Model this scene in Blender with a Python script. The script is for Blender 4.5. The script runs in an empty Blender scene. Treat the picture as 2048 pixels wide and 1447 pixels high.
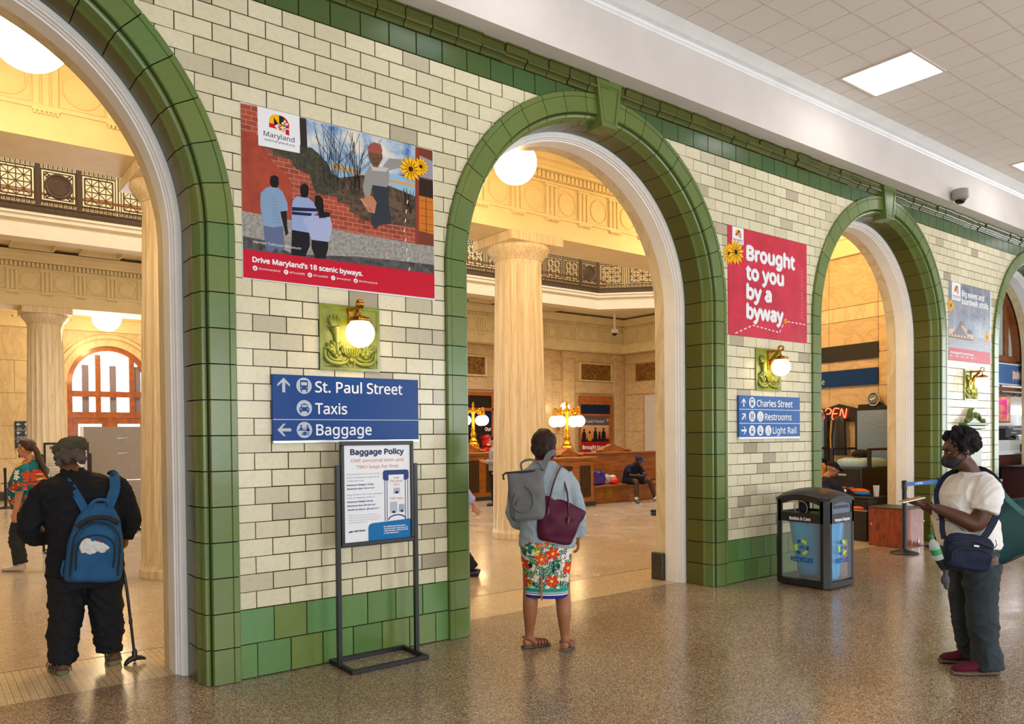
import bpy, bmesh, math, random
from math import sin, cos, pi, radians, atan2, sqrt
from mathutils import Vector, Matrix, noise
random.seed(7)
SC = bpy.context.scene
COL = SC.collection

# ------------------------------------------------------------------ camera
F_PX, YAW, PITCH, ROLL = 1556.907, .65426, -.015, -.00967
cam_d = bpy.data.cameras.new('camera'); cam = bpy.data.objects.new('camera', cam_d); COL.objects.link(cam)
cam_d.sensor_width = 36; cam_d.lens = 36 * F_PX / 2048; cam_d.shift_y = 172.156 / 2048
cam_d.clip_start = .05; cam_d.clip_end = 200
_cy, _sy, _cp, _sp = cos(YAW), sin(YAW), cos(PITCH), sin(PITCH)
_F = Vector((_sy * _cp, _cy * _cp, _sp)); _R = Vector((_cy, -_sy, 0)); _U = _R.cross(_F)
_R2 = _R * cos(ROLL) + _U * sin(ROLL); _U2 = -_R * sin(ROLL) + _U * cos(ROLL)
_m = Matrix((_R2, _U2, -_F)).transposed().to_4x4(); _m.translation = (-2.10748, -5.36416, 1.656)
cam.matrix_world = _m
SC.camera = cam

# ------------------------------------------------------------------ world, exposure, area lights
SC.view_settings.view_transform = 'Standard'; SC.view_settings.look = 'None'
SC.view_settings.gamma = 1; SC.view_settings.use_curve_mapping = False
SC.view_settings.exposure = 0.0
W_ = bpy.data.worlds.new('world'); SC.world = W_; W_.use_nodes = True
_bg = W_.node_tree.nodes['Background']; _bg.inputs[0].default_value = (.86, .93, 1, 1); _bg.inputs[1].default_value = 1.0

def area(name, loc, size, size_y, direction, energy, color, spread=pi):
    l = bpy.data.lights.new(name, 'AREA'); l.shape = 'RECTANGLE'; l.size = size; l.size_y = size_y
    l.energy = energy; l.color = color; l.spread = spread
    o = bpy.data.objects.new(name, l); COL.objects.link(o); o.location = loc
    o.rotation_euler = Vector(direction).to_track_quat('-Z', 'Y').to_euler()
    return o
def point(name, loc, energy, color, r=.1, parent=None):
    l = bpy.data.lights.new(name, 'POINT'); l.energy = energy; l.color = color; l.shadow_soft_size = r
    o = bpy.data.objects.new(name, l); COL.objects.link(o); o.location = loc; o.parent = parent
    return o
DAY = (.88, .94, 1)
WARM = (1, .69, .29)
# daylight through the tall windows of the rear wall
for i, x in enumerate((-4.5, 1.5, 7.5, 13.5)):
    area('window_daylight', (x, -9.85, 2.0), 3.2, 2.6, (0, 1, -.14), 250, DAY)
area('window_daylight', (21.7, -4.5, 2.6), 5, 4, (-1, .1, -.05), 420, DAY)
# ceiling light panels that stand outside the frame (their real lamps)
for (x, y) in ((1.8, -1.1), (-2.9, -1.1), (1.8, -5.1), (6.5, -5.1), (11.2, -5.1), (-2.9, -5.1), (15.9, -1.1), (15.9, -5.1)):
    area('ceiling_panel_lamp', (x, y, 5.57), .74, .74, (0, 0, -1), 9, (1, .97, .92))
# skylights over the waiting hall
for x in (-2, 5, 12, 18):
    area('skylight_and_fill', (x, 9.8, 11.2), 5, 5, (0, 0, -1), 380, (1, .97, .92))
for x in (0, 7, 14):  # added fill, no known skylight: brightens the upper wall behind the balcony railing
    area('skylight_and_fill', (x, 16.6, 11.2), 4, 2.5, (0, .15, -1), 150, (1, .97, .92))
point('globe_glow', (9.35, 2.5, 4.9), 170, (1, .69, .29), .2)   # the aisle's next globe, out of view
# daylight beyond the far arched doors
area('far_door_daylight', (2.5, 20.3, 2.4), 1.8, 3.6, (-.1, -1, -.15), 200, (.88, .92, 1))

# ------------------------------------------------------------------ mesh helpers
def catmull(P, rs, n=4):
    """smooth curve through the points, radii interpolated alongside"""
    rs = [x if isinstance(x, (tuple, list)) else (x, x) for x in rs]; Q, R = [], []
    for i in range(len(P) - 1):
        a, b, c, d = P[max(i - 1, 0)], P[i], P[i + 1], P[min(i + 2, len(P) - 1)]
        for j in range(n):
            u = j / n; Q.append(.5 * ((2 * b) + (c - a) * u + (2 * a - 5 * b + 4 * c - d) * u * u + (3 * b - 3 * c + d - a) * u ** 3))
            R.append((rs[i][0] + (rs[i + 1][0] - rs[i][0]) * u, rs[i][1] + (rs[i + 1][1] - rs[i][1]) * u))
    return Q + [P[-1]], R + [rs[-1]]
class MB:
    def __init__(s): s.v = []; s.f = []; s.m = []
    def add(s, vs, fs, mi=0):
        b = len(s.v); s.v += [tuple(p) for p in vs]; s.f += [tuple(i + b for i in f) for f in fs]; s.m += [mi] * len(fs); return s
    def box(s, x0, x1, y0, y1, z0, z1, mi=0, bev=0):
        if bev:
            b = bev
            pts = []
            for (x, sx) in ((x0, 1), (x1, -1)):
                for (y, sy) in ((y0, 1), (y1, -1)):
                    for (z, sz) in ((z0, 1), (z1, -1)):
                        pts += [(x, y + sy * b, z + sz * b), (x + sx * b, y, z + sz * b), (x + sx * b, y + sy * b, z)]
            bm = bmesh.new(); [bm.verts.new(p) for p in pts]
            bmesh.ops.convex_hull(bm, input=bm.verts[:]); bm.verts.index_update()
            s.add([v.co[:] for v in bm.verts], [[v.index for v in f.verts] for f in bm.faces], mi); bm.free(); return s
        return s.add([(x0, y0, z0), (x1, y0, z0), (x1, y1, z0), (x0, y1, z0), (x0, y0, z1), (x1, y0, z1), (x1, y1, z1), (x0, y1, z1)],
                     [(0, 3, 2, 1), (4, 5, 6, 7), (0, 1, 5, 4), (1, 2, 6, 5), (2, 3, 7, 6), (3, 0, 4, 7)], mi)
    def prism(s, poly, f0, f1, mi=0):
        """poly: 2-D points; f0, f1: map a 2-D point to 3-D for the two ends"""
        n = len(poly)
        return s.add([f0(*p) for p in poly] + [f1(*p) for p in poly],
                     [tuple(range(n))[::-1], tuple(range(n, 2 * n))] + [(i, (i + 1) % n, n + (i + 1) % n, n + i) for i in range(n)], mi)
    def pxz(s, poly, y0, y1, mi=0): return s.prism(poly, lambda a, b: (a, y0, b), lambda a, b: (a, y1, b), mi)
    def pyz(s, poly, x0, x1, mi=0): return s.prism(poly, lambda a, b: (x0, a, b), lambda a, b: (x1, a, b), mi)
    def pxy(s, poly, z0, z1, mi=0): return s.prism(poly, lambda a, b: (a, b, z0), lambda a, b: (a, b, z1), mi)
    def loft(s, rings, mi=0, cap=True, closed=False):
        n = len(rings[0]); b = len(s.v); k = len(rings)
        s.v += [tuple(p) for r in rings for p in r]
        fs = []
        for i in range(k if closed else k - 1):
            for j in range(n):
                a = b + i * n + j; c = b + i * n + (j + 1) % n; i2 = (i + 1) % k
                d = b + i2 * n + (j + 1) % n; e = b + i2 * n + j
                fs.append((a, c, d, e))
        if cap and not closed: fs.append(tuple(b + j for j in range(n))[::-1]); fs.append(tuple(b + (k - 1) * n + j for j in range(n)))
        s.f += fs; s.m += [mi] * len(fs); return s
    def lathe(s, prof, n=24, c=(0, 0), mi=0, cap=True, flute=None, ax='z'):
        rings = []
        for (r, z) in prof:
            ring = []
            for j in range(n):
                a = 2 * pi * j / n; rr = r
                if flute: rr = flute(r, z, a)
                p = (c[0] + rr * cos(a), c[1] + rr * sin(a), z)
                ring.append(p)
            rings.append(ring)
        return s.loft(rings, mi, cap)
    def tube(s, pts, r, n=8, mi=0, cap=True, flat=None, up=None):
        """pts: 3-D path; r: radius or list; flat: (a, b) multipliers for an elliptical section"""
        P = [Vector(p) for p in pts]; k = len(P); rs = list(r) if isinstance(r, (list, tuple)) else [r] * k
        if 4 <= k <= 14: P, rs = catmull(P, rs); k = len(P)
        rings = []; prev = None
        for i in range(k):
            t = (P[min(i + 1, k - 1)] - P[max(i - 1, 0)])
            if t.length < 1e-9: t = Vector((0, 0, 1))
            t.normalize()
            u = Vector(up) if up else (prev if prev else (Vector((0, 0, 1)) if abs(t.z) < .9 else Vector((1, 0, 0))))
            u = (u - t * u.dot(t))
            if u.length < 1e-6: u = t.orthogonal()
            u.normalize(); w = t.cross(u); prev = u
            ri = rs[i]; a, b = (ri if isinstance(ri, (tuple, list)) else (ri, ri))
            if flat: a *= flat[0]; b *= flat[1]
            rings.append([P[i] + u * (a * cos(2 * pi * j / n)) + w * (b * sin(2 * pi * j / n)) for j in range(n)])
        return s.loft(rings, mi, cap)
    def ball(s, c, r, n=16, m=10, mi=0, sc=(1, 1, 1)):
        rings = []
        for i in range(m + 1):
            a = -pi / 2 + pi * i / m; rr = max(cos(a), 1e-3) * r
            rings.append([(c[0] + rr * cos(2 * pi * j / n) * sc[0], c[1] + rr * sin(2 * pi * j / n) * sc[1], c[2] + sin(a) * r * sc[2]) for j in range(n)])
        return s.loft(rings, mi)
    def merge(s, o, mat=None, mi=0):
        b = len(s.v)
        s.v += [tuple(mat @ Vector(p)) for p in o.v] if mat else o.v
        s.f += [tuple(i + b for i in f) for f in o.f]; s.m += [x + mi for x in o.m]; return s
    def mesh(s, name, mats, smooth=None, fix=True):
        me = bpy.data.meshes.new(name); me.from_pydata(s.v, [], s.f)
        for m in (mats if isinstance(mats, (list, tuple)) else [mats]): me.materials.append(m)
        if any(s.m): me.polygons.foreach_set('material_index', s.m)
        if fix:
            bm = bmesh.new(); bm.from_mesh(me); bmesh.ops.recalc_face_normals(bm, faces=bm.faces[:]); bm.to_mesh(me); bm.free()
        if smooth is not None:
            me.polygons.foreach_set('use_smooth', [True] * len(me.polygons))
            me.set_sharp_from_angle(angle=radians(smooth))
        me.update(); return me
    def build(s, name, mats, parent=None, smooth=None, loc=None, fix=True):
        return link(name, s.mesh(name, mats, smooth, fix), parent, loc)
def link(name, me, parent=None, loc=None, rz=None):
    o = bpy.data.objects.new(name, me); COL.objects.link(o); o.parent = parent
    if loc: o.location = loc
    if rz is not None: o.rotation_euler = (0, 0, rz)
    return o
def tag(o, label, cat, group=None):
    o['label'] = label; o['category'] = cat
    if group: o['group'] = group
    return o
def thing(name, label, cat, loc=(0, 0, 0), rz=0, group=None):
    o = link(name, None, None, loc, rz); return tag(o, label, cat, group)
def struct(o): o['kind'] = 'structure'; return o
def stuff(o): o['kind'] = 'stuff'; return o
def copy_tree(root, loc=None, rz=None, label=None):
    r = root.copy(); COL.objects.link(r)
    if loc: r.location = loc
    if rz is not None: r.rotation_euler = (0, 0, rz)
    if label: r['label'] = label
    for ch in list(root.children):
        if ch.type == 'LIGHT': 
            c = ch.copy(); COL.objects.link(c); c.parent = r; continue
        c = copy_tree(ch); c.parent = r
    return r

# ------------------------------------------------------------------ materials
def S(r, g, b):   # 8-bit sRGB -> linear
    f = lambda c: (c / 255 / 12.92) if c <= 10 else ((c / 255 + .055) / 1.055) ** 2.4
    return (f(r), f(g), f(b), 1)
class NT:
    def __init__(s, name):
        s.m = bpy.data.materials.new(name); s.m.use_nodes = True; s.t = s.m.node_tree; s.n = s.t.nodes; s.b = s.n['Principled BSDF']
    def node(s, t, **k):
        n = s.n.new(t)
        for a, v in k.items():
            if a.startswith('i_'): n.inputs[int(a[2:]) if a[2:].isdigit() else a[2:]].default_value = v
            else: setattr(n, a, v)
        return n
    def l(s, a, b): s.t.links.new(a, b)
    def noise(s, scale=5, detail=4, rough=.55, vec=None, dist=0):
        n = s.node('ShaderNodeTexNoise'); n.inputs['Scale'].default_value = scale; n.inputs['Detail'].default_value = detail
        n.inputs['Roughness'].default_value = rough; n.inputs['Distortion'].default_value = dist
        if vec: s.l(vec, n.inputs['Vector'])
        return n
    def ramp(s, fac, stops, interp='LINEAR'):
        r = s.node('ShaderNodeValToRGB'); e = r.color_ramp; e.interpolation = interp
        while len(e.elements) < len(stops): e.elements.new(.5)
        for i, (p, c) in enumerate(stops): e.elements[i].position = p; e.elements[i].color = c if len(c) == 4 else (*c, 1)
        s.l(fac, r.inputs[0]); return r
    def mix(s, fac, a, b, mode='MIX'):
        n = s.node('ShaderNodeMix', data_type='RGBA', blend_type=mode)
        for k, v in ((0, fac), (6, a), (7, b)):
            if hasattr(v, 'is_linked') or hasattr(v, 'links'): s.l(v, n.inputs[k])
            else: n.inputs[k].default_value = v
        return n.outputs[2]
    def obj(s, sc=(1, 1, 1), loc=(0, 0, 0), kind='Object'):
        tc = s.node('ShaderNodeTexCoord')
        if kind == 'World':
            g = s.node('ShaderNodeNewGeometry'); out = g.outputs['Position']
        else: out = tc.outputs[kind]
        mp = s.node('ShaderNodeMapping'); mp.inputs['Scale'].default_value = sc; mp.inputs['Location'].default_value = loc
        s.l(out, mp.inputs[0]); return mp.outputs[0]
    def bump(s, h, st=.3, dist=.01):
        b = s.node('ShaderNodeBump'); b.inputs['Strength'].default_value = st; b.inputs['Distance'].default_value = dist
        s.l(h, b.inputs['Height']); s.l(b.outputs[0], s.b.inputs['Normal']); return b
    def set(s, color=None, rough=.5, metal=0, coat=0, spec=None, coat_r=.08):
        if color is not None:
            if hasattr(color, 'links'): s.l(color, s.b.inputs['Base Color'])
            else: s.b.inputs['Base Color'].default_value = color
        if hasattr(rough, 'links'): s.l(rough, s.b.inputs['Roughness'])
        else: s.b.inputs['Roughness'].default_value = rough
        s.b.inputs['Metallic'].default_value = metal; s.b.inputs['Coat Weight'].default_value = coat; s.b.inputs['Coat Roughness'].default_value = coat_r
        if spec is not None: s.b.inputs['Specular IOR Level'].default_value = spec
        return s.m
def plain(name, color, rough=.5, metal=0, coat=0, var=.06, scale=12, bump=0, bscale=60, spec=None):
    t = NT(name); v = t.obj()
    n = t.noise(scale, 4, .6, v)
    dark = tuple(c * (1 - var * 2) for c in color[:3]) + (1,); lite = tuple(min(1, c * (1 + var)) for c in color[:3]) + (1,)
    r = t.ramp(n.outputs[0], [(.3, dark), (.7, lite)])
    t.set(r.outputs[0], rough, metal, coat, spec)
    if bump:
        n2 = t.noise(bscale, 3, .6, v); t.bump(n2.outputs[0], bump, .01)
    return t.m
def emit(name, color, st):
    t = NT(name); t.b.inputs['Base Color'].default_value = (*color[:3], 1); t.b.inputs['Emission Color'].default_value = (*color[:3], 1)
    t.b.inputs['Emission Strength'].default_value = st; t.b.inputs['Roughness'].default_value = .3; return t.m

def tile_mat(name, stops, from_attr, crackle=0, rough=.27, side=None, zvar=.12):
    """glazed tile: colour from the object's random number, or from the 'tone' attribute on joined tiles"""
    t = NT(name)
    if from_attr: rnd = t.node('ShaderNodeAttribute', attribute_name='tone').outputs['Fac']
    else: rnd = t.node('ShaderNodeObjectInfo').outputs['Random']
    base = t.ramp(rnd, stops).outputs[0]
    pos = t.obj(kind='World')
    n = t.noise(3.0, 5, .6, pos); n2 = t.noise(26, 3, .6, pos)
    c = t.mix(n.outputs[0], base, t.mix(1.0, base, (1 - zvar, 1 - zvar * .9, 1 - zvar * 1.3, 1), 'MULTIPLY'))
    c = t.mix(t.ramp(n2.outputs[0], [(.45, (0, 0, 0)), (.8, (.5, .5, .5))]).outputs[0], c, t.mix(1.0, c, (.82, .80, .72, 1), 'MULTIPLY'))
    if crackle:
        v = t.node('ShaderNodeTexVoronoi', feature='DISTANCE_TO_EDGE'); v.inputs['Scale'].default_value = 22
        nn = t.noise(9, 2, .5, pos); add = t.node('ShaderNodeVectorMath', operation='MULTIPLY_ADD')
        t.l(nn.outputs[1], add.inputs[0]); add.inputs[1].default_value = (.12, .12, .12); t.l(pos, add.inputs[2]); t.l(add.outputs[0], v.inputs['Vector'])
        e = t.ramp(v.outputs['Distance'], [(0, (1, 1, 1)), (.009, (0, 0, 0))])
        fac = t.node('ShaderNodeMath', operation='MULTIPLY'); t.l(e.outputs[0], fac.inputs[0]); fac.inputs[1].default_value = crackle
        c = t.mix(fac.outputs[0], c, (.10, .085, .04, 1))
    t.set(c, rough, 0, .06, .4)
    w = t.noise(5, 2, .5, pos); t.bump(w.outputs[0], .12, .02)
    return t.m
CREAM = [(0, S(234, 224, 194)), (.5, S(230, 219, 187)), (.86, S(222, 211, 178)), (.92, S(208, 197, 168)), (.97, S(196, 184, 158)), (1, S(172, 158, 134))]
GREEN = [(0, S(92, 126, 62)), (.35, S(102, 140, 76)), (.6, S(112, 130, 62)), (.8, S(98, 144, 88)), (1, S(90, 118, 54))]
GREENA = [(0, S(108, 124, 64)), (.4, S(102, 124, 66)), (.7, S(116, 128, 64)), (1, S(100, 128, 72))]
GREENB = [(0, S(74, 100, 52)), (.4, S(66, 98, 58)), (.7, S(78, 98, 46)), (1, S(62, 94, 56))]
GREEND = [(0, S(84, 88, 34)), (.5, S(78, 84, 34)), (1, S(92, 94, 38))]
M = {}
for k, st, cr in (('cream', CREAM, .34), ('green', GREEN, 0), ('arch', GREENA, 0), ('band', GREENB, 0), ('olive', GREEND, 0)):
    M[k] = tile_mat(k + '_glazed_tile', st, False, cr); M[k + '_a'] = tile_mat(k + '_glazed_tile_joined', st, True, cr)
M['grout'] = plain('dark_grout', S(38, 30, 18), .9, var=.2, scale=30)
M['groutg'] = plain('green_grout', S(58, 60, 30), .9, var=.2, scale=30)
M['plaster'] = plain('painted_plaster', S(222, 214, 208), .6, var=.03, scale=2, bump=.08, bscale=120)
M['white'] = plain('white_gloss_paint', S(250, 250, 250), .35, var=.03, scale=4, bump=.1, bscale=25)
M['whitewall'] = plain('white_painted_reveal', S(236, 228, 218), .45, var=.03, scale=3, bump=.08, bscale=30)
M['black'] = plain('black_powder_coat', (.012, .012, .014, 1), .38, var=.1)
M['brass'] = plain('aged_brass', S(190, 138, 50), .28, metal=1, var=.2, scale=30)
M['darkmetal'] = plain('dark_bronze_ironwork', S(70, 56, 40), .45, metal=.4, var=.15)
M['chrome'] = plain('brushed_steel', (.6, .6, .6, 1), .25, metal=1)
M['aplaque'] = plain('olive_glazed_relief', S(134, 142, 44), .3, coat=.3, var=.15, scale=14)
# ------------------------------------------------------------------ floors
def terrazzo(name, base, chips, scale, rough, bumps=.0, big=None):
    t = NT(name); pos = t.obj(kind='World')
    v = t.node('ShaderNodeTexVoronoi'); v.inputs['Scale'].default_value = scale; t.l(pos, v.inputs['Vector'])
    sep = t.node('ShaderNodeSeparateColor'); t.l(v.outputs['Color'], sep.inputs[0])
    c = t.ramp(sep.outputs[0], chips).outputs[0]
    n = t.noise(.55, 5, .62, pos)
    c = t.mix(t.ramp(n.outputs[0], [(.35, (0, 0, 0)), (.7, (1, 1, 1))]).outputs[0], c, t.mix(1.0, c, base, 'MULTIPLY'))
    n3 = t.noise(1.7, 6, .7, pos, .6)
    rr = t.ramp(n3.outputs[0], [(.35, (rough * .75,) * 3), (.7, (rough * 1.5,) * 3)])
    t.set(c, rr.outputs[0], 0, 0, .5)
    n4 = t.noise(1.3, 3, .5, pos); t.bump(n4.outputs[0], .05, .02)
    return t.m
M['terrazzo'] = terrazzo('brown_terrazzo', (.80, .70, .58, 1), [(0, S(88, 72, 56)), (.22, S(118, 100, 80)), (.45, S(148, 128, 106)), (.7, S(170, 150, 128)), (.9, S(196, 178, 156)), (1, S(222, 210, 192))], 150, .17)
M['halltz'] = terrazzo('tan_terrazzo', (.90, .86, .80, 1), [(0, S(158, 138, 114)), (.4, S(182, 162, 138)), (.8, S(200, 182, 160)), (1, S(218, 206, 190))], 110, .20)
t = NT('mosaic_threshold'); pos = t.obj(kind='World')
b = t.node('ShaderNodeTexBrick'); t.l(pos, b.inputs['Vector']); b.inputs['Scale'].default_value = 1; b.offset = .5
b.inputs['Brick Width'].default_value = .034; b.inputs['Row Height'].default_value = .017; b.inputs['Mortar Size'].default_value = .0016; b.inputs['Mortar Smooth'].default_value = .2
b.inputs['Color1'].default_value = S(228, 208, 174); b.inputs['Color2'].default_value = S(206, 184, 148); b.inputs['Mortar'].default_value = S(140, 118, 88)
b2 = t.node('ShaderNodeTexBrick'); t.l(pos, b2.inputs['Vector']); b2.offset = 0; b2.inputs['Scale'].default_value = 1
b2.inputs['Brick Width'].default_value = .044; b2.inputs['Row Height'].default_value = 5; b2.inputs['Mortar Size'].default_value = .0018
b2.inputs['Color1'].default_value = (0, 0, 0, 1); b2.inputs['Color2'].default_value = (0, 0, 0, 1); b2.inputs['Mortar'].default_value = (1, 1, 1, 1)
t.set(t.mix(b2.outputs['Color'], b.outputs['Color'], S(120, 96, 66)), .2); M['mosaic'] = t.m
struct(MB().box(-12, 24, -11, .44, -.1, 0).build('floor', M['terrazzo']))
struct(MB().box(-12, 24, 1.28, 24, -.1, 0).build('floor', M['halltz']))
struct(MB().box(-12, 24, .44, 1.262, -.1, 0).build('trim_1', M['mosaic']))
struct(MB().box(-12, 24, 1.262, 1.28, -.1, .0005).build('trim_2', plain('zinc_divider_strip', S(96, 84, 66), .4)))

# ------------------------------------------------------------------ arcade wall
TW, TH = .24221, .12
RO, RI, ZC = 1.8166, 1.57, 3.045
PER = 22 * TW
CX = [3.149 + PER * i for i in range(-2, 4)]
ZTOP = 5.0
def pier_poly(i, r):
    a, b = CX[i], CX[i + 1]; P = [(a, ZTOP + .3), (b, ZTOP + .3)]
    P += [(b - r * sin(pi / 2 * k / 20), ZC + r * cos(pi / 2 * k / 20)) for k in range(21)] + [(b - r, 0), (a + r, 0)]
    P += [(a + r * cos(pi / 2 * k / 20), ZC + r * sin(pi / 2 * k / 20)) for k in range(21)]
    return P
mb = MB()
for i in range(5): mb.pxz(pier_poly(i, 1.60), .008, .36, 0)
wall = struct(mb.build('wall_back', M['grout']))
for i in range(5): pass
mb = MB()
for i in range(5): mb.pxz(pier_poly(i, 1.54), .362, .70, 0)
M['marble'] = None
def marble(name, a, b, vein, sc=(1.2, 1.2, .35), st=1, rough=.3, joint=None, dist=1.2):
    t = NT(name); pos = t.obj(kind='World', sc=sc)
    n = t.noise(2.2, 8, .62, pos, dist); n2 = t.noise(6, 6, .6, pos, .8)
    c = t.mix(n2.outputs[0], a, b)
    c = t.mix(t.ramp(n.outputs[0], [(.44, (0, 0, 0)), (.5, (st, st, st)), (.56, (0, 0, 0))]).outputs[0], c, vein)
    t.set(c, rough, 0, 0, .4); return t.m
M['marble'] = marble('cream_marble', S(238, 220, 180), S(222, 200, 158), S(198, 170, 128), st=.5)
M['marblecol'] = marble('fluted_column_marble', S(244, 232, 208), S(232, 212, 174), S(196, 166, 118), (7, 7, .22), .55, .4, dist=.25)
M['marblewall'] = marble('veined_wall_marble', S(226, 196, 152), S(216, 188, 148), S(184, 152, 116), (.6, .6, 1.2), .5)
M['marbledark'] = marble('brown_veined_panel', S(176, 132, 66), S(132, 90, 40), S(60, 36, 20), (3, 3, 3), 1, .3)
M['stoneblack'] = plain('black_marble_base', S(62, 58, 50), .35, var=.3, scale=25)
struct(mb.build('trim_3', M['marble'], smooth=None))

def hmin(x):
    h = 0
    for c in CX:
        d = abs(x - c)
        if d < RO - 1e-6: h = max(h, ZC + sqrt(RO * RO - d * d))
    return h
def clip_tile(x0, x1, z0, z1):
    """part of the rectangle that lies outside the arches: 'full', None or a polygon"""
    near = None
    for c in CX:
        if x1 > c - RO and x0 < c + RO: near = c
    if near is None: return 'full'
    c = near; xs = sorted({x0, x1} | {v for v in (c - RO, c + RO) if x0 < v < x1} | {x0 + (x1 - x0) * k / 8 for k in range(1, 8)})
    # x where h = z1 and h = z0
    for z in (z0, z1):
        if z > ZC and z - ZC < RO:
            d = sqrt(RO * RO - (z - ZC) ** 2); xs = sorted(set(xs) | {v for v in (c - d, c + d) if x0 < v < x1})
    def h(x): 
        d = abs(x - c)
        return 0 if d >= RO - 1e-6 else ZC + sqrt(RO * RO - d * d)
    keep = [x for x in xs if h(x) < z1 + 1e-6]
    if len(keep) < 2: return None
    if min(h(x) for x in keep) >= z1 - 1e-5: return None
    if z1 <= ZC + .001:       # beside the straight jamb
        L, R = (x0, min(x1, c - RO)) if x0 < c - RO else (max(x0, c + RO), x1)
        return None if R - L < .008 else [(L, z0), (R, z0), (R, z1), (L, z1)]
    if all(h(x) <= z0 for x in keep) and len(keep) == len(xs): return 'full'
    if keep[-1] - keep[0] < .012: return None
    if x0 < c < x1 and z1 < ZC + RO: return None
    side = [x for x in keep if (x < c) == (keep[0] < c)] if z1 < ZC + RO else keep
    P = [(x, max(z0, h(x))) for x in side] + [(side[-1], z1), (side[0], z1)]
    Q = []
    for p in P:
        if not Q or (abs(p[0] - Q[-1][0]) > 5e-4 or abs(p[1] - Q[-1][1]) > 5e-4): Q.append(p)
    if len(Q) > 2 and abs(Q[0][0] - Q[-1][0]) < 5e-4 and abs(Q[0][1] - Q[-1][1]) < 5e-4: Q.pop()
    return Q if len(Q) >= 3 else None
def tile_mb(x0, x1, z0, z1, yf, yb, g=.0035, b=.0025):
    m = MB(); x0 += g; x1 -= g; z0 += g; z1 -= g
    o = [(x0, z0), (x1, z0), (x1, z1), (x0, z1)]; i = [(x0 + b, z0 + b), (x1 - b, z0 + b), (x1 - b, z1 - b), (x0 + b, z1 - b)]
    return m.add([(x, yb, z) for x, z in o] + [(x, yf + b, z) for x, z in o] + [(x, yf, z) for x, z in i],
                 [(8, 9, 10, 11)] + [(k, (k + 1) % 4, 4 + (k + 1) % 4, 4 + k) for k in range(4)] + [(4 + k, 4 + (k + 1) % 4, 8 + (k + 1) % 4, 8 + k) for k in range(4)])
def poly_tile_mb(P, yf, yb, g=.0035):
    cx = sum(p[0] for p in P) / len(P); cz = sum(p[1] for p in P) / len(P)
    Q = []
    for x, z in P:
        d = sqrt((x - cx) ** 2 + (z - cz) ** 2) or 1; k = max(0, 1 - g * 1.3 / d); Q.append((cx + (x - cx) * k, cz + (z - cz) * k))
    return MB().pxz(Q, yf, yb)
class TileSet:
    """individual tiles near the camera as parts, the rest joined into one stuff part"""
    def __init__(s, name, mat, parent, limit=300): s.name, s.mat, s.parent, s.limit, s.items = name, mat, parent, limit, []
    def add(s, mb, loc, key, dist): s.items.append((dist, mb, loc, key))
    def flush(s):
        s.items.sort(key=lambda t: t[0]); cache = {}
        for n, (d, mb, loc, key) in enumerate(s.items[:s.limit]):
            if key is not None:
                if key not in cache: cache[key] = mb.mesh(s.name, M[s.mat])
                me = cache[key]
            else: me = mb.mesh(s.name, M[s.mat])
            o = link(s.name, me, s.parent, loc)
            o.rotation_euler = (random.gauss(0, .0016), 0, random.gauss(0, .0016))
        rest = s.items[s.limit:]
        if not rest: return
        big = MB(); tones = []
        for d, mb, loc, key in rest:
            a, b2 = random.gauss(0, .0016), random.gauss(0, .0016)
            n0 = len(big.f); big.merge(mb, Matrix.Translation(loc) @ Matrix.Rotation(b2, 4, 'Z') @ Matrix.Rotation(a, 4, 'X')); tn = random.random()
            tones += [tn] * (len(big.f) - n0)
        me = big.mesh(s.name, M[s.mat + '_a'])
        at = me.attributes.new('tone', 'FLOAT', 'FACE'); at.data.foreach_set('value', tones)
        stuff(link(s.name, me, s.parent))
CAMX = -2.1
def cam_d2(x, z): return sqrt((x - CAMX) ** 2 + 5.36 ** 2) + (100 if x < -1.75 or x > 13.4 else 0) + (50 if z > 4.75 and x < 0 else 0)
def row(ts, z0, z1, phase_fn, yf=0, yb=.022, w=TW):
    for n in range(-20, 60):
        for seg, (xa, xb, ph) in enumerate(((-5.6, CX[2], 0), (CX[2], CX[3], -.124), (CX[3], CX[4], -.25), (CX[4], 15.6, -.3))):
            x0 = (n + ph + phase_fn) * w; x1 = x0 + w; x0, x1 = max(x0, xa), min(x1, xb)
            if x1 - x0 < .02: continue
            r = clip_tile(x0, x1, z0, z1)
            if r is None: continue
            cx, cz = (x0 + x1) / 2, (z0 + z1) / 2
            if r == 'full':
                hw, hh = (x1 - x0) / 2, (z1 - z0) / 2
                ts.add(tile_mb(-hw, hw, -hh, hh, yf, yb), (cx, 0, cz), (round(hw, 4), round(hh, 4)), cam_d2(cx, cz))
            else:
                ts.add(poly_tile_mb([(x - cx, z - cz) for x, z in r], yf, yb), (cx, 0, cz), None, cam_d2(cx, cz))
ts = TileSet('wall_tile', 'cream', wall)
for k in range(35): row(ts, (4 + k) * TH, (5 + k) * TH, 0 if k % 2 == 0 else .5)
ts.flush()
ts = TileSet('base_tile', 'green', wall)
row(ts, .24, .48, .5, -.004, .02); row(ts, .003, .24, 0, -.004, .02); ts.flush()
ts = TileSet('band_tile', 'band', wall)
row(ts, 4.68, 4.86, .5, -.002, .02); ts.flush()
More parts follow.
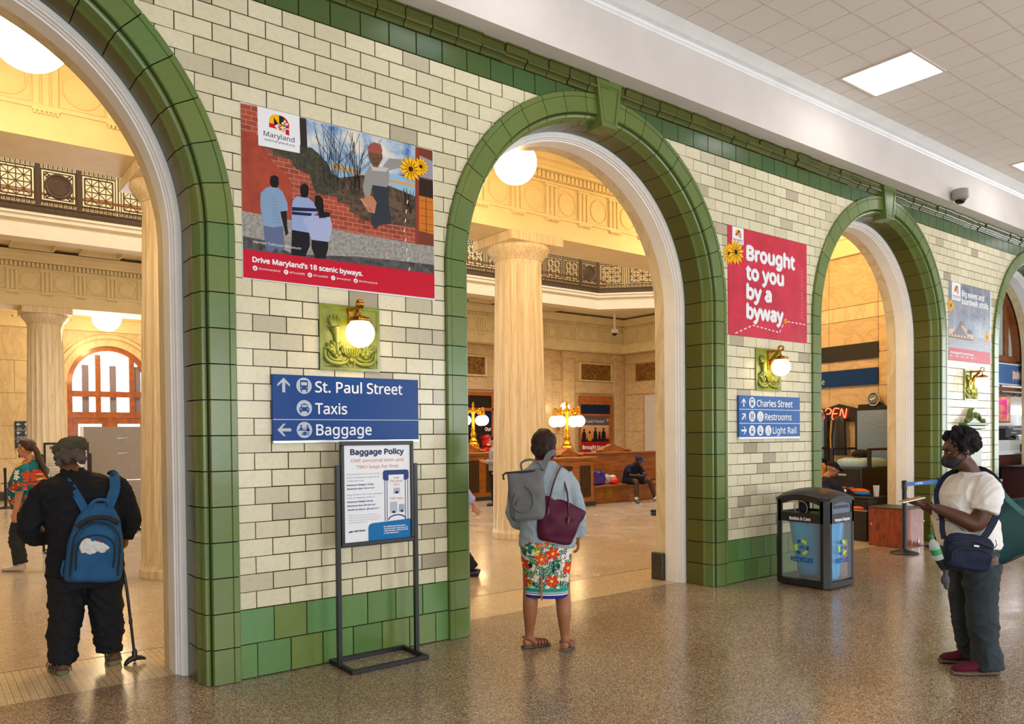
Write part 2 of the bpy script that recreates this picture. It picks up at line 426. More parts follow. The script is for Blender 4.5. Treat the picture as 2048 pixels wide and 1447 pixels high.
# crown moulding blocks and frieze blocks above the band
MOULD = [(.02, 4.862), (-.012, 4.862), (-.016, 4.868), (-.02, 4.885), (-.034, 4.90), (-.05, 4.905), (-.056, 4.915), (-.056, 4.928), (.02, 4.928)]
FRZ = [(.02, 4.93), (-.046, 4.93), (-.048, 4.975), (-.056, 4.985), (-.072, 4.99), (-.074, 5.0), (.02, 5.0)]
for nm, prof, mt in (('moulding_block', MOULD, 'olive'), ('frieze_block', FRZ, 'olive')):
    ts = TileSet(nm, mt, wall)
    me = MB().pyz(prof, -TW / 2 + .004, TW / 2 - .004)
    for n in range(-23, 66):
        x = (n + .5) * TW
        ts.add(me, (x, 0, 0), 1, cam_d2(x, 4.9))
    ts.flush()
# archivolt and reveal blocks
PROF = [(0, .02), (0, -.028), (.006, -.034), (.042, -.034), (.046, -.026), (.05, -.03), (.176, -.03), (.182, -.023), (.1835, .010), (.187, .012), (.193, .002), (.207, -.002), (.220, .003), (.226, .012), (.229, .065), (.234, .088), (.247, .102), (.247, .122), (.20, .122)]
REV = [(.247, .124), (.247, .352), (.216, .352), (.216, .124)]
def path(side, cx, u):
    """u: length along the outer edge from the floor. returns origin of the outer edge and the inward direction in the xz plane"""
    if u <= ZC: return (cx + side * RO, u), (-side, 0)
    a = (u - ZC) / RO; return (cx + side * RO * cos(a), ZC + RO * sin(a)), (-side * cos(a), -sin(a))
def sweep(prof, side, cx, u0, u1, org=None):
    us = [u0, u1] if u1 <= ZC else [u0 + (u1 - u0) * k / 4 for k in range(5)]
    if u0 < ZC < u1: us = sorted(set([u0, ZC] + us))
    ox, oz = org or (0, 0); rings = []
    for u in us:
        (px, pz), (dx, dz) = path(side, cx, u); rings.append([(px + dx * s - ox, y, pz + dz * s - oz) for s, y in prof])
    return MB().loft(rings)
US = [.0] + [.24 * k for k in range(1, 13)] + [ZC + RO * radians(1.9 + 8.83 * k) for k in range(0, 10)]
UEND = ZC + RO * radians(86.2)
for i, cx in enumerate(CX[1:5]):
    for side in (-1, 1):
        if cx < -3 and side == -1: pass
        cuts = US + [UEND]
        for a, b in zip(cuts[:-1], cuts[1:]):
            org = path(side, cx, (a + b) / 2)[0]
            for nm, prof in (('archivolt_block', PROF), ('reveal_block', REV)):
                m = sweep(prof, side, cx, a + .004, b - .004 if b < UEND or nm[0] == 'a' else ZC + RO * pi / 2, org)
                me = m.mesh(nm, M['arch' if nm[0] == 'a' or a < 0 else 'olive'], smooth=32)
                link(nm, me, wall, (org[0], 0, org[1]))
    # keystone: wedge with a sunk panel
    kb, kt, z0, z1 = .098, .165, 4.56, 5.0
    def wd(z): return kb + (kt - kb) * (z - z0) / (z1 - z0)
    k = MB(); yk = -.075
    fr = lambda ins, za, zb, y: [(-wd(za) + ins, y, za), (wd(za) - ins, y, za), (wd(zb) - ins, y, zb), (-wd(zb) + ins, y, zb)]
    rings = [fr(0, z0, z1, .12), fr(0, z0, z1, yk), fr(.03, z0 + .035, z1 - .05, yk), fr(.036, z0 + .042, z1 - .057, yk + .012), fr(.043, z0 + .05, z1 - .065, yk + .012), fr(.05, z0 + .058, z1 - .073, yk + .005)]
    k.loft(rings); k.build('keystone', M['arch'], wall, loc=(cx, 0, 0), smooth=25)
# white moulded linings of the openings, and the marble lining behind them
LIN = [(.246, .354), (.272, .354), (.278, .362), (.278, .372), (.286, .376), (.290, .39), (.290, .402), (.298, .408), (.300, .43), (.310, .434), (.310, .60), (.24, .60)]
LIN = [(s, y) for s, y in LIN]
MAR = [(.31, .602), (.312, .735), (.24, .735), (.24, .602)]
for i, cx in enumerate(CX[1:5]):
    for nm, prof, mt in (('white_lining', LIN, 'white'), ('marble_lining', MAR, 'marble')):
        rings = []
        us = [(-1, 0), (-1, ZC)] + [(-1, ZC + RO * pi / 2 * k / 24) for k in range(1, 25)] + [(1, ZC + RO * pi / 2 * k / 24) for k in range(23, 0, -1)] + [(1, ZC), (1, 0)]
        for side, u in us:
            (px, pz), (dx, dz) = path(side, cx, u); rings.append([(px + dx * s, y, pz + dz * s) for s, y in prof])
        MB().loft(rings).build(nm, M[mt], wall, smooth=30)
    for sd in (() if i == 0 else (1,)):
        x = cx + sd * (RO - .312)
        MB().box(min(x - sd * .045, x + sd * .08), max(x - sd * .045, x + sd * .08), .605, .78, 0, .31, bev=.008).build('stone_base_block', M['stoneblack'], wall)

# ------------------------------------------------------------------ beam, cornice and ceiling of the passage
ZCE = 5.599
struct(MB().box(-12, 24, -.255, .36, 5.0, 5.75).build('trim_4', M['plaster']))
CP = [(-.25, 5.505), (-.262, 5.505), (-.272, 5.522), (-.286, 5.528), (-.292, 5.542), (-.31, 5.556), (-.335, 5.564), (-.362, 5.568), (-.372, 5.576), (-.40, 5.580), (-.41, 5.586), (-.44, 5.588), (-.45, 5.594), (-.467, 5.595), (-.467, 5.70), (-.25, 5.70)]
corn = struct(MB().pyz(CP, -12, 24).build('trim_5', M['white'], smooth=40))
lf = MB()
for n in range(560):   # row of small moulded leaves along the cornice
    x = 0 + n * .026
    lf.add([(x, -.300, 5.549), (x + .010, -.316, 5.545), (x + .020, -.300, 5.549), (x + .003, -.340, 5.565), (x + .010, -.346, 5.560), (x + .017, -.340, 5.565)], [(0, 1, 4, 3), (1, 2, 5, 4), (3, 4, 5)])
stuff(lf.build('leaf_enrichment', M['white'], corn, fix=False))
M['ceil_tile'] = plain('mineral_ceiling_tile', S(232, 226, 220), .9, var=.04, scale=160, bump=.25, bscale=300)
M['ceil_bar'] = plain('ceiling_grid_bar', S(222, 208, 198), .5, var=.02)
M['ceil_gap'] = plain('dark_ceiling_seam', S(60, 48, 40), .9)  # dark tone of the seams between the ceiling tiles
cel = struct(MB().box(-12, 24, -11, -.467, 5.612, 5.75).build('ceiling', M['ceil_gap']))
UX, VY, X0, YA = .39086, .40306, 6.8876, .68574
ct = TileSet('ceiling_tile', 'ceil_tile', cel); M['ceil_tile_a'] = M['ceil_tile']
lights = [(-2, 0), (10, 0), (22, 0), (-14, 0), (-2, 9), (10, 9), (-14, 9)]
occ = {(j + a, i + b) for j, i in lights for a in (0, 1) for b in (0, 1)}
for i in range(-1, 20):
    for j in range(-44, 40):
        if (j, i) in occ: continue
        ya, yb = -(YA + VY * i), -(YA + VY * (i + 1))
        if i == -1: ya = -.462
        d = 0 if (2.5 < X0 + UX * j < 15 and i < 7) else 50
        ct.add(MB().box(-UX / 2 + .004, UX / 2 - .004, (yb - ya) / 2 + .012, (ya - yb) / 2 - .012, 0, .012), (X0 + UX * (j + .5), (ya + yb) / 2, 5.600), i == -1, d + (X0 + UX * j - CAMX) ** 2 * .01 + i)
ct.flush()
for i in range(0, 12): MB().box(-10, 22, -(YA + VY * i) - .011, -(YA + VY * i) + .011, 5.597, 5.603).build('ceiling_bar', M['ceil_bar'], cel)
M['panel'] = emit('lit_diffuser', (1, .98, .95), 7)
def panel(j, i, label, grp='flat square ceiling lights'):
    x0, x1 = X0 + UX * j, X0 + UX * (j + 2); y1, y0 = -(YA + VY * i), -(YA + VY * (i + 2))
    t = thing('ceiling_light', label, 'ceiling light', ((x0 + x1) / 2, (y0 + y1) / 2, 5.59), group=grp)
    a, b = (x1 - x0) / 2, (y1 - y0) / 2; m = MB()
    for q in ((-a, a, -b, -b + .03), (-a, a, b - .03, b), (-a, -a + .025, -b + .03, b - .03), (a - .025, a, -b + .03, b - .03)): m.box(*q, -.006, .02, bev=.002)
    m.build('frame', M['ceil_bar'], t); MB().box(-a + .025, a - .025, -b + .03, b - .03, .0, .012).build('diffuser', M['panel'], t)
panel(-2, 0, 'lit white square panel light, the nearer one seen whole in the tiled ceiling')
panel(10, 0, 'lit white square panel light cut by the right edge of the picture')

# enclosing walls of the passage (behind and beside the camera)
M['backwall'] = plain('cream_back_wall', S(224, 212, 188), .5, var=.05)
m = MB()
m.box(-12, 24, -10.2, -10, 0, .9).box(-12, 24, -10.2, -10, 4.5, 5.75)
for a, b in ((-12, -6.2), (-2.8, -.2), (3.2, 5.8), (9.2, 11.8), (15.2, 24)): m.box(a, b, -10.2, -10, .9, 4.5)
struct(m.build('wall_front', M['backwall']))
struct(MB().box(-12, -11.8, -10, .36, 0, 5.75).build('wall_left', M['backwall']))
struct(MB().box(23.8, 24, -10, .36, 0, 5.75).build('wall_right', M['backwall']))
# ------------------------------------------------------------------ waiting hall behind the arcade
YELLOW = S(244, 214, 140)
M['stucco'] = plain('cream_painted_stucco', S(240, 222, 178), .55, var=.04, scale=3)
M['globe'] = emit('lit_opal_globe', (1, .82, .52), 5)
M['globe_hi'] = emit('lit_pendant_globe', (1, .82, .52), 6)
M['rail_iron'] = plain('dark_bronze_railing', S(84, 64, 44), .5, metal=.3, var=.12)
# columns
def flute(r, z, a):
    if z < .22 or z > 4.40: return r
    return r * (1 - .055 * abs(sin(10 * a)))
def make_column(label, x, y):
    t = thing('fluted_column', label, 'column', (x, y, 0), group=None)
    prof = [(.47, 0), (.475, .02), (.475, .10), (.46, .13)] + [(.452 - .072 * (k / 12) ** 1.3, .16 + 4.26 * k / 12) for k in range(13)] + [(.385, 4.46), (.385, 4.5)]
    MB().lathe(prof, 160, flute=lambda r, z, a: flute(r, z, a)).build('shaft', M['marblecol'], t, smooth=14)
    MB().lathe([(.40, 4.5), (.405, 4.515), (.395, 4.52), (.41, 4.54), (.46, 4.60), (.505, 4.66), (.52, 4.70), (.51, 4.73)], 48).build('echinus', M['marblecol'], t, smooth=40)
    MB().box(-.53, .53, -.53, .53, 4.73, 4.878, bev=.006).build('abacus', M['marblecol'], t)
    return t
PX = [.484 + PER * i for i in range(-2, 4)]
labs = {1: 'thick fluted marble column seen through the leftmost arch, its left side in view', 2: 'thick fluted marble column standing whole in the second arch from the left'}
for i in (1, 2): make_column(labs[i], PX[i + 1], 4.75)
t = make_column('distant fluted marble column behind the man in the flowered shirt', PX[2], 16.85)
# entablature along x, near face looking to -y
def entablature(name, yf, yb, xa, xb, x_ref, ceil_z, right=True):
    root = struct(MB().box(xa, xb, yf, yb, 4.88, 5.19).box(xa, xb, yf - .03, yb, 5.19, 5.232).box(xa, xb, yf + .02, yb, 5.232, 5.74)
                  .box(xa, xb, yf - .03, yb, 5.74, 5.775).box(xa, xb, yf - .01, yb, 5.775, 5.90)
                  .box(xa, xb, yf - .16, yb, 5.90, 5.95).box(xa, xb, yf - .20, yb, 5.95, 6.06).box(xa, xb, yf - .25, yb, 6.06, 6.14).build(name, M['stucco']))
    dn = MB(); sp = .7104; n0 = int((xa - x_ref) / sp) - 1; n1 = int((xb - x_ref) / sp) + 1
    tri = MB()
    for k in (-.09, 0, .09): tri.box(k - .032, k + .032, -.018, .03, 5.235, 5.70, bev=.006)
    tri.box(-.14, .14, -.02, .03, 5.70, 5.738)
    tme = tri.mesh('triglyph', M['stucco'])
    gut = MB().box(-.13, .13, -.045, .0, 5.165, 5.19)
    for k in range(6): gut.box(-.115 + k * .0425, -.093 + k * .0425, -.04, -.005, 5.135, 5.165)
    gme = gut.mesh('guttae', M['stucco'])
    med = MB(); rings = []
    for j in range(40):
        a = 2 * pi * j / 40; rings.append([((.185 + r) * cos(a), y, 5.475 + (.185 + r) * sin(a)) for r, y in ((-.012, .022), (-.008, .002), (.006, .0), (.012, .022))])
    med.loft(rings, closed=True, cap=False)
    mm = med.mesh('medallion', M['stucco'], smooth=40)
    fr = MB()
    for q in ((-.22, .22, 5.255, 5.268), (-.22, .22, 5.682, 5.695), (-.22, -.207, 5.268, 5.682), (.207, .22, 5.268, 5.682)): fr.box(q[0], q[1], .008, .03, q[2], q[3])
    fm = fr.mesh('metope_frame', M['stucco'])
    for n in range(n0, n1 + 1):
        x = x_ref + n * sp
        if not xa < x < xb - .2: continue
        link('triglyph', tme, root, (x, yf, 0)); link('guttae', gme, root, (x, yf, 0))
        link('medallion', mm, root, (x + sp / 2, yf, 0)); link('metope_frame', fm, root, (x + sp / 2, yf, 0))
    x = xa
    while x < xb: dn.box(x, x + .052, yf - .10, yf, 5.785, 5.89); x += .0888
    stuff(dn.build('dentil', M['stucco'], root))
    return root
entablature('trim_6', 4.30, 5.18, -6, 11.6, .484 - .7104 * 7, 6.2)
entablature('trim_7', 16.35, 17.3, -8, 20.6, .484 - .7104 * 10, 6.2)
# aisle ceiling with coffers
struct(MB().box(-12, 11.9, .7, 4.35, 6.12, 6.3).build('ceiling', M['stucco']))
cof = MB()
for x in [PX[1] + PER * k / 2 for k in range(-3, 5)]: cof.box(x - .25, x + .25, 1.08, 3.87, 6.035, 6.14).box(x - .32, x + .32, 1.08, 3.87, 6.08, 6.14)
cof.box(-8, 11.6, .72, 1.1, 6.0, 6.14).box(-8, 11.6, 3.85, 4.06, 6.02, 6.14)
struct(cof.build('trim_8', M['stucco']))
# balcony over the far side and around the right end
BY, ZB = 14.6, 6.10
bal_path = [(-9, BY), (17.1, BY), (18.6, 13.1), (18.6, 5.5)]
def offset(path, d):
    out = []
    for i, p in enumerate(path):
        a = Vector(path[max(i - 1, 0)]); b = Vector(path[min(i + 1, len(path) - 1)]); q = Vector(p)
        n1 = (q - a).normalized() if i else (b - q).normalized(); n2 = (b - q).normalized() if i < len(path) - 1 else n1
        m = Vector((n1.y, -n1.x)) + Vector((n2.y, -n2.x)); m.normalize()
        k = d / max(.3, m.dot(Vector((n1.y, -n1.x)))); out.append((q.x + m.x * k, q.y + m.y * k))
    return out
def sweep_path(prof, path):
    rings = []
    for j in range(len(path)): rings.append([])
    for d, z in prof:
        o = offset(path, d)
        for j in range(len(path)): rings[j].append((o[j][0], o[j][1], z))
    return MB().loft(rings)
# profile: d > 0 points towards the hall (to -y for the long side)
fas = [(-.5, 6.10), (.0, 6.10), (.0, 6.41), (-.03, 6.43), (-.03, 6.47), (.05, 6.50), (.05, 6.58), (.08, 6.60), (.08, 6.655), (-.5, 6.655)]
M['fascia'] = plain('white_balcony_fascia', S(244, 232, 206), .5, var=.03, scale=3)
bal = struct(sweep_path(fas, bal_path).build('trim_9', M['fascia'], smooth=25))
so = [(-9, BY + .4), (17.3, BY + .4), (19.0, 13.3), (19.0, 5.5), (22, 5.5), (22, 20), (-9, 20)]
struct(MB().pxy(so, ZB + .12, ZB + .5).build('ceiling', M['stucco']))
cf = MB()
for k in range(16):
    x = -6 + k * 1.42
    cf.box(x, x + .9, 15.0, 15.04, ZB + .02, ZB + .12).box(x, x + .9, 15.9, 15.94, ZB + .02, ZB + .12).box(x, x + .04, 15.04, 15.9, ZB + .02, ZB + .12).box(x + .86, x + .9, 15.04, 15.9, ZB + .02, ZB + .12)
stuff(cf.build('coffer_moulding', M['stucco'], bal))
# railing: panels between posts
def lattice_panel(w, h, mb=None):
    m = mb or MB(); b = .016
    def bar(x0, z0, x1, z1, t=b): 
        d = Vector((x1 - x0, z1 - z0)); n = Vector((-d.y, d.x)).normalized() * t / 2
        m.pxz([(x0 + n.x, z0 + n.y), (x0 - n.x, z0 - n.y), (x1 - n.x, z1 - n.y), (x1 + n.x, z1 + n.y)], -.012, .012)
    def rect(x0, z0, x1, z1, t=.024): bar(x0, z0, x1, z0, t); bar(x0, z1, x1, z1, t); bar(x0, z0, x0, z1, t); bar(x1, z0, x1, z1, t)
    rect(.03, .13, w - .03, h - .13, .02); rect(.085, .185, w - .085, h - .185, .03)
    for q in (.25, .5, .75): bar(.03 + (w - .06) * q, .13, .03 + (w - .06) * q, .185); bar(.03 + (w - .06) * q, h - .185, .03 + (w - .06) * q, h - .13)
    x0, z0, x1, z1 = .085, .185, w - .085, h - .185; mx, mz = (x0 + x1) / 2, (z0 + z1) / 2
    for (a, c) in ((x0, mx), (mx, x1)):
        for (e, g) in ((z0, mz), (mz, z1)):
            bar(a, e, c, g); bar(a, g, c, e); bar((a + c) / 2, e, (a + c) / 2, g); bar(a, (e + g) / 2, c, (e + g) / 2)
    bar(mx, z0, mx, z1, .02); bar(x0, mz, x1, mz, .02)
    return m
def key_strip(m, w, z0, n):
    s = w / n
    for k in range(n):
        x = k * s; u = s / 5; t = .014
        for (a, b, c, d) in ((0, 4, 4.4, 4), (0, 0, 4.4, 0), (0, 0, 0, 4), (4.2, 1.3, 4.2, 4), (1.4, 1.3, 4.2, 1.3), (1.4, 1.3, 1.4, 2.8), (1.4, 2.8, 3, 2.8)):
            X0_, Z0_, X1_, Z1_ = x + a * u, z0 + b * .022, x + c * u, z0 + d * .022
            m.pxz([(min(X0_, X1_) - t / 2, min(Z0_, Z1_) - t / 2), (max(X0_, X1_) + t / 2, min(Z0_, Z1_) - t / 2), (max(X0_, X1_) + t / 2, max(Z0_, Z1_) + t / 2), (min(X0_, X1_) - t / 2, max(Z0_, Z1_) + t / 2)], -.006, .006)
RH = .96; PW = .74
rail = thing('balcony_railing', 'dark bronze balcony railing of star lattice and round medallion panels above the white fascia', 'railing', (0, 0, 0))
lp = lattice_panel(PW, RH); key_strip(lp, PW, .025, 8); key_strip(lp, PW, RH - .115, 8)
lme = lp.mesh('lattice_panel', M['rail_iron'])
mp = MB()
for q in ((.02, .12, PW - .02, .15), (.02, RH - .15, PW - .02, RH - .12), (.02, .12, .05, RH - .12), (PW - .05, .12, PW - .02, RH - .12), (.08, .18, PW - .08, .20), (.08, RH - .2, PW - .08, RH - .18), (.08, .18, .10, RH - .18), (PW - .10, .18, PW - .08, RH - .18)):
    mp.box(q[0], q[2], -.012, .012, q[1], q[3])
key_strip(mp, PW, .025, 8); key_strip(mp, PW, RH - .115, 8)
def ydisc(mb, cx, cz, prof, n=32):
    rings = [[(cx + r * cos(2 * pi * j / n), y, cz + r * sin(2 * pi * j / n)) for j in range(n)] for r, y in prof]
    return mb.loft(rings)
ydisc(mp, PW / 2, RH / 2, [(.28, .012), (.28, -.02), (.25, -.03), (.21, -.012), (.19, -.02), (.18, -.012)])
for sx in (.15, PW - .15):
    for sz in (.25, RH - .25):
        for q in range(4): mp.ball((sx + .04 * cos(q * 1.57), 0, sz + .04 * sin(q * 1.57)), .028, 8, 5)
mme = mp.mesh('medallion_panel', M['rail_iron'], smooth=30)
postm = MB().box(-.05, .05, -.03, .03, 0, RH, bev=.006).mesh('post', M['rail_iron'])
thin = MB().box(-.012, .012, -.015, .015, 0, RH).mesh('slim_post', M['rail_iron'])
seq = ['L', 'L', 'P', 'M', 'P']
ZR = 6.83
def rail_run(p0, p1, cuts):
    """cuts: list of (distance, kind) along the run; kind of the panel that starts there"""
    d = (Vector(p1) - Vector(p0)); L = d.length; d.normalize(); a = atan2(d.y, d.x)
    for (s, k), (s2, k2) in zip(cuts, cuts[1:] + [(L, None)]):
        if s2 - s < .2: continue
        q = Vector(p0) + d * (s + .03)
        o = link('medallion_panel' if k == 'M' else 'lattice_panel', mme if k == 'M' else lme, rail, (q.x, q.y, ZR), a); o.scale = ((s2 - s - .06) / PW, 1, 1)
        p = Vector(p0) + d * s
        link('post', postm if (k == 'M' or (s, k) == cuts[0] or k == 'm') else thin, rail, (p.x, p.y, ZR), a)
rp = offset(bal_path, .0); PST = .807; cuts = []
for n in range(-3, 21):
    x = .127 + PST * n
    if x > 16.9: break
    cuts.append((x + 9, 'MmLL'[n % 4]))
cuts = [(s, 'm' if k == 'm' else k) for s, k in cuts]
rail_run((-9, BY), (17.1, BY), cuts)
rail_run(rp[1], rp[2], [(0, 'L'), (.96, 'L')]); rail_run(rp[2], rp[3], [(k * .95, 'LLM'[k % 3]) for k in range(6)])
sweep_path([(.05, 6.655), (.05, 6.70), (.03, 6.72), (.03, 6.80), (.045, 6.815), (.045, 6.835), (-.04, 6.835), (-.04, 6.655)], bal_path).build('bottom_rail', M['rail_iron'], rail)
sweep_path([(.03, ZR + .955), (.03, ZR + .985), (-.02, ZR + .985), (-.02, ZR + .955)], bal_path).build('top_rail', M['rail_iron'], rail)
# upper walls behind the balcony, with the inner handrail
struct(MB().box(-12, 23, 18.6, 18.8, 6.64, 11.4).box(22, 22.2, 0, 18.6, 6.64, 11.4).build('wall_upper', M['stucco']))
tag(MB().tube([(-8, 18.2, 8.1), (21, 18.2, 8.1)], .04, 8).tube([(-8, 18.2, 7.9), (21, 18.2, 7.9)], .03, 8).build('handrail', plain('oak_handrail', S(150, 90, 40), .4)), 'brown handrail running behind the balcony railing lattice', 'handrail')
# upper hall walls over the near columns so the skylight is enclosed
struct(MB().box(-12, 23, 5.18, 5.3, 6.14, 11.4).build('wall_near_upper', M['stucco']))
struct(MB().box(-12, 23, 5.18, 18.7, 11.4, 11.5).build('ceiling', M['stucco']))
# ---- far marble wall right of the colonnade
FX = 10.4
panels = []
def stone_courses(mb, x0, x1, y, z0, z1, cw, chh, rnd=False):
    r = 0; z = z0
    while z < z1 - .02:
        zt = min(z + chh, z1); x = x0 - (cw / 2 if r % 2 else 0)
        while x < x1 - .01:
            a, b = max(x, x0), min(x + cw, x1)
            if b - a > .03: mb.box(a + .003, b - .003, y - .015, y + .05, z + .003, zt - .003, bev=.003)
            x += cw
        z = zt; r += 1
fw = struct(MB().box(FX, 20.7, 16.9, 17.3, 0, 4.9).build('wall_far', M['marblewall']))
def slab(x0, x1, z0, z1, y=16.85, mt='marblewall', nm='marble_slab', yb=16.91): return MB().box(x0 + .004, x1 - .004, y, yb, z0 + .004, z1 - .004, bev=.004).build(nm, M[mt], fw)
for (x0, x1, z0, z1) in ((16.4, 18.05, 0, .9), (16.4, 17.2, .9, 1.75), (17.2, 18.05, .9, 1.75), (16.4, 17.2, 1.75, 2.6), (17.2, 18.05, 1.75, 2.6), (16.4, 17.2, 2.6, 3.3), (17.2, 18.05, 2.6, 3.3), (19.98, 20.6, 0, .9), (19.98, 20.6, .9, 1.75), (19.98, 20.6, 1.75, 2.6), (19.98, 20.6, 2.6, 3.3), (FX, 12.2, 3.3, 3.75), (12.2, 14.2, 3.3, 3.75), (14.2, 16.4, 3.3, 3.75), (16.4, 18.0, 3.3, 3.75), (18.0, 20.6, 3.3, 3.75), (FX, 12.4, 4.5, 4.87), (12.4, 14.6, 4.5, 4.87), (14.6, 16.4, 4.5, 4.87), (16.4, 18.2, 4.5, 4.87), (18.2, 20.5, 4.5, 4.87)): slab(x0, x1, z0, z1)
for (x0, x1) in ((12.85, 13.75), (18.3, 19.9)):
    slab(x0, x1, 3.78, 4.47, 16.83, 'marbledark', 'veined_panel'); 
    m = MB()
    for q in ((x0 - .1, x1 + .1, 3.76, 3.82), (x0 - .1, x1 + .1, 4.43, 4.49), (x0 - .1, x0, 3.82, 4.43), (x1, x1 + .1, 3.82, 4.43)): m.box(q[0], q[1], 16.80, 16.9, q[2], q[3], bev=.006)
    m.build('panel_moulding', M['marble'], fw)
for x in (16.45, 17.6, 20.3): 
    MB().box(x - .28, x + .28, 16.74, 16.9, 0, 4.6, bev=.01).box(x - .33, x + .33, 16.70, 16.9, 4.6, 4.87, bev=.01).build('pilaster', M['marblewall'], fw)
# side wall at the right end of the hall
sw = struct(MB().box(20.6, 20.9, 5.3, 17, 0, 4.9).build('wall_right', M['marblewall']))
for (y0, y1, z0, z1) in ((15.7, 16.6, 0, .9), (15.7, 16.6, .9, 1.8), (15.7, 16.6, 1.8, 2.7), (15.7, 16.6, 2.7, 3.25), (13, 16.6, 3.28, 3.75), (13, 16.6, 4.5, 4.87)):
    MB().box(20.55, 20.62, y0 + .004, y1 - .004, z0 + .004, z1 - .004, bev=.004).build('marble_slab', M['marblewall'], sw)
MB().box(20.54, 20.62, 14.6, 16.1, 3.8, 4.45, bev=.01).build('veined_panel', M['marbledark'], sw)
MB().box(20.50, 20.62, 12.8, 15.6, .0, 3.2, bev=.01).build('recess_wall', M['plaster'], sw)
# entablature on the side wall
er = struct(MB().box(20.1, 20.9, 5.3, 16.4, 4.88, 5.19).box(20.07, 20.9, 5.3, 16.4, 5.19, 5.23).box(20.12, 20.9, 5.3, 16.4, 5.23, 5.74).box(20.07, 20.9, 5.3, 16.4, 5.74, 5.9).box(19.9, 20.9, 5.3, 16.4, 5.9, 6.14).build('trim_10', M['stucco']))
d = MB()
for k in range(70): d.box(20.0, 20.1, 16.3 - k * .0888, 16.352 - k * .0888, 5.785, 5.89)
stuff(d.build('dentil', M['stucco'], er))
for k in range(8):
    y = 16.0 - k * .7104; md = MB(); rings = []
    for j in range(32):
        a = 2 * pi * j / 32; rings.append([(xx, y + (.185 + r) * cos(a), 5.475 + (.185 + r) * sin(a)) for r, xx in ((-.012, 20.13), (-.008, 20.11), (.006, 20.11), (.012, 20.13))])
    md.loft(rings, closed=True, cap=False).build('medallion', M['stucco'], er, smooth=40)
    for q in (-.09, 0, .09): MB().box(20.10, 20.13, y + .355 + q - .03, y + .355 + q + .03, 5.235, 5.70).build('triglyph_bar', M['stucco'], er)
# ---- far wall of the far aisle at the left, with the arched doorway
YW = 20.5
AX, AR, AZ = 2.55, 1.0, 3.35
fl = struct(MB().box(-12, AX - AR - .12, YW, YW + .3, 0, 6.2).box(AX + AR + .12, FX, YW, YW + .3, 0, 6.2).pxz([(AX - AR - .12, 6.2), (AX + AR + .12, 6.2), (AX + AR + .12, AZ)] + [(AX + (AR + .12) * cos(pi * k / 24), AZ + (AR + .12) * sin(pi * k / 24)) for k in range(1, 24)] + [(AX - AR - .12, AZ)], YW, YW + .3).build('wall_far_aisle', M['marble']))
sm = []
for r in range(5):
    for c in range(9):
        x0 = -4.2 + c * 1.24 + (.62 if r % 2 else 0); x1 = x0 + 1.24
        if x1 > AX - AR - .5 and x0 < AX + AR + .5 : 
            if x0 < AX: x1 = min(x1, AX - AR - .5)
            else: x0 = max(x0, AX + AR + .5)
            if x1 - x0 < .1: continue
        MB().box(x0 + .005, x1 - .005, YW - .03, YW + .01, .25 + r * .92 + .005, .25 + (r + 1) * .92 - .005, bev=.004).build('marble_slab', M['marble'], fl)
MB().box(-6, AX - AR - .3, YW - .05, YW, 0, .24).build('stone_base', M['stoneblack'], fl)
for (ra, rb, yy) in ((1.12, 1.30, .06), (1.34, 1.44, .09), (1.48, 1.52, .05)):
    rings = [[(AX + r * cos(a), y, AZ + r * sin(a)) for r, y in ((ra, YW), (ra, YW - yy), (rb, YW - yy), (rb, YW))] for a in [pi * k / 32 for k in range(33)]]
    MB().loft(rings).build('door_surround', M['marble'], fl, smooth=30)
M['oak'] = plain('varnished_door_oak', S(178, 96, 40), .3, var=.2, scale=6, coat=.3)
M['sky'] = emit('daylit_pane', (.86, .90, 1), 1.6)
dr = struct(link('door_1', None)); dr['kind'] = 'structure'
m = MB(); yd0, yd1 = YW + .02, YW + .14
rings = [[(AX + r * cos(a), y, AZ + r * sin(a)) for r, y in ((.98, yd0), (1.12, yd0), (1.12, yd1), (.98, yd1))] for a in [pi * k / 32 for k in range(33)]]
m.loft(rings)
m.box(AX - 1.12, AX - .98, yd0, yd1, 0, AZ).box(AX + .98, AX + 1.12, yd0, yd1, 0, AZ).box(AX - .98, AX + .98, yd0, yd1, 2.95, 3.12).box(AX - .98, AX + .98, yd0, yd1, 2.32, 2.5)
for x in (AX - .3, AX + .62): m.box(x - .07, x + .07, yd0 - .004, yd1 + .004, 2.49, 4.2)
m.box(AX - .07, AX + .07, yd0 - .004, yd1 + .004, 0, 2.33)
m.build('door_frame', M['oak'], dr, smooth=25)
for x0 in (AX - .98, AX + .07):
    m = MB(); w = .91
    for q in ((0, w, 0, .35), (0, w, 2.15, 2.32), (0, .14, .35, 2.15), (w - .14, w, .35, 2.15)): m.box(x0 + q[0], x0 + q[1], yd0 + .02, yd1 - .02, q[2], q[3], bev=.006)
    m.build('door_leaf', M['oak'], dr)
MB().pxz([(AX + .98 * cos(pi * k / 32), AZ + .98 * sin(pi * k / 32)) for k in range(33)] + [(AX - .98, .3), (AX + .98, .3)], YW + .16, YW + .17).build('glass_pane', M['sky'], dr)
m = MB()
for x in (AX - .62, AX + .12, AX + .8): m.box(x - .09, x + .09, YW + .145, YW + .155, 2.5, AZ + .55)
m.build('glazing_blind', plain('violet_grey_post', S(150, 144, 168), .6), dr)
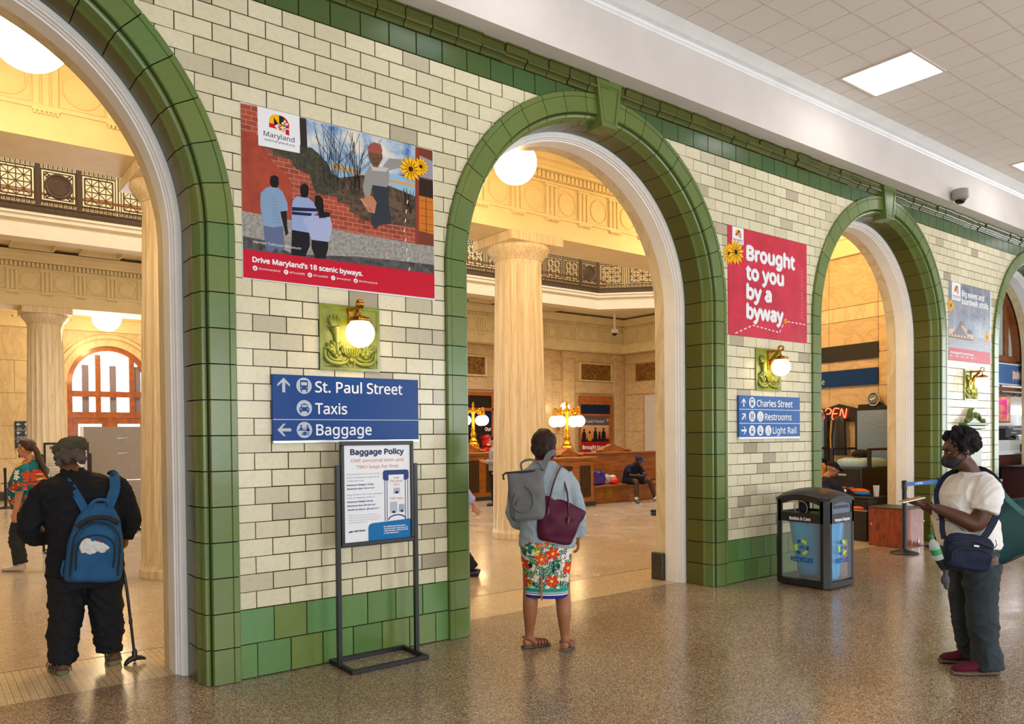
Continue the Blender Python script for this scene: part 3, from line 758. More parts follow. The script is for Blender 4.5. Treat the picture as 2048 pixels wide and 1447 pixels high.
# aisle ceiling over the far aisle, and its frieze
struct(MB().box(-12, FX, 17.3, YW, 6.14, 6.3).build('ceiling', M['stucco']))
m = MB()
for z0, z1, q in ((4.88, 5.19, .1), (5.19, 5.23, .14), (5.23, 5.9, .08), (5.9, 6.14, .2)): m.box(-12, FX, YW - q, YW, z0, z1)
far = struct(m.build('trim_11', M['stucco']))
for n in range(12): MB().box(-2 + n * .71, -1.76 + n * .71, YW - .14, YW - .09, 5.13, 5.19).build('guttae', M['stucco'], far)
struct(MB().box(FX, FX + .2, 17.3, YW, 0, 6.2).build('wall_aisle_end', M['marble']))
struct(MB().box(-12.2, -12, .36, 21, 0, 11.5).build('wall_left', M['marble']))
# pendant globes
def pendant(x, y, z, r, label, e):
    t = thing('globe_light', label, 'pendant light', (x, y, z), group=None)
    MB().ball((0, 0, 0), r, 40, 24).build('glass_globe', M['globe_hi'], t, smooth=60)
    MB().lathe([(.03, r * .97), (.10, r * .96), (.11, r + .03), (.05, r + .06), (.012, r + .08), (.012, 6.122 - z)], 20).build('brass_stem', M['brass'], t, smooth=40)
    point('globe_glow', (0, 0, -r - .12), e, WARM, .2, t)
pendant(-1.27, 2.5, 5.17, .322, 'large lit round globe cut by the top edge in the leftmost arch', 120)
pendant(4.02, 2.5, 5.14, .275, 'large lit round globe hanging in the second arch from the left', 130)
pendant(2.15, 18.5, 5.03, .37, 'small distant lit globe over the far arched door', 110)
# marble wall at the right end of the near aisle (behind the shoe shine stand)
PIV = Vector((11.5, 1.62, 0)); AW = radians(-8)
ew = struct(link('wall_shoe_shine', None, None, PIV, AW))
MB().box(0, .3, -.86, 3.6, 0, 6.2).build('wall_core', M['marblewall'], ew)
def eslab(y0, y1, z0, z1, mt='marblewall', x=-.03): return MB().box(x, .01, y0 + .004, y1 - .004, z0 + .004, z1 - .004, bev=.004).build('marble_slab', M[mt], ew)
for z0, z1 in ((0, .62), (.62, 1.25), (1.25, 1.88), (1.88, 2.5), (2.5, 3.1), (3.1, 3.72), (3.72, 3.98), (3.98, 4.9)):
    for y0, y1 in ((-.86, -.35), (-.35, .02), (.02, 1.05), (1.05, 2.2), (2.2, 3.4)): eslab(y0, y1, z0, z1, 'marble' if z0 in (3.72,) else 'marblewall')
for z0, z1, q in ((4.9, 5.2, .12), (5.2, 5.26, .16), (5.26, 6.0, .1), (6.0, 6.14, .22)): MB().box(-q, .05, -.86, 3.6, z0, z1).build('cornice_band', M['stucco'], ew)
MB().box(-.06, 0, .01, 2.6, 2.99, 3.28).build('vent_grille', plain('black_vent', S(40, 34, 26), .6, var=.4, scale=60), ew)
# ------------------------------------------------------------------ flat print: text and shapes in the local xz plane, facing -y
def flat_mat(name, col, rough=.35):
    t = NT(name); t.set(col, rough, 0, 0, .18); return t.m
FM = {}
def fm(col, rough=.35):
    k = (tuple(col), rough)
    if k not in FM: FM[k] = flat_mat('print_ink_%02d' % len(FM), col, rough)
    return FM[k]
_tc = {}
try:
    import os
    FONT = bpy.data.fonts.load(os.path.join(bpy.utils.system_resource('DATAFILES'), 'fonts', 'NotoSansHebrew-Regular.woff2'))   # the interface font that ships inside Blender
except Exception: FONT = None
def text_geo(body, italic=False):
    k = (body, italic)
    if k in _tc: return _tc[k]
    cu = bpy.data.curves.new('t', 'FONT'); cu.body = body; cu.size = 1; cu.offset = 0
    if FONT: cu.font = FONT
    cu.resolution_u = 3
    if italic: cu.shear = .2
    o = bpy.data.objects.new('t', cu); COL.objects.link(o)
    bpy.context.view_layer.update(); dg = bpy.context.evaluated_depsgraph_get(); e = o.evaluated_get(dg); me = e.to_mesh()
    vs = [(v.co.x, v.co.y) for v in me.vertices]; fs = [tuple(p.vertices) for p in me.polygons]; e.to_mesh_clear()
    bpy.data.objects.remove(o); bpy.data.curves.remove(cu)
    _tc[k] = (vs, fs); return _tc[k]
class Print:
    def __init__(s, step=.0007): s.mb = MB(); s.mats = []; s.step = step
    def mi(s, m):
        if isinstance(m, tuple): m = fm(m)
        if m not in s.mats: s.mats.append(m)
        return s.mats.index(m)
    def poly(s, pts, m, layer=1):
        y = -layer * s.step; s.mb.add([(x, y, z) for x, z in pts], [tuple(range(len(pts)))], s.mi(m)); return s
    def rect(s, x0, x1, z0, z1, m, layer=1): return s.poly([(x0, z0), (x1, z0), (x1, z1), (x0, z1)], m, layer)
    def rrect(s, x0, x1, z0, z1, r, m, layer=1):
        P = []
        for cx, cz, a in ((x1 - r, z0 + r, -pi / 2), (x1 - r, z1 - r, 0), (x0 + r, z1 - r, pi / 2), (x0 + r, z0 + r, pi)):
            P += [(cx + r * cos(a + k * pi / 8), cz + r * sin(a + k * pi / 8)) for k in range(5)]
        return s.poly(P, m, layer)
    def circ(s, x, z, r, m, layer=1, n=28, sz=1): return s.poly([(x + r * cos(2 * pi * k / n), z + r * sz * sin(2 * pi * k / n)) for k in range(n)], m, layer)
    def line(s, pts, w, m, layer=1):
        for (a, b), (c, d) in zip(pts[:-1], pts[1:]):
            v = Vector((c - a, d - b)); 
            if v.length < 1e-6: continue
            n = Vector((-v.y, v.x)).normalized() * w / 2; s.poly([(a + n.x, b + n.y), (a - n.x, b - n.y), (c - n.x, d - n.y), (c + n.x, d + n.y)], m, layer)
        return s
    def text(s, body, x, z, h, m, width=None, bold=False, italic=False, layer=3, align='l', rot=0):
        """h: cap height; width: total width the text is fitted to"""
        vs, fs = text_geo(body, italic); cap = max(v[1] for v in text_geo('H')[0])
        if not vs: return s
        x0 = min(v[0] for v in vs); x1 = max(v[0] for v in vs); sy = h / cap; sx = (width / (x1 - x0)) if width else sy
        off = {'l': 0, 'c': -(x1 - x0) * sx / 2, 'r': -(x1 - x0) * sx}[align]
        P = [((v[0] - x0) * sx + off, v[1] * sy) for v in vs]
        if rot: P = [(a * cos(rot) - b * sin(rot), a * sin(rot) + b * cos(rot)) for a, b in P]
        d = (.035 if bold is True else bold or 0) * h * 2 if bold else 0
        for k, (ex, ez) in enumerate(((0, 0), (d, 0), (-d, 0), (0, d), (0, -d)) if d else ((0, 0),)):
            s.mb.add([(x + a + ex, -(layer + k * .12) * s.step, z + b + ez) for a, b in P], fs, s.mi(m))
        return s
    def build(s, name, parent, loc=None): return stuff(s.mb.build(name, s.mats, parent, loc=loc, fix=False))
WHITE = S(238, 238, 240); INK = S(32, 34, 40); NAVY = S(30, 46, 90); RED = S(200, 16, 46); YEL = S(252, 186, 20)
BLUE = S(0, 62, 134)
def arrow(p, x, z, r, ang, m, layer=3):
    c, s_ = cos(ang), sin(ang); w = .24 * r
    P = [(r, 0), (.12 * r, .88 * r), (-.22 * r, .88 * r), (.36 * r, w * .9), (-r, w * .9), (-r, -w * .9), (.36 * r, -w * .9), (-.22 * r, -.88 * r), (.12 * r, -.88 * r)]
    return p.poly([(x + a * c - b * s_, z + a * s_ + b * c) for a, b in P], m, layer)
def crest(p, x0, z0, w, layer=4):
    """rounded quarter emblem in yellow, black, red and white"""
    h = w * .88; K = INK
    arc = lambda cx, cz, r, a0, a1, n=10: [(cx + r * cos(a0 + (a1 - a0) * k / n), cz + r * sin(a0 + (a1 - a0) * k / n)) for k in range(n + 1)]
    out = [(x0, z0 + h * .25)] + arc(x0 + w * .4, z0 + h * .55, w * .4, pi, pi / 2)[0:] + arc(x0 + w * .6, z0 + h * .55, w * .4, pi / 2, 0) + [(x0 + w, z0 + h * .05), (x0 + w * .6, z0 + h * .16)]
    p.poly(out, YEL, layer)
    p.poly([(x0, z0 + h * .22), (x0 + w * .62, z0 + h * .22), (x0 + w * .62, z0 + h * .45), (x0, z0 + h * .45)], RED, layer + 1)
    p.poly([(x0 + w * .24, z0 + h * .45), (x0 + w * .5, z0 + h * .45), (x0 + w * .24, z0 + h * .82)], K, layer + 1)
    p.poly([(x0 + w * .5, z0 + h * .55), (x0 + w * .74, z0 + h * .45), (x0 + w * .74, z0 + h * .95), (x0 + w * .5, z0 + h * 1.0)], K, layer + 1)
    p.poly([(x0 + w * .74, z0 + h * .05), (x0 + w, z0), (x0 + w, z0 + h * .6), (x0 + w * .9, z0 + h * .82), (x0 + w * .74, z0 + h * .94)], RED, layer + 1)
    for cx, cz, r in ((.42, .42, .055), (.42, .26, .055), (.34, .34, .055), (.5, .34, .055), (.78, .72, .06), (.68, .6, .06), (.88, .6, .06), (.78, .5, .06)): p.circ(x0 + w * cx, z0 + h * cz, w * r, WHITE, layer + 2, 10)
    p.rect(x0 + w * .42, x0 + w, z0 + h * .31, z0 + h * .37, WHITE, layer + 2).rect(x0 + w * .75, x0 + w * .81, z0 + h * .02, z0 + h * .6, WHITE, layer + 2)
def sunflower(p, x, z, r, layer=5, n=13):
    for k in range(n):
        a = 2 * pi * k / n + .2; c, s_ = cos(a), sin(a); w = .17 * r
        p.poly([(x + c * r * .2 - s_ * w * .5, z + s_ * r * .2 + c * w * .5), (x + c * r * .6 - s_ * w, z + s_ * r * .6 + c * w), (x + c * r, z + s_ * r), (x + c * r * .6 + s_ * w, z + s_ * r * .6 - c * w), (x + c * r * .2 + s_ * w * .5, z + s_ * r * .2 - c * w * .5)], YEL, layer)
    p.circ(x, z, r * .30, S(226, 150, 10), layer + 1, 16); p.circ(x, z, r * .2, S(44, 26, 14), layer + 2, 14)
def poster_base(label, x0, w=1.54, h=1.20, col=WHITE):
    t = thing('wall_poster', label, 'poster', (x0, -.004, 2.757), 0, 'tourism posters pasted on the tiled piers')
    MB().box(0, w, 0, .003, 0, h).build('sheet', fm(col, .3), t); return t
def social(p, pts, z, r, h, m=WHITE):
    for (x, nm, w) in pts:
        p.circ(x, z + h * .45, r, m, 4, 14); p.circ(x, z + h * .45, r * .45, RED, 5, 10); p.text(nm, x + r * 1.35, z, h, m, w, layer=4)
# poster 1 ------------------------------------------------------------------
P1 = {'sky': [(0.466,1.196),(1.385,1.2),(1.373,0.97),(0.906,0.879),(0.474,0.947)],
 'water': [(0.508,0.944),(1.372,0.94),(1.37,0.778),(0.623,0.78)],
 'marsh': [(0.529,0.762),(0.918,0.882),(1.37,0.802),(1.363,0.556),(0.882,0.567),(0.527,0.663)],
 'sand': [(0.673,0.923),(0.918,0.899),(0.918,0.882),(0.66,0.881)],
 'sand2': [(1.125,0.893),(1.372,0.896),(1.371,0.874),(1.124,0.873)],
 'wall_brick': [(0.001,1.193),(0.119,1.197),(0.115,0.924),(0.222,0.915),(0.221,0.883),(0.359,0.88),(0.359,0.837),(0.495,0.815),(0.494,0.777),(0.529,0.773),(0.527,0.674),(0.705,0.674),(0.705,0.639),(0.805,0.636),(0.804,0.582),(0.882,0.573),(0.882,0.538),(1.367,0.556),(1.397,0.531),(1.396,0.429),(0.654,0.435),(0.359,0.451),(0.001,0.459)],
 'wall_plain': [(0.002,1.002),(0.11,1.006),(0.215,0.84),(0.324,0.765),(0.357,0.707),(0.362,0.452),(0.001,0.459)],
 'pave': [(0.001,0.459),(0.359,0.451),(0.654,0.435),(1.396,0.429),(1.537,0.433),(1.537,0.211),(0.004,0.2)],
 'pshade': [(0.003,0.288),(0.164,0.28),(0.361,0.212),(0.651,0.239),(0.859,0.261),(1.183,0.275),(1.537,0.284),(1.537,0.211),(0.004,0.2)],
 'pillar': [(1.376,1.196),(1.41,1.196),(1.396,0.425),(1.363,0.428)],
 'rbuild': [(1.41,1.196),(1.534,1.196),(1.537,0.433),(1.396,0.429)],
 'rroof': [(1.412,1.134),(1.535,1.111),(1.534,0.965),(1.407,0.965)],
 'rdark': [(1.407,0.953),(1.534,0.953),(1.532,0.817),(1.402,0.82)],
 'door1': [(1.402,0.814),(1.535,0.812),(1.534,0.527),(1.396,0.537)],
 'trunk': [(0.42,1.196),(0.471,1.197),(0.479,0.949),(0.428,0.959)],
 'bush': [(0.222,0.915),(0.361,0.977),(0.509,0.999),(0.602,0.941),(0.624,0.846),(0.696,0.838),(0.719,0.753),(0.622,0.691),(0.528,0.685),(0.495,0.799),(0.392,0.822),(0.359,0.88)],
 'bush2': [(0.566,0.934),(0.625,0.924),(0.671,0.833),(0.732,0.823),(0.718,0.731),(0.61,0.677),(0.552,0.766)],
 'm1_head': [(0.203,0.731),(0.23,0.747),(0.26,0.737),(0.262,0.689),(0.248,0.66),(0.21,0.659),(0.197,0.688)],
 'm1_shirt': [(0.213,0.667),(0.251,0.666),(0.289,0.641),(0.321,0.572),(0.326,0.514),(0.27,0.499),(0.286,0.4),(0.214,0.378),(0.144,0.383),(0.127,0.517),(0.131,0.602),(0.169,0.646)],
 'm1_arm': [(0.27,0.501),(0.316,0.512),(0.319,0.4),(0.326,0.358),(0.307,0.331),(0.296,0.385)],
 'm1_short': [(0.147,0.386),(0.288,0.397),(0.297,0.246),(0.255,0.208),(0.241,0.238),(0.201,0.206),(0.163,0.212)],
 'm2_head': [(0.425,0.715),(0.453,0.731),(0.482,0.714),(0.481,0.654),(0.463,0.629),(0.426,0.628),(0.417,0.675)],
 'm2_shirt': [(0.389,0.627),(0.481,0.632),(0.549,0.579),(0.561,0.547),(0.502,0.499),(0.483,0.381),(0.352,0.383),(0.352,0.534),(0.361,0.589)],
 'm2_str': [(0.354,0.545),(0.549,0.567),(0.555,0.546),(0.354,0.518)],
 'm2_str2': [(0.354,0.513),(0.502,0.524),(0.502,0.505),(0.354,0.491)],
 'm2_leg': [(0.354,0.386),(0.483,0.381),(0.487,0.294),(0.452,0.208),(0.344,0.204)],
 'w_hair': [(0.527,0.652),(0.562,0.667),(0.591,0.641),(0.598,0.554),(0.607,0.5),(0.572,0.527),(0.526,0.586)],
 'w_arm': [(0.549,0.556),(0.65,0.551),(0.637,0.521),(0.56,0.498)],
 'w_shirt': [(0.432,0.472),(0.502,0.51),(0.643,0.522),(0.661,0.464),(0.654,0.418),(0.631,0.337),(0.499,0.334),(0.472,0.401)],
 'w_leg': [(0.499,0.334),(0.629,0.337),(0.626,0.286),(0.603,0.211),(0.527,0.206),(0.499,0.274)],
 'f_scarf': [(0.959,1.107),(1.011,1.15),(1.069,1.143),(1.082,1.099),(1.075,1.069),(0.965,1.063)],
 'f_face': [(0.961,1.074),(1.077,1.084),(1.085,1.042),(1.041,0.963),(1.002,0.961),(0.968,1.018)],
 'f_body': [(0.976,0.962),(1.073,0.964),(1.14,1.053),(1.315,1.078),(1.307,1.035),(1.139,0.96),(1.138,0.878),(1.117,0.827),(0.994,0.821),(0.973,0.731),(0.929,0.723),(0.911,0.789),(0.931,0.884)],
 'f_shawl': [(0.977,0.973),(1.139,0.977),(1.112,0.943),(0.995,0.931)],
 'f_hand': [(0.941,0.737),(0.992,0.735),(1.028,0.695),(1.01,0.611),(0.959,0.608),(0.884,0.702),(0.922,0.705)],
 'f_skirt': [(0.994,0.821),(1.13,0.83),(1.129,0.736),(1.153,0.553),(1.048,0.524),(1.015,0.49),(0.977,0.525),(0.991,0.596),(1.024,0.671)],
 'plank': [(1.136,0.76),(1.365,0.682),(1.357,0.633),(1.135,0.69)],
 'red': [(0.004,0.2),(1.537,0.211),(1.536,0.013),(0.003,0.006)],
 'card': [(0.116,1.199),(0.42,1.201),(0.419,0.938),(0.12,0.93)]}
t1 = poster_base('wide poster of three people before a painted brick wall, with a red strip under it', -.306)
p = Print(.0004)
mn = NT('print_cloudy_sky'); v = mn.obj(); n = mn.noise(5, 5, .6, v, .4); mn.set(mn.ramp(n.outputs[0], [(.35, S(70, 120, 180)), (.5, S(170, 190, 210)), (.65, S(232, 222, 206))]).outputs[0], .3); SKY = mn.m
mn = NT('print_brick'); b = mn.node('ShaderNodeTexBrick'); mp_ = mn.node('ShaderNodeMapping'); mp_.inputs['Rotation'].default_value = (radians(90), 0, 0); tc_ = mn.node('ShaderNodeTexCoord'); mn.l(tc_.outputs['Object'], mp_.inputs[0]); mn.l(mp_.outputs[0], b.inputs['Vector'])
b.inputs['Scale'].default_value = 1; b.inputs['Brick Width'].default_value = .075; b.inputs['Row Height'].default_value = .034; b.inputs['Mortar Size'].default_value = .0016
b.inputs['Color1'].default_value = S(176, 72, 44); b.inputs['Color2'].default_value = S(140, 52, 32); b.inputs['Mortar'].default_value = S(214, 150, 120); mn.set(b.outputs['Color'], .3); BRK = mn.m
def mottled(name, a, b_, sc=12):
    q = NT(name); v = q.obj(); n = q.noise(sc, 6, .7, v); q.set(q.ramp(n.outputs[0], [(.4, a), (.6, b_)]).outputs[0], .3); return q.m
PAV = mottled('print_pavement', S(128, 124, 120), S(170, 164, 156), 40); DPAV = mottled('print_dark_pavement', S(40, 38, 38), S(90, 86, 82), 14)
FOL = mottled('print_foliage', S(26, 30, 20), S(70, 66, 38), 30); MAR = mottled('print_marsh', S(46, 36, 28), S(104, 80, 56), 26); PLN = mottled('print_red_wall', S(150, 48, 22), S(176, 62, 30), 8)
order = [('sky', SKY), ('water', S(150, 184, 212)), ('sand', S(214, 160, 90)), ('sand2', S(214, 160, 90)), ('marsh', MAR), ('plank', S(110, 84, 64)), ('rbuild', S(120, 60, 40)), ('rroof', S(150, 150, 160)), ('rdark', S(50, 36, 30)), ('door1', S(206, 116, 36)), ('wall_brick', BRK), ('wall_plain', PLN), ('trunk', S(52, 44, 38)), ('pave', PAV), ('pshade', DPAV), ('pillar', S(140, 62, 46)), ('bush', FOL), ('bush2', FOL),
         ('f_skirt', S(52, 56, 66)), ('f_body', S(150, 146, 142)), ('f_shawl', S(196, 192, 184)), ('f_face', S(112, 78, 58)), ('f_scarf', S(160, 84, 76)), ('f_hand', S(190, 128, 96)),
         ('m1_short', S(96, 108, 140)), ('m1_arm', S(34, 26, 26)), ('m1_shirt', S(132, 158, 190)), ('m1_head', S(24, 20, 22)), ('m2_leg', S(24, 22, 28)), ('w_leg', S(28, 24, 28)), ('m2_shirt', S(150, 166, 206)), ('m2_str', S(28, 34, 66)), ('m2_str2', S(28, 34, 66)), ('m2_head', S(24, 20, 22)), ('w_shirt', S(168, 176, 212)), ('w_arm', S(34, 26, 26)), ('w_hair', S(26, 20, 20)), ('red', RED), ('card', WHITE)]
p.rect(.1, 1.40, .43, 1.0, MAR, .9)
for li, (k, m) in enumerate(order): p.poly(P1[k], m, 1 + li * .25)
random.seed(5)
for k in range(46):   # bare reeds
    x = .60 + random.random() * .30; z = .70 + random.random() * .12; a = random.gauss(0, .22); L = .22 + random.random() * .25
    p.line([(x, z), (x + sin(a) * L * .5, z + L * .5), (x + sin(a * 1.8) * L, min(1.185, z + L))], .0028, S(48, 38, 34), 6)
for k in range(14):
    x = 1.26 + random.random() * .10; p.line([(x, .66), (x + random.gauss(0, .05), .80 + random.random() * .06)], .003, S(40, 34, 30), 6.2)
for k in range(10): p.line([(.21, .60 - k * .02), (.235 + .004 * k, .60 - k * .02)], .002, S(98, 124, 160), 11)
for z in (.55, .60, .66, .72, .78): p.line([(1.41, z), (1.53, z)], .003, S(110, 56, 16), 4.6)
p.line([(1.468, .53), (1.468, .81)], .005, S(90, 44, 14), 4.7)
p.line([(1.0, 1.02), (1.015, 1.018)], .004, INK, 9).line([(1.035, 1.03), (1.05, 1.034)], .004, INK, 9).line([(1.01, .99), (1.045, .992)], .005, S(80, 44, 36), 9)
for k in range(5): p.line([(.895 + k * .018, .70 - k * .016), (.925 + k * .02, .655 - k * .012)], .006, S(214, 152, 118), 9.5)
for k in range(9): p.line([(1.30 - k * .010 + (k > 3) * .02 * (k - 3), .76 - k * .075), (1.292 - k * .010 + (k > 3) * .02 * (k - 3), .73 - k * .075)], .007, WHITE, 10)
crest(p, .197, 1.045, .145, 12)
sunflower(p, 1.421, 1.046, .075, 13); sunflower(p, 1.328, 1.007, .105, 16)
p.build('printed_picture', t1)
p = Print(.0004)
p.text('Maryland', .158, 1.005, .034, S(28, 28, 34), .222, layer=13).text('visitmaryland.org', .16, .975, .015, S(60, 60, 66), .22, layer=13)
p.text('Harriet Tubman Museum', .071, .251, .017, WHITE, .347, italic=True, layer=13)
p.text('Drive Maryland\u2019s 18 scenic byways.', .068, .120, .034, WHITE, .833, bold=True, layer=13)
for (x, nm, w) in ((.084, '@visitmaryland', .150), (.305, '@TravelMD', .112), (.482, '@TravelMD', .112), (.662, '@maryland', .112), (.843, '@visitmaryland', .152)):
    p.circ(x, .078, .017, WHITE, 13, 18); p.text({.084: 'o', .305: 'f', .482: 'X', .662: '>', .843: 'p'}[x], x, .070, .016, RED, None, True, layer=14, align='c'); p.text(nm, x + .027, .072, .014, WHITE, w, layer=13)
p.build('lettering', t1)
# poster 2 ------------------------------------------------------------------
t2 = poster_base('red poster reading Brought to you by a byway', 5.02, 1.54, 1.20, S(206, 18, 56))
REDP = mottled('print_red', S(190, 14, 50), S(214, 30, 66), 3)
p = Print(); p.rect(0, 1.54, 0, 1.2, REDP, 1); p.rrect(.08, .285, 1.015, 1.2, .012, WHITE, 2); crest(p, .135, 1.085, .10, 3)
sunflower(p, .02, .885, .12, 4); sunflower(p, .137, .92, .15, 7)
for (a, b) in (((.122, .019), (.443, .134)), ((.443, .134), (.966, .089)), ((.966, .089), (1.058, .219)), ((1.132, .231), (1.53, .224))):
    d = Vector(b) - Vector(a); n = int(d.length / .07)
    for k in range(n): q = Vector(a) + d * (k / n); r = Vector(a) + d * ((k + .55) / n); p.line([tuple(q), tuple(r)], .012, WHITE, 4)
sunflower(p, 1.088, .234, .035, 4)
p.build('printed_picture', t2)
p = Print(); p.text('Maryland', .10, 1.05, .024, INK, .165, layer=4).text('visitmaryland.org', .10, 1.03, .011, INK, .165, layer=4)
for tx, x, z, w in (('Brought', .342, .868, .933), ('to you', .33, .650, .713), ('by a', .338, .433, .459), ('byway', .336, .212, .70)): p.text(tx, x, z, .150, WHITE, w, bold=.05, layer=5)
p.text('YOU\u2019RE WELCOME', 1.41, .879, .036, S(236, 130, 150), .60, layer=5, rot=-pi / 2)
p.build('lettering', t2)
# poster 3 ------------------------------------------------------------------
t3 = poster_base('poster of a boardwalk house under a grey sky reading Big waves and boardwalk strolls', 10.388)
p = Print(.0005)
DUSK = mottled('print_dusk_sky', S(84, 96, 122), S(150, 152, 162), 3); SEA = mottled('print_dusk_sea', S(52, 56, 72), S(96, 88, 92), 12)
p.rect(0, 1.51, .36, 1.2, DUSK, 1).rect(0, 1.51, .19, .41, SEA, 2).rect(0, 1.51, 0, .194, RED, 3).rrect(.11, .41, .925, 1.2, .012, WHITE, 3)
p.poly([(0, .477), (.213, .483), (.213, .441), (.381, .528), (.381, .581), (.527, .582), (.527, .529), (.625, .482), (.75, .48), (.851, .433), (.861, .357), (0, .32)], S(206, 178, 150), 4)
p.poly([(.10, .40), (.40, .56), (.66, .40)], S(120, 106, 104), 5).poly([(.36, .55), (.545, .55), (.50, .62), (.41, .62)], S(130, 112, 108), 5).poly([(.62, .44), (.86, .44), (.78, .51), (.68, .51)], S(90, 84, 88), 5).rect(0, .86, .34, .365, S(90, 72, 62), 5)
for k in range(7): p.rect(.05 + k * .11, .085 + k * .11, .37, .40, S(96, 74, 60), 6)
crest(p, .19, 1.03, .14, 5); sunflower(p, .07, .83, .11, 5); sunflower(p, 1.386, .438, .11, 5)
p.build('printed_picture', t3)
p = Print(.0005); p.text('Maryland', .14, .975, .03, INK, .24, layer=5).text('visitmaryland.org', .14, .95, .013, INK, .24, layer=5)
p.text('Big waves and', .455, 1.012, .085, WHITE, .81, bold=True, layer=5).text('boardwalk strolls.', .455, .893, .085, WHITE, .995, bold=True, layer=5)
p.text('Drive Maryland\u2019s 18 scenic byways.', .047, .104, .034, WHITE, .833, bold=True, layer=6)
for x, nm, w in ((.061, '@visitmaryland', .15), (.282, '@TravelMD', .112), (.46, '@TravelMD', .112), (.64, '@maryland', .112), (.82, '@visitmaryland', .15)): p.circ(x, .068, .017, WHITE, 6, 12); p.text(nm, x + .027, .062, .014, WHITE, w, layer=6)
p.build('lettering', t3)

# wayfinding signs ----------------------------------------------------------
M['signblue'] = plain('blue_sign_enamel', BLUE, .3, var=.02, spec=.2)
M['signblue2'] = plain('blue_sign_enamel_worn', S(44, 100, 170), .35, var=.03, spec=.25)
SILV = S(190, 196, 206)
def pict(p, kind, x, z, r, bg=SILV, fg=BLUE):
    p.circ(x, z, r, bg, 2, 36); R = lambda a, b, c, d, m=fg, l=3: p.rect(x + a * r, x + b * r, z + c * r, z + d * r, m, l)
    if kind == 'bus':
        p.rrect(x - .5 * r, x + .5 * r, z - .5 * r, z + .68 * r, .12 * r, fg, 3); p.rrect(x - .38 * r, x + .38 * r, z + .05 * r, z + .45 * r, .05 * r, bg, 4); R(-.42, -.28, -.78, -.45); R(.28, .42, -.78, -.45); p.circ(x - .34 * r, z - .25 * r, .08 * r, bg, 4, 10); p.circ(x + .34 * r, z - .25 * r, .08 * r, bg, 4, 10)
    if kind == 'taxi':
        p.poly([(x + a * r, z + b * r) for a, b in ((-.62, -.38), (.62, -.38), (.66, -.02), (.5, .12), (.36, .5), (-.36, .5), (-.5, .12), (-.66, -.02))], fg, 3); p.poly([(x + a * r, z + b * r) for a, b in ((-.38, .14), (.38, .14), (.28, .4), (-.28, .4))], bg, 4)
        R(-.56, -.38, -.6, -.36); R(.38, .56, -.6, -.36); R(-.1, .1, .5, .6); p.circ(x - .44 * r, z - .12 * r, .09 * r, bg, 4, 10); p.circ(x + .44 * r, z - .12 * r, .09 * r, bg, 4, 10)
    if kind == 'bag':
        R(-.82, .72, -.08, .05); R(-.1, .24, -.66, -.2); R(-.3, -.14, -.66, -.3); R(.34, .42, -.66, .0); R(.5, .58, -.66, .0)
        for a in (-.42, .4): p.circ(x + a * r, z + .52 * r, .12 * r, fg, 3, 10)
        p.poly([(x + a * r, z + b * r) for a, b in ((-.62, .05), (-.25, .05), (-.3, .36), (-.56, .36))], fg, 3); p.poly([(x + a * r, z + b * r) for a, b in ((.26, -.1), (.62, -.1), (.56, .36), (.3, .36))], fg, 3); p.line([(x - .3 * r, z + .15 * r), (x + .3 * r, z + .3 * r)], .06 * r, fg, 3)
    if kind == 'people':
        for a in (-.3, .3):
            p.circ(x + a * r, z + .55 * r, .12 * r, fg, 3, 10); R(a - .16, a + .16, -.1, .38); R(a - .12, a - .02, -.65, -.1); R(a + .02, a + .12, -.65, -.1)
        R(-.015, .015, -.7, .7)
    if kind == 'wheel':
        p.circ(x, z + .58 * r, .11 * r, fg, 3, 10); p.line([(x, z + .45 * r), (x + .02 * r, z - .1 * r), (x + .35 * r, z - .1 * r), (x + .5 * r, z - .55 * r)], .1 * r, fg, 3)
        P = [(x - .05 * r + .38 * r * cos(a), z - .32 * r + .38 * r * sin(a)) for a in [2.2 + k * .35 for k in range(12)]]; p.line(P, .07 * r, fg, 3)
    if kind == 'tram': p.rrect(x - .4 * r, x + .4 * r, z - .45 * r, z + .35 * r, .1 * r, fg, 3); R(-.3, .3, -.05, .22, bg, 4); R(-.04, .04, .35, .7); R(-.45, .45, -.6, -.52); p.line([(x - .3 * r, z + .5 * r), (x + .3 * r, z + .5 * r)], .06 * r, fg, 3)
    if kind == 'lift': R(-.36, .36, -.6, .2); R(-.26, .26, -.2, .1, bg, 4); arrow(p, x - .16 * r, z + .46 * r, .16 * r, pi / 2, fg); arrow(p, x + .16 * r, z + .46 * r, .16 * r, -pi / 2, fg)
    if kind == 'dash': R(-.5, .5, -.12, .12)
s1 = thing('direction_sign', 'blue sign reading St. Paul Street, Taxis and Baggage', 'sign', (-.12, -.03, 1.63), 0, 'blue wayfinding signs on the tiled piers')
MB().box(0, 1.175, 0, .026, .012, .478, bev=.002).build('sign_board', M['signblue'], s1); MB().box(-.001, 1.176, -.002, .026, -.008, .012, bev=.002).build('bottom_rail', M['chrome'], s1)
p = Print(); p.rect(0, 1.175, .158, .164, SILV, 2); arrow(p, .081, .404, .052, pi / 2, SILV, 2); arrow(p, .081, .088, .05, pi, SILV, 2)
pict(p, 'bus', .231, .403, .058); pict(p, 'taxi', .231, .243, .058); pict(p, 'bag', .230, .087, .058); p.build('pictogram', s1)
p = Print(); p.text('St. Paul Street', .316, .360, .077, WHITE, .714, .012, layer=2).text('Taxis', .314, .203, .077, WHITE, .248, .012, layer=2).text('Baggage', .320, .049, .077, WHITE, .441, .012, layer=2).build('lettering', s1)
s2 = thing('direction_sign', 'blue sign reading Charles Street, Restrooms and Light Rail', 'sign', (5.172, -.03, 1.6), 0, 'blue wayfinding signs on the tiled piers')
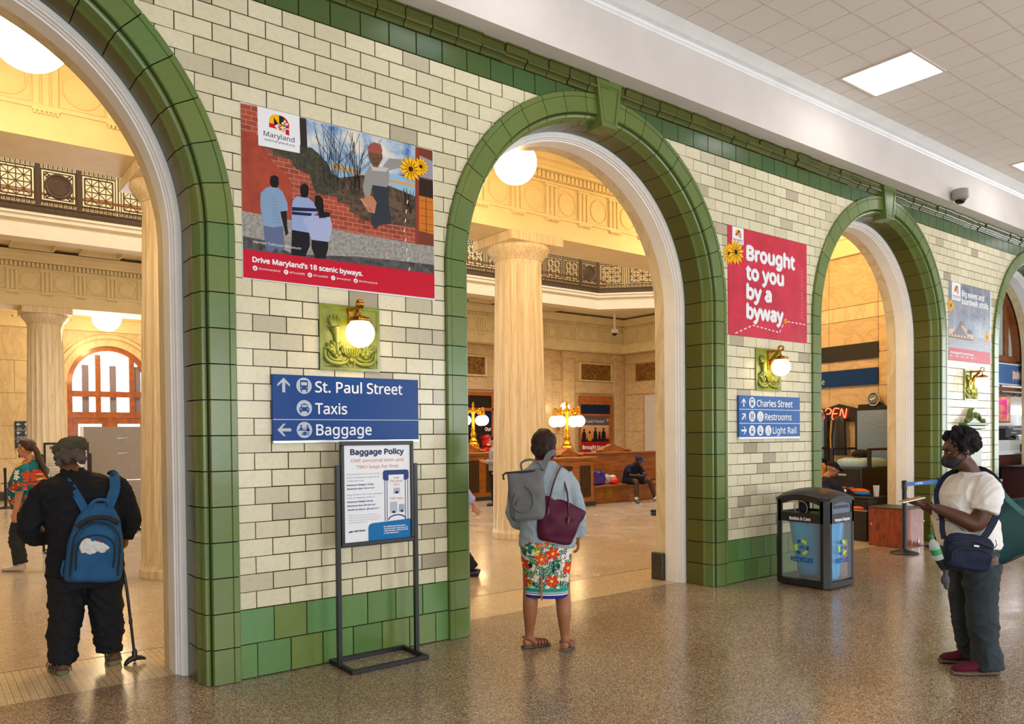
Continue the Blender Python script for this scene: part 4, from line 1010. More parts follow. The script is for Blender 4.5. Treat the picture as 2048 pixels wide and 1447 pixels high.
MB().box(0, 1.19, 0, .026, .024, .49, bev=.002).build('sign_board', M['signblue2'], s2); MB().box(-.001, 1.191, -.002, .026, .0, .024, bev=.002).build('bottom_rail', M['white'], s2)
p = Print(); B2 = S(52, 104, 168)
for z in (.178, .335): p.rect(0, 1.19, z - .003, z + .003, WHITE, 2)
arrow(p, .084, .411, .048, pi / 2, WHITE, 2); arrow(p, .084, .255, .048, pi / 4, WHITE, 2); arrow(p, .087, .098, .05, 0, WHITE, 2)
for k, x, z in (('bus', .239, .413), ('people', .237, .257), ('wheel', .392, .257), ('tram', .237, .096), ('lift', .391, .096), ('wheel', .545, .096)): pict(p, k, x, z, .06, WHITE, B2)
p.build('pictogram', s2)
p = Print(); p.text('Charles Street', .328, .371, .072, WHITE, .703, .015, layer=2).text('Restrooms', .479, .217, .072, WHITE, .53, .015, layer=2).text('Light Rail', .632, .060, .072, WHITE, .475, .015, layer=2).build('lettering', s2)
s3 = thing('direction_sign', 'small dark blue sign reading St. Paul and Parking on the far marble wall', 'sign', (.12, 20.45, 1.47))
MB().box(0, .62, 0, .02, 0, .75).build('sign_board', plain('navy_sign', S(24, 48, 92), .4), s3)
p = Print(.003); 
for z, a in ((.62, pi), (.38, pi), (.14, 0)): arrow(p, .09, z + .04, .05, a, WHITE, 2); pict(p, 'bus', .30, z + .04, .055, WHITE, NAVY)
for z in (.49, .25): p.rect(0, .62, z - .004, z + .004, WHITE, 2)
p.text('St. Paul', .06, .515, .05, WHITE, .42, layer=2).text('Parking', .06, .275, .05, WHITE, .38, layer=2).text('Charles', .06, .03, .05, WHITE, .38, layer=2).build('lettering', s3)

# wall lamps on relief plaques ----------------------------------------------
def ribbon(m, pts, r, flat=.5): m.tube(pts, r, 8, flat=(1, 1))
def plaque_and_lamp(cx, lab_p, lab_l):
    q = thing('relief_plaque', lab_p, 'plaque', (cx, -.001, 2.156), 0, 'olive relief plaques behind the wall lamps')
    m = MB(); h = .242
    m.loft([[(-h, 0, 0), (h, 0, 0), (h, 0, .484), (-h, 0, .484)], [(-h, -.016, 0), (h, -.016, 0), (h, -.016, .484), (-h, -.016, .484)], [(-h + .022, -.018, .022), (h - .022, -.018, .022), (h - .022, -.018, .462), (-h + .022, -.018, .462)], [(-h + .028, -.010, .028), (h - .028, -.010, .028), (h - .028, -.010, .456), (-h + .028, -.010, .456)]])
    m.build('plaque_slab', M['aplaque'], q, smooth=20)
    r = MB(); y = -.012
    for s in (-1, 1):
        X = lambda v: s * v
        # cornucopia torch
        r.tube([(X(.105), y, .135), (X(.112), y - .008, .20), (X(.118), y - .008, .26), (X(.130), y - .008, .315)], [.016, .018, .022, .045], 10)
        r.box(min(X(.075), X(.185)), max(X(.075), X(.185)), y - .022, y, .315, .324, bev=.003)
        for k in range(7): a = -1 + k / 3; r.tube([(X(.13 + a * .02), y - .006, .324), (X(.13 + a * .035), y - .012, .355), (X(.13 + a * .045), y - .004, .385 + (k % 2) * .02)], [.011, .012, .003], 6)
        # fruit clusters and leaves
        for k, (a, b, rr) in enumerate(((.10, .125, .024), (.14, .13, .022), (.075, .145, .02), (.165, .15, .02), (.12, .105, .02), (.18, .175, .016), (.06, .17, .016))): r.ball((X(a), y - .006, b), rr, 10, 7)
        for k in range(5): a = .2 + k * .5; r.tube([(X(.12), y - .004, .15), (X(.12 + .06 * cos(a)), y - .016, .15 + .05 * sin(a)), (X(.12 + .10 * cos(a)), y - .004, .15 + .075 * sin(a))], [.006, .014, .003], 6)
        # swags
        r.tube([(X(.205), y, .17), (X(.205), y - .006, .10), (X(.165), y - .01, .058), (X(.10), y - .012, .048), (X(.045), y - .01, .062), (X(.018), y - .006, .09)], [.006, .014, .018, .018, .012, .006], 8)
        r.tube([(X(.18), y, .14), (X(.17), y - .008, .095), (X(.12), y - .012, .075), (X(.07), y - .01, .085), (X(.04), y, .11)], [.004, .009, .012, .009, .004], 8)
        r.tube([(X(.20), y, .045), (X(.15), y - .005, .035), (X(.08), y, .04)], [.003, .009, .003], 6)
        r.tube([(X(.015), y, .09), (X(.03), y - .006, .055), (X(.018), y, .032)], [.004, .01, .003], 6)
    rings = [[(a * cos(2 * pi * j / 20), y - .002 - .028 * abs(sin(pi * j / 20)) * a / .085, z) for j in range(20)] for a, z in ((.02, .098), (.055, .11), (.08, .135), (.086, .16))]
    r.loft(rings); r.box(-.095, .095, y - .03, y, .160, .168, bev=.003)
    for k in range(7): r.tube([(-.066 + k * .022, y - .028, .158), (-.05 + k * .0165, y - .026, .12), (-.02 + k * .006, y - .01, .10)], [.008, .007, .004], 6)
    r.ball((0, y - .008, .078), .022, 12, 8)
    r.build('fruit_relief', M['aplaque'], q, smooth=50)
    t = thing('wall_lamp', lab_l, 'wall lamp', (cx, -.016, 2.42), 0, 'globe lamps on the tiled piers')
    gy, R = -.16, .105
    MB().ball((0, gy, 0), R, 36, 22).build('glass_globe', M['globe'], t, smooth=60)
    m = MB().lathe([(.075, .082), (.08, .088), (.08, .096), (.062, .10), (.058, .106), (.064, .11), (.04, .122), (.012, .128), (.008, .15)], 24, (0, gy))
    for k in range(6): a = k * pi / 3; m.ball((.075 * cos(a), gy + .075 * sin(a), .105), .009, 8, 6)
    m.build('gallery_cap', M['brass'], t, smooth=40)
    m = MB(); m.box(-.022, .022, -.155, .004, .172, .198, bev=.003).box(-.026, .026, -.03, .004, .165, .205, bev=.003)
    m.box(-.02, .02, -.012, .004, -.02, .172, bev=.003)
    P = [(0, -.012 - .11 * k / 8, .02 + .15 * (k / 8) ** .5) for k in range(9)]; m.tube(P, [.012] * 9, 8, flat=(.5, 1.5))
    P = [(0, gy + .0 + .034 * sin(a), .205 + .034 * (1 - cos(a)) - .02) for a in [k * pi / 8 for k in range(-2, 13)]]
    ring = [[(x, gy + .034 * sin(a) * f, .212 + .034 * cos(a) * f) for x, f in ((-.018, 1), (.018, 1), (.018, .78), (-.018, .78))] for a in [2 * pi * k / 20 for k in range(20)]]
    m.loft(ring, closed=True, cap=False); m.tube([(0, gy, .18), (0, gy, .14)], .007, 8)
    m.build('bracket', M['brass'], t, smooth=40)
    point('lamp_glow', (0, gy + .02, -R - .02), 1.2, (1, .62, .2), .06, t)
    point('lamp_glow', (-.02, gy + .1, .0), 1.0, (1, .70, .25), .05, t)
plaque_and_lamp(.485, 'olive fruit and urn relief plaque above the St. Paul Street sign', 'lit globe lamp above the St. Paul Street sign')
plaque_and_lamp(5.753, 'olive fruit and urn relief plaque above the Charles Street sign', 'lit globe lamp above the Charles Street sign')
plaque_and_lamp(11.156, 'olive fruit and urn relief plaque under the boardwalk poster', 'lit globe lamp under the boardwalk poster')
# glazed drinking fountain hood behind the woman's head
t = thing('wall_fountain', 'green glazed wall fountain with a small pediment behind the woman in the white shirt', 'fountain', (11.13, 0, 0))
m = MB(); m.box(-.30, .30, -.06, .003, .55, 1.70, bev=.01).box(-.36, .36, -.10, .003, 1.70, 1.76, bev=.01).box(-.40, .40, -.13, .003, 1.76, 1.80, bev=.01); m.build('back_slab', M['arch'], t)
m = MB(); m.pxz([(-.22, 1.80), (.22, 1.80), (.12, 1.90), (.07, 2.0), (0, 2.04), (-.07, 2.0), (-.12, 1.90)], -.08, .003); m.ball((0, -.08, 1.92), .05, 12, 8)
for s in (-1, 1): m.tube([(s * .20, -.08, 1.83), (s * .15, -.10, 1.87), (s * .10, -.09, 1.95)], [.02, .025, .012], 8); m.ball((s * .3, -.08, 1.83), .04, 10, 8)
m.build('pediment', M['arch'], t, smooth=40)
MB().lathe([(.02, .72), (.12, .74), (.20, .80), (.25, .88), (.26, .92), (.22, .915), (.16, .86), (.02, .84)], 28, (0, -.20)).box(-.06, .06, -.2, 0, .6, .80, bev=.01).build('basin', M['arch'], t, smooth=50)

# baggage policy stand --------------------------------------------------------
def make_stand(label, x, y, grp=None):
    t = thing('sign_stand', label, 'sign stand', (x, y, 0), group=grp); B = M['black']
    w = .315; m = MB()
    for q in ((-w, w, -.19, -.16), (-w, w, .16, .19), (-w, -w + .03, -.16, .16), (w - .03, w, -.16, .16)): m.box(*q, .0, .032, bev=.003)
    m.build('base_frame', B, t)
    for s in (-1, 1): MB().box(s * .318 - .016, s * .318 + .016, -.016, .016, .02, 1.46, bev=.002).build('post', B, t)
    m = MB(); a, z0, z1 = .298, .872, 1.632
    for q in ((-a, a, z0, z0 + .03), (-a, a, z1 - .03, z1), (-a, -a + .026, z0 + .03, z1 - .03), (a - .026, a, z0 + .03, z1 - .03)): m.box(q[0], q[1], -.022, .012, q[2], q[3], bev=.003)
    m.build('poster_frame', B, t)
    sh = MB().box(-a + .02, a - .02, -.008, .004, z0 + .02, z1 - .02).build('poster_sheet', fm(WHITE, .3), t)
    W, Hh = .546, .70; ox, oz = -.273, .902
    p = Print(.0005); OR = S(226, 130, 70); N2 = S(44, 62, 120); GR = S(130, 134, 150)
    u = lambda px_: (px_ - 38) / 852 * W + ox; v = lambda pz: oz + Hh - (pz - 60) / 1270 * Hh
    p.poly([(u(335), v(1330)), (u(335), v(1150)), (u(350), v(1115)), (u(380), v(1100)), (u(900), v(1075)), (u(905), v(1330))], S(20, 112, 172), 2)
    p.rrect(u(528), u(868), v(540), v(400), .02, N2, 2); p.rect(u(600), u(800), v(545), v(465), WHITE, 3)
    for a_, b_ in ((548, 556), (576, 584), (818, 826), (850, 858)): p.rect(u(a_), u(b_), v(1085), v(540), N2, 2)
    p.rrect(u(666), u(750), v(722), v(645), .004, S(176, 182, 196), 3).rect(u(688), u(724), v(722), v(690), INK, 4)
    p.rrect(u(620), u(710), v(985), v(832), .006, S(184, 190, 202), 3).rect(u(645), u(682), v(985), v(955), INK, 4).rrect(u(735), u(806), v(978), v(870), .008, S(168, 174, 188), 3).rect(u(755), u(788), v(978), v(948), INK, 4)
    P = [(u(710) + .072 * cos(a_), v(1075) + .035 * sin(a_)) for a_ in [pi * k / 10 for k in range(11)]]; p.line(P, .009, N2, 1.5)
    p.build('printed_picture', sh, loc=(0, -.009, 0))
    p = Print(.0005); T = lambda s_, a_, b_, z_, h_, c, bo=False, it=False: p.text(s_, u(a_), v(z_), h_, c, u(b_) - u(a_), bo, it, layer=3)
    T('Baggage Policy', 125, 805, 182, .038, S(34, 48, 92), True); T('ONE personal item and', 132, 800, 282, .024, OR); T('TWO bags for free.', 192, 745, 366, .024, OR)
    T('Personal item such as a small', 76, 482, 446, .0095, GR); T('bag or backpack needs to fit', 76, 480, 490, .0095, GR); T('under the seat.', 76, 290, 532, .0095, GR)
    T('Maximum Weight: 25 lbs.', 78, 410, 587, .0095, N2, True); T('Maximum Size: 14"x11"x7"', 78, 420, 637, .0095, N2, True)
    T('Bags need to fit in the overhead', 78, 520, 715, .0095, GR); T('rack or luggage tower.*', 78, 420, 755, .0095, GR); T('Maximum Weight: 50 lbs.', 80, 402, 808, .0095, N2, True); T('Maximum Size: 28"x22"x14"', 80, 430, 860, .0095, N2, True); T('Pacific Surfliner: 28"x22"x11"', 80, 482, 912, .0095, N2, True, True)
    for k, s_ in enumerate(('*Bags must fit in the rack at the station', 'If they do not fit, speak with an agent or visit', 'Amtrak.com to determine if your train offers', 'checked baggage service.')): T(s_, 88, (450, 490, 488, 320)[k], 985 + k * 32, .006, GR)
    T('AMTRAK', 150, 300, 1198, .012, S(34, 48, 92), True, True); p.poly([(u(85), v(1190)), (u(135), v(1178)), (u(145), v(1200)), (u(120), v(1196)), (u(112), v(1208))], S(34, 48, 92), 3)
    T('ONE', 664, 740, 522, .016, OR); T('Personal', 625, 782, 566, .016, OR); T('Item', 664, 744, 612, .016, OR); T('TWO bags', 612, 795, 798, .014, OR)
    T('For additional information', 532, 820, 1168, .0095, WHITE, True); T('use the Amtrak mobile app, call', 532, 845, 1196, .009, WHITE, True); T('1-800-USA-RAIL (1-800-872-7245)', 532, 850, 1226, .009, WHITE, True); T('or visit Amtrak.com', 532, 725, 1256, .009, WHITE, True)
    p.build('lettering', sh, loc=(0, -.009, 0)); return t
make_stand('black metal stand holding the Baggage Policy poster in front of the tiled pier', .600, -.195)
make_stand('far Baggage Policy stand half hidden behind the man with the blue backpack', -.30, 8.0)

# recycling bin -----------------------------------------------------------------
M['clear'] = NT('clear_acrylic').m
def glass(name, col, alpha, rough=.08):
    t = NT(name); t.b.inputs['Base Color'].default_value = (*col[:3], 1); t.b.inputs['Roughness'].default_value = rough; t.b.inputs['Alpha'].default_value = alpha; return t.m
M['clear'] = glass('clear_acrylic', (.8, .88, .92), .10); M['bluebag'] = glass('blue_plastic_bag', S(20, 168, 230), .93, .25)
t = thing('recycling_bin', 'black recycling bin with clear sides and blue bags for bottles and newspapers', 'recycling bin', (5.76, -.585, 0))
HX, HY = .285, .32; c = .05
def octo(ax, ay, cc, z): return [(-ax + cc, -ay, z), (ax - cc, -ay, z), (ax, -ay + cc, z), (ax, ay - cc, z), (ax - cc, ay, z), (-ax + cc, ay, z), (-ax, ay - cc, z), (-ax, -ay + cc, z)]
MB().loft([octo(HX, HY, c, .015), octo(HX, HY, c, .075)]).build('base_tray', M['black'], t)
for sx in (-1, 1):
    for sy in (-1, 1):
        MB().pxy([(sx * HX, sy * (HY - c)), (sx * HX, sy * (HY - c - .035)), (sx * (HX - .03), sy * (HY - c - .035)), (sx * (HX - c - .035), sy * (HY - .03)), (sx * (HX - c - .035), sy * HY), (sx * (HX - c), sy * HY)], .07, .93).build('corner_post', M['black'], t)
        MB().lathe([(.02, 0), (.02, .02)], 10, (sx * .2, sy * .22)).build('foot', M['black'], t)
m = MB()   # header band
for q in ((-HX + c, HX - c, -HY, -HY + .02), (-HX + c, HX - c, HY - .02, HY), (-HX, -HX + .02, -HY + c, HY - c), (HX - .02, HX, -HY + c, HY - c)): m.box(*q, .70, .775)
m.build('header_band', M['black'], t)
m = MB()   # arched surrounds of the openings
def arch_frame(w, z0, zs, rise):
    P = []; n = 14
    for k in range(n + 1): a = -1 + 2 * k / n; P.append((a, zs + rise * (1 - a * a)))
    return P
for s in (-1, 1):
    for axis, (half, pos, rise) in (('x', (HY - c, s * HX, .055)), ('y', (HX - c, s * HY, .04))):
        out = arch_frame(0, 0, .925, rise); n = len(out)
        ringo = [(-half, .775)] + [(a * half, z) for a, z in out] + [(half, .775)]; k = (half - .045) / half
        ringi = [(-half + .045, .80)] + [(a * (half - .045), .89 + rise * .8 * (1 - a * a)) for a, z in out] + [(half - .045, .80)]
        d0, d1 = pos, pos - s * .022
        f = (lambda u_, z_, d: (d, u_, z_)) if axis == 'x' else (lambda u_, z_, d: (u_, d, z_))
        rings = [[f(a, b, d0), f(a2, b2, d0), f(a2, b2, d1), f(a, b, d1)] for (a, b), (a2, b2) in zip(ringo, ringi)]
        m.loft(rings, closed=True, cap=False)
m.build('arched_frame', M['black'], t)
rf = []
for k in range(9):
    a = -1 + k / 4; rf.append([(sgn * (HX + .012) if False else x, y, z) for x, y, z, sgn in []])
n = 12; rows = []
for i in range(n + 1):
    u_ = -1 + 2 * i / n; rows.append([(u_ * (HX + .004), v_ * (HY + .004), .945 + .055 * (1 - u_ * u_) + .065 * (1 - v_ * v_) - (.012 if abs(u_) == 1 or abs(v_) == 1 else 0)) for v_ in [-1 + 2 * j / n for j in range(n + 1)]])
def chamfer(a, b_, c_):
    u_, v_ = abs(a) / (HX + .004), abs(b_) / (HY + .004); k_ = min(1, 1.84 / max(u_ + v_, 1e-6)); return (a * k_, b_ * k_, c_)
m = MB(); V = [chamfer(*p_) for r_ in rows for p_ in r_]; L_ = n + 1
m.add(V + [(a, b, cz - .025) for a, b, cz in V], [(i * L_ + j, i * L_ + j + 1, (i + 1) * L_ + j + 1, (i + 1) * L_ + j) for i in range(n) for j in range(n)] + [(L_ * L_ + i * L_ + j, L_ * L_ + (i + 1) * L_ + j, L_ * L_ + (i + 1) * L_ + j + 1, L_ * L_ + i * L_ + j + 1) for i in range(n) for j in range(n)]
      + [(k, k + L_ * L_, k + 1 + L_ * L_, k + 1) for k in range(n)] + [(n * L_ + k, n * L_ + k + 1, n * L_ + k + 1 + L_ * L_, n * L_ + k + L_ * L_) for k in range(n)] + [(k * L_, (k + 1) * L_, (k + 1) * L_ + L_ * L_, k * L_ + L_ * L_) for k in range(n)] + [(k * L_ + n, k * L_ + n + L_ * L_, (k + 1) * L_ + n + L_ * L_, (k + 1) * L_ + n) for k in range(n)])
m.build('hood', M['black'], t, smooth=40)
for q, nm in (((-HX + .004, -HX + .01, -HY + c + .03, HY - c - .03, .09, .70), 'side_window'), ((HX - .01, HX - .004, -HY + c + .03, HY - c - .03, .09, .70), 'side_window'), ((-HX + c + .03, HX - c - .03, -HY + .004, -HY + .01, .09, .70), 'side_window'), ((-HX + c + .03, HX - c - .03, HY - .01, HY - .004, .09, .70), 'side_window')):
    MB().box(*q).build(nm, M['clear'], t)
m = MB(); m.box(-HX + c + .04, HX - c - .04, -HY + .012, -HY + .018, .79, .93).build('slot_panel', glass('slot_panel_acrylic', (.3, .36, .5), .6), t)
MB().box(-.15, .15, -HY + .006, -HY + .012, .855, .885, bev=.003).build('paper_slot', M['black'], t)
rings = [[(-HX + .015, .08 * cos(2 * pi * k / 24) * f, .85 + .08 * sin(2 * pi * k / 24) * f) for f in (1, .92)] for k in range(24)]
rr = MB(); rr.loft([[(a[0], a[1], a[2]), (b[0], b[1], b[2]), (b[0] + .008, b[1], b[2]), (a[0] + .008, a[1], a[2])] for a, b in rings], closed=True, cap=False).build('can_hole_ring', M['chrome'], t)
MB().box(-HX + .03, HX - .03, -HY + .03, HY - .03, .765, .775).build('inner_shelf', M['black'], t)
bg_ = MB()
for (cx, cy, ax, ay) in ((0, .04, .245, .225), (-.02, -.235, .19, .05)):
    rings = []
    for k, (z, s_) in enumerate(((.09, .40), (.12, .60), (.2, .66), (.35, .76), (.5, .88), (.64, 1.0), (.72, 1.06), (.75, 1.06))):
        rings.append([(cx + ax * s_ * cos(2 * pi * j / 28) * (1 + .05 * sin(j * 5 + k)), cy + ay * s_ * sin(2 * pi * j / 28) * (1 + .06 * sin(j * 3.7 + k * 2)), z) for j in range(28)])
    bg_.loft(rings)
bg_.build('bag_liner', M['bluebag'], t, smooth=60)
def recyc(p, x, z, r, fg1, fg2, layer=2):
    for k in range(3):
        a0 = pi / 2 + k * 2 * pi / 3
        for (s0, s1, m_) in ((.75, .1, fg1), (.1, -.62, fg2)):
            A = [a0 + s0 + (s1 - s0) * j / 6 for j in range(7)]
            p.poly([(x + r * cos(a) * 1.0, z + r * sin(a)) for a in A] + [(x + r * .62 * cos(a), z + r * .62 * sin(a)) for a in A[::-1]], m_, layer)
        a = a0 - .62; p.poly([(x + r * 1.18 * cos(a), z + r * 1.18 * sin(a)), (x + r * .81 * cos(a - .38), z + r * .81 * sin(a - .38)), (x + r * .44 * cos(a), z + r * .44 * sin(a))], fg2, layer)
    for k in range(3): p.poly([(x - r * .34, z + r * (.14 - .12 * k)), (x + r * .34, z + r * (.26 - .12 * k)), (x + r * .3, z + r * (.2 - .12 * k)), (x - r * .2, z + r * (.08 - .12 * k))], fg1, layer)
LB, LG = S(20, 92, 190), S(190, 236, 60)
p = Print(.001); recyc(p, 0, .43, .085, LB, LG); p.text('RECYCLES', 0, .275, .045, LB, .25, True, align='c', layer=2).text('Newspapers & Magazines', 0, .722, .03, WHITE, .30, True, align='c', layer=2)
p.build('lettering', t, loc=(0, -HY - .002, 0))
p = Print(.001); recyc(p, .02, .43, .085, LB, LG); p.text('RECYCLES', .02, .275, .045, LB, .26, True, align='c', layer=2).text('Bottles & Cans', 0, .722, .032, WHITE, .25, True, align='c', layer=2)
o = p.build('lettering', t, loc=(-HX - .002, 0, 0)); o.rotation_euler = (0, 0, -pi / 2)

# stanchions, crate -----------------------------------------------------------------
def stanchion(label, x, y, belt=None, grp='black belt stanchions'):
    t = thing('stanchion', label, 'stanchion', (x, y, 0), group=grp)
    MB().lathe([(.18, 0), (.182, .012), (.17, .02), (.09, .045), (.04, .06), (.033, .065)], 36).build('base_plate', M['black'], t, smooth=30)
    MB().lathe([(.031, .05), (.031, .88), (.036, .885), (.036, .99), (.031, 1.0), (.02, 1.003)], 24).build('post', M['black'], t, smooth=30)
    if belt:
        dx, dy = belt; L = sqrt(dx * dx + dy * dy); ux, uy = dx / L, dy / L
        m = MB(); m.add([(ux * .036, uy * .036, .92), (dx - ux * .036, dy - uy * .036, .92), (dx - ux * .036, dy - uy * .036, .975), (ux * .036, uy * .036, .975), (ux * .036 + uy * .004, uy * .036 - ux * .004 + .004, .92), (dx - ux * .036 + uy * .004, dy - uy * .036 + .004, .92), (dx - ux * .036, dy - uy * .036 + .004, .975), (ux * .036, uy * .036 + .004, .975)], [(0, 1, 2, 3), (7, 6, 5, 4), (3, 2, 6, 7), (1, 0, 4, 5)])
        b_ = m.build('belt', plain('blue_belt_webbing', S(30, 100, 180), .6), t)
        p = Print(.001); p.text('AMTRAK', 0, 0, .024, WHITE, .17, True, True, align='c', layer=2).poly([(-.14, .012), (-.10, .02), (-.095, 0), (-.115, .006)], WHITE, 2)
        o = p.build('lettering', b_, loc=(dx * .42, dy * .42 - .004, .936)); o.rotation_euler = (0, 0, atan2(dy, dx))
    return t
stanchion('black belt post left of the pair, a blue belt running from its head', 8.635, -.18, (.965, -.03))
stanchion('black belt post right of the pair, close to the woman in the white shirt', 9.60, -.21)
stanchion('distant black belt post at the left edge behind the man in the flowered shirt', -.35, 17.5)
wood = NT('reddish_plywood'); v = wood.obj(sc=(6, 6, 1.2)); n = wood.noise(3, 7, .65, v, 1.2); wood.set(wood.ramp(n.outputs[0], [(.35, S(96, 38, 18)), (.55, S(150, 62, 30)), (.7, S(176, 84, 46))]).outputs[0], .3, 0, .2); M['ply'] = wood.m
t = thing('plywood_crate', 'reddish plywood crate with a dark lid beside the belt posts', 'crate', (9.35, .29, 0))
MB().box(-.27, .27, -.275, .275, .0, .555, bev=.006).build('box_body', M['ply'], t); MB().box(-.275, .275, -.28, .28, .555, .572, bev=.003).build('lid', plain('dark_laminate', S(60, 56, 52), .4), t)
m = MB()
for x, z in ((-.10, .06), (.10, .06), (-.26, .33), (.26, .36)): m.box(x - .012, x + .012, -.283, -.27, z - .03 if z < .1 else z - .01, z + .05 if z < .1 else z + .012, bev=.002)
stuff(m.box(-.283, -.27, .22, .24, .30, .33, bev=.002).build('metal_catch', M['chrome'], t))
# ceiling camera
t = thing('dome_camera', 'small grey dome security camera fixed to the white beam', 'camera', (9.92, -.37, 5.0))
MB().box(-.04, .04, 0, .12, .03, .11, bev=.006).build('mount_arm', plain('camera_grey', S(150, 146, 142), .4), t); MB().lathe([(.02, .15), (.10, .15), (.11, .14), (.11, .03), (.09, .01), (.075, 0)], 32).build('housing', plain('camera_housing', S(166, 160, 154), .35), t, smooth=35)
MB().ball((0, 0, .0), .072, 24, 14, sc=(1, 1, .8)).build('dome', plain('black_dome', (.01, .01, .012, 1), .08), t, smooth=60)
# ------------------------------------------------------------------ furniture of the waiting hall
woodm = NT('carved_bench_oak'); v = woodm.obj(sc=(1.2, 6, 10)); n = woodm.noise(2.2, 6, .6, v, .5); woodm.set(woodm.ramp(n.outputs[0], [(.3, S(128, 72, 24)), (.6, S(178, 108, 42)), (.8, S(204, 134, 62))]).outputs[0], .35, 0, .2); M['oakb'] = woodm.m
M['grille'] = plain('dark_bronze_grille', S(88, 64, 36), .5, metal=.3, var=.2, scale=40)
def grille_panel(name, parent, x0, x1, y, z0, z1):
    m = MB(); m.box(x0, x1, y + .004, y + .01, z0, z1)
    nx, nz = max(2, round((x1 - x0) / .075)), max(2, round((z1 - z0) / .075)); dx, dz = (x1 - x0) / nx, (z1 - z0) / nz
    for i in range(nx):
        for j in range(nz):
            cx, cz = x0 + (i + .5) * dx, z0 + (j + .5) * dz; r = min(dx, dz) * .42
            rings = [[(cx + (r + q) * cos(a), y - .006 + w_, cz + (r + q) * sin(a)) for q, w_ in ((0, 0), (.010, .0), (.010, .01), (0, .01))] for a in [2 * pi * k / 8 for k in range(8)]]
            m.loft(rings, closed=True, cap=False)
    for i in range(nx + 1): m.box(x0 + i * dx - .005, x0 + i * dx + .005, y - .008, y + .004, z0, z1)
    for j in range(nz + 1): m.box(x0, x1, y - .008, y + .004, z0 + j * dz - .005, z0 + j * dz + .005)
    m.build(name, M['grille'], parent)
def console(t, x0, x1, y0, y1, h):
    MB().box(x0, x1, y0, y1, .10, h - .06, bev=.01).build('cabinet_body', M['oakb'], t); MB().box(x0 - .03, x1 + .03, y0 - .03, y1 + .03, 0, .11, bev=.008).build('plinth', plain('dark_plinth', S(60, 50, 44), .4), t)
    MB().box(x0 - .04, x1 + .04, y0 - .05, y1 + .04, h - .06, h - .02, bev=.008).box(x0 - .07, x1 + .07, y0 - .08, y1 + .05, h - .02, h + .03, bev=.008).build('cornice', M['oakb'], t)
    n = max(1, int((x1 - x0) / .55)); w = (x1 - x0) / n
    for k in range(n): grille_panel('grille_panel', t, x0 + k * w + .12, x0 + (k + 1) * w - .12, y0 - .006, .22, h - .18)
def pediment(t, cx, y0, y1, w, z):
    P = [(-w, 0), (w, 0), (w * .92, .05), (w * .7, .06), (w * .45, .12), (w * .2, .16), (w * .12, .20), (-w * .12, .20), (-w * .2, .16), (-w * .45, .12), (-w * .7, .06), (-w * .92, .05)]
    MB().pxz([(cx + a, z + b) for a, b in P], y0, y1).build('carved_crest', M['oakb'], t)
    for s in (-1, 1): MB().tube([(cx + s * w * .62, y0 - .02, z + .06), (cx + s * w * 1.0, y0 - .02, z + .04)], .03, 10).build('crest_scroll', M['oakb'], t, smooth=40)
t = thing('waiting_bench', 'long high-backed oak bench with a grilled end cabinet, behind the woman with the maroon bag', 'bench', (0, 0, 0))
console(t, 8.95, 10.66, 8.10, 9.1, 1.13)
MB().box(10.68, 16.5, 8.46, 9.1, 0, .40, bev=.01).box(10.68, 16.5, 8.30, 9.1, .40, .45, bev=.01).build('seat', M['oakb'], t)
for k in range(5):
    z0 = .47 + k * .135; MB().box(10.68, 16.5, 8.86 + k * .015, 8.93, z0, z0 + .128, bev=.006).build('back_plank', M['oakb'], t)
MB().box(10.68, 16.5, 8.90, 9.08, .45, 1.15).build('back_core', M['oakb'], t)
MB().box(10.66, 16.5, 8.86, 9.12, 1.15, 1.19, bev=.006).box(10.66, 16.5, 8.82, 9.15, 1.19, 1.235, bev=.008).build('top_moulding', M['oakb'], t)
MB().box(11.35, 11.62, 8.448, 8.46, .10, .33).build('vent_plate', M['brass'], t)
pediment(t, 12.1, 8.9, 9.05, .62, 1.235); pediment(t, 10.05, 8.3, 8.9, .42, 1.16)
t = thing('waiting_bench', 'distant oak bench cabinet with grilles left of the fluted column', 'bench', (0, 0, 0))
console(t, 7.6, 10.2, 11.1, 12.1, 1.22); pediment(t, 9.2, 11.2, 11.8, .5, 1.25)
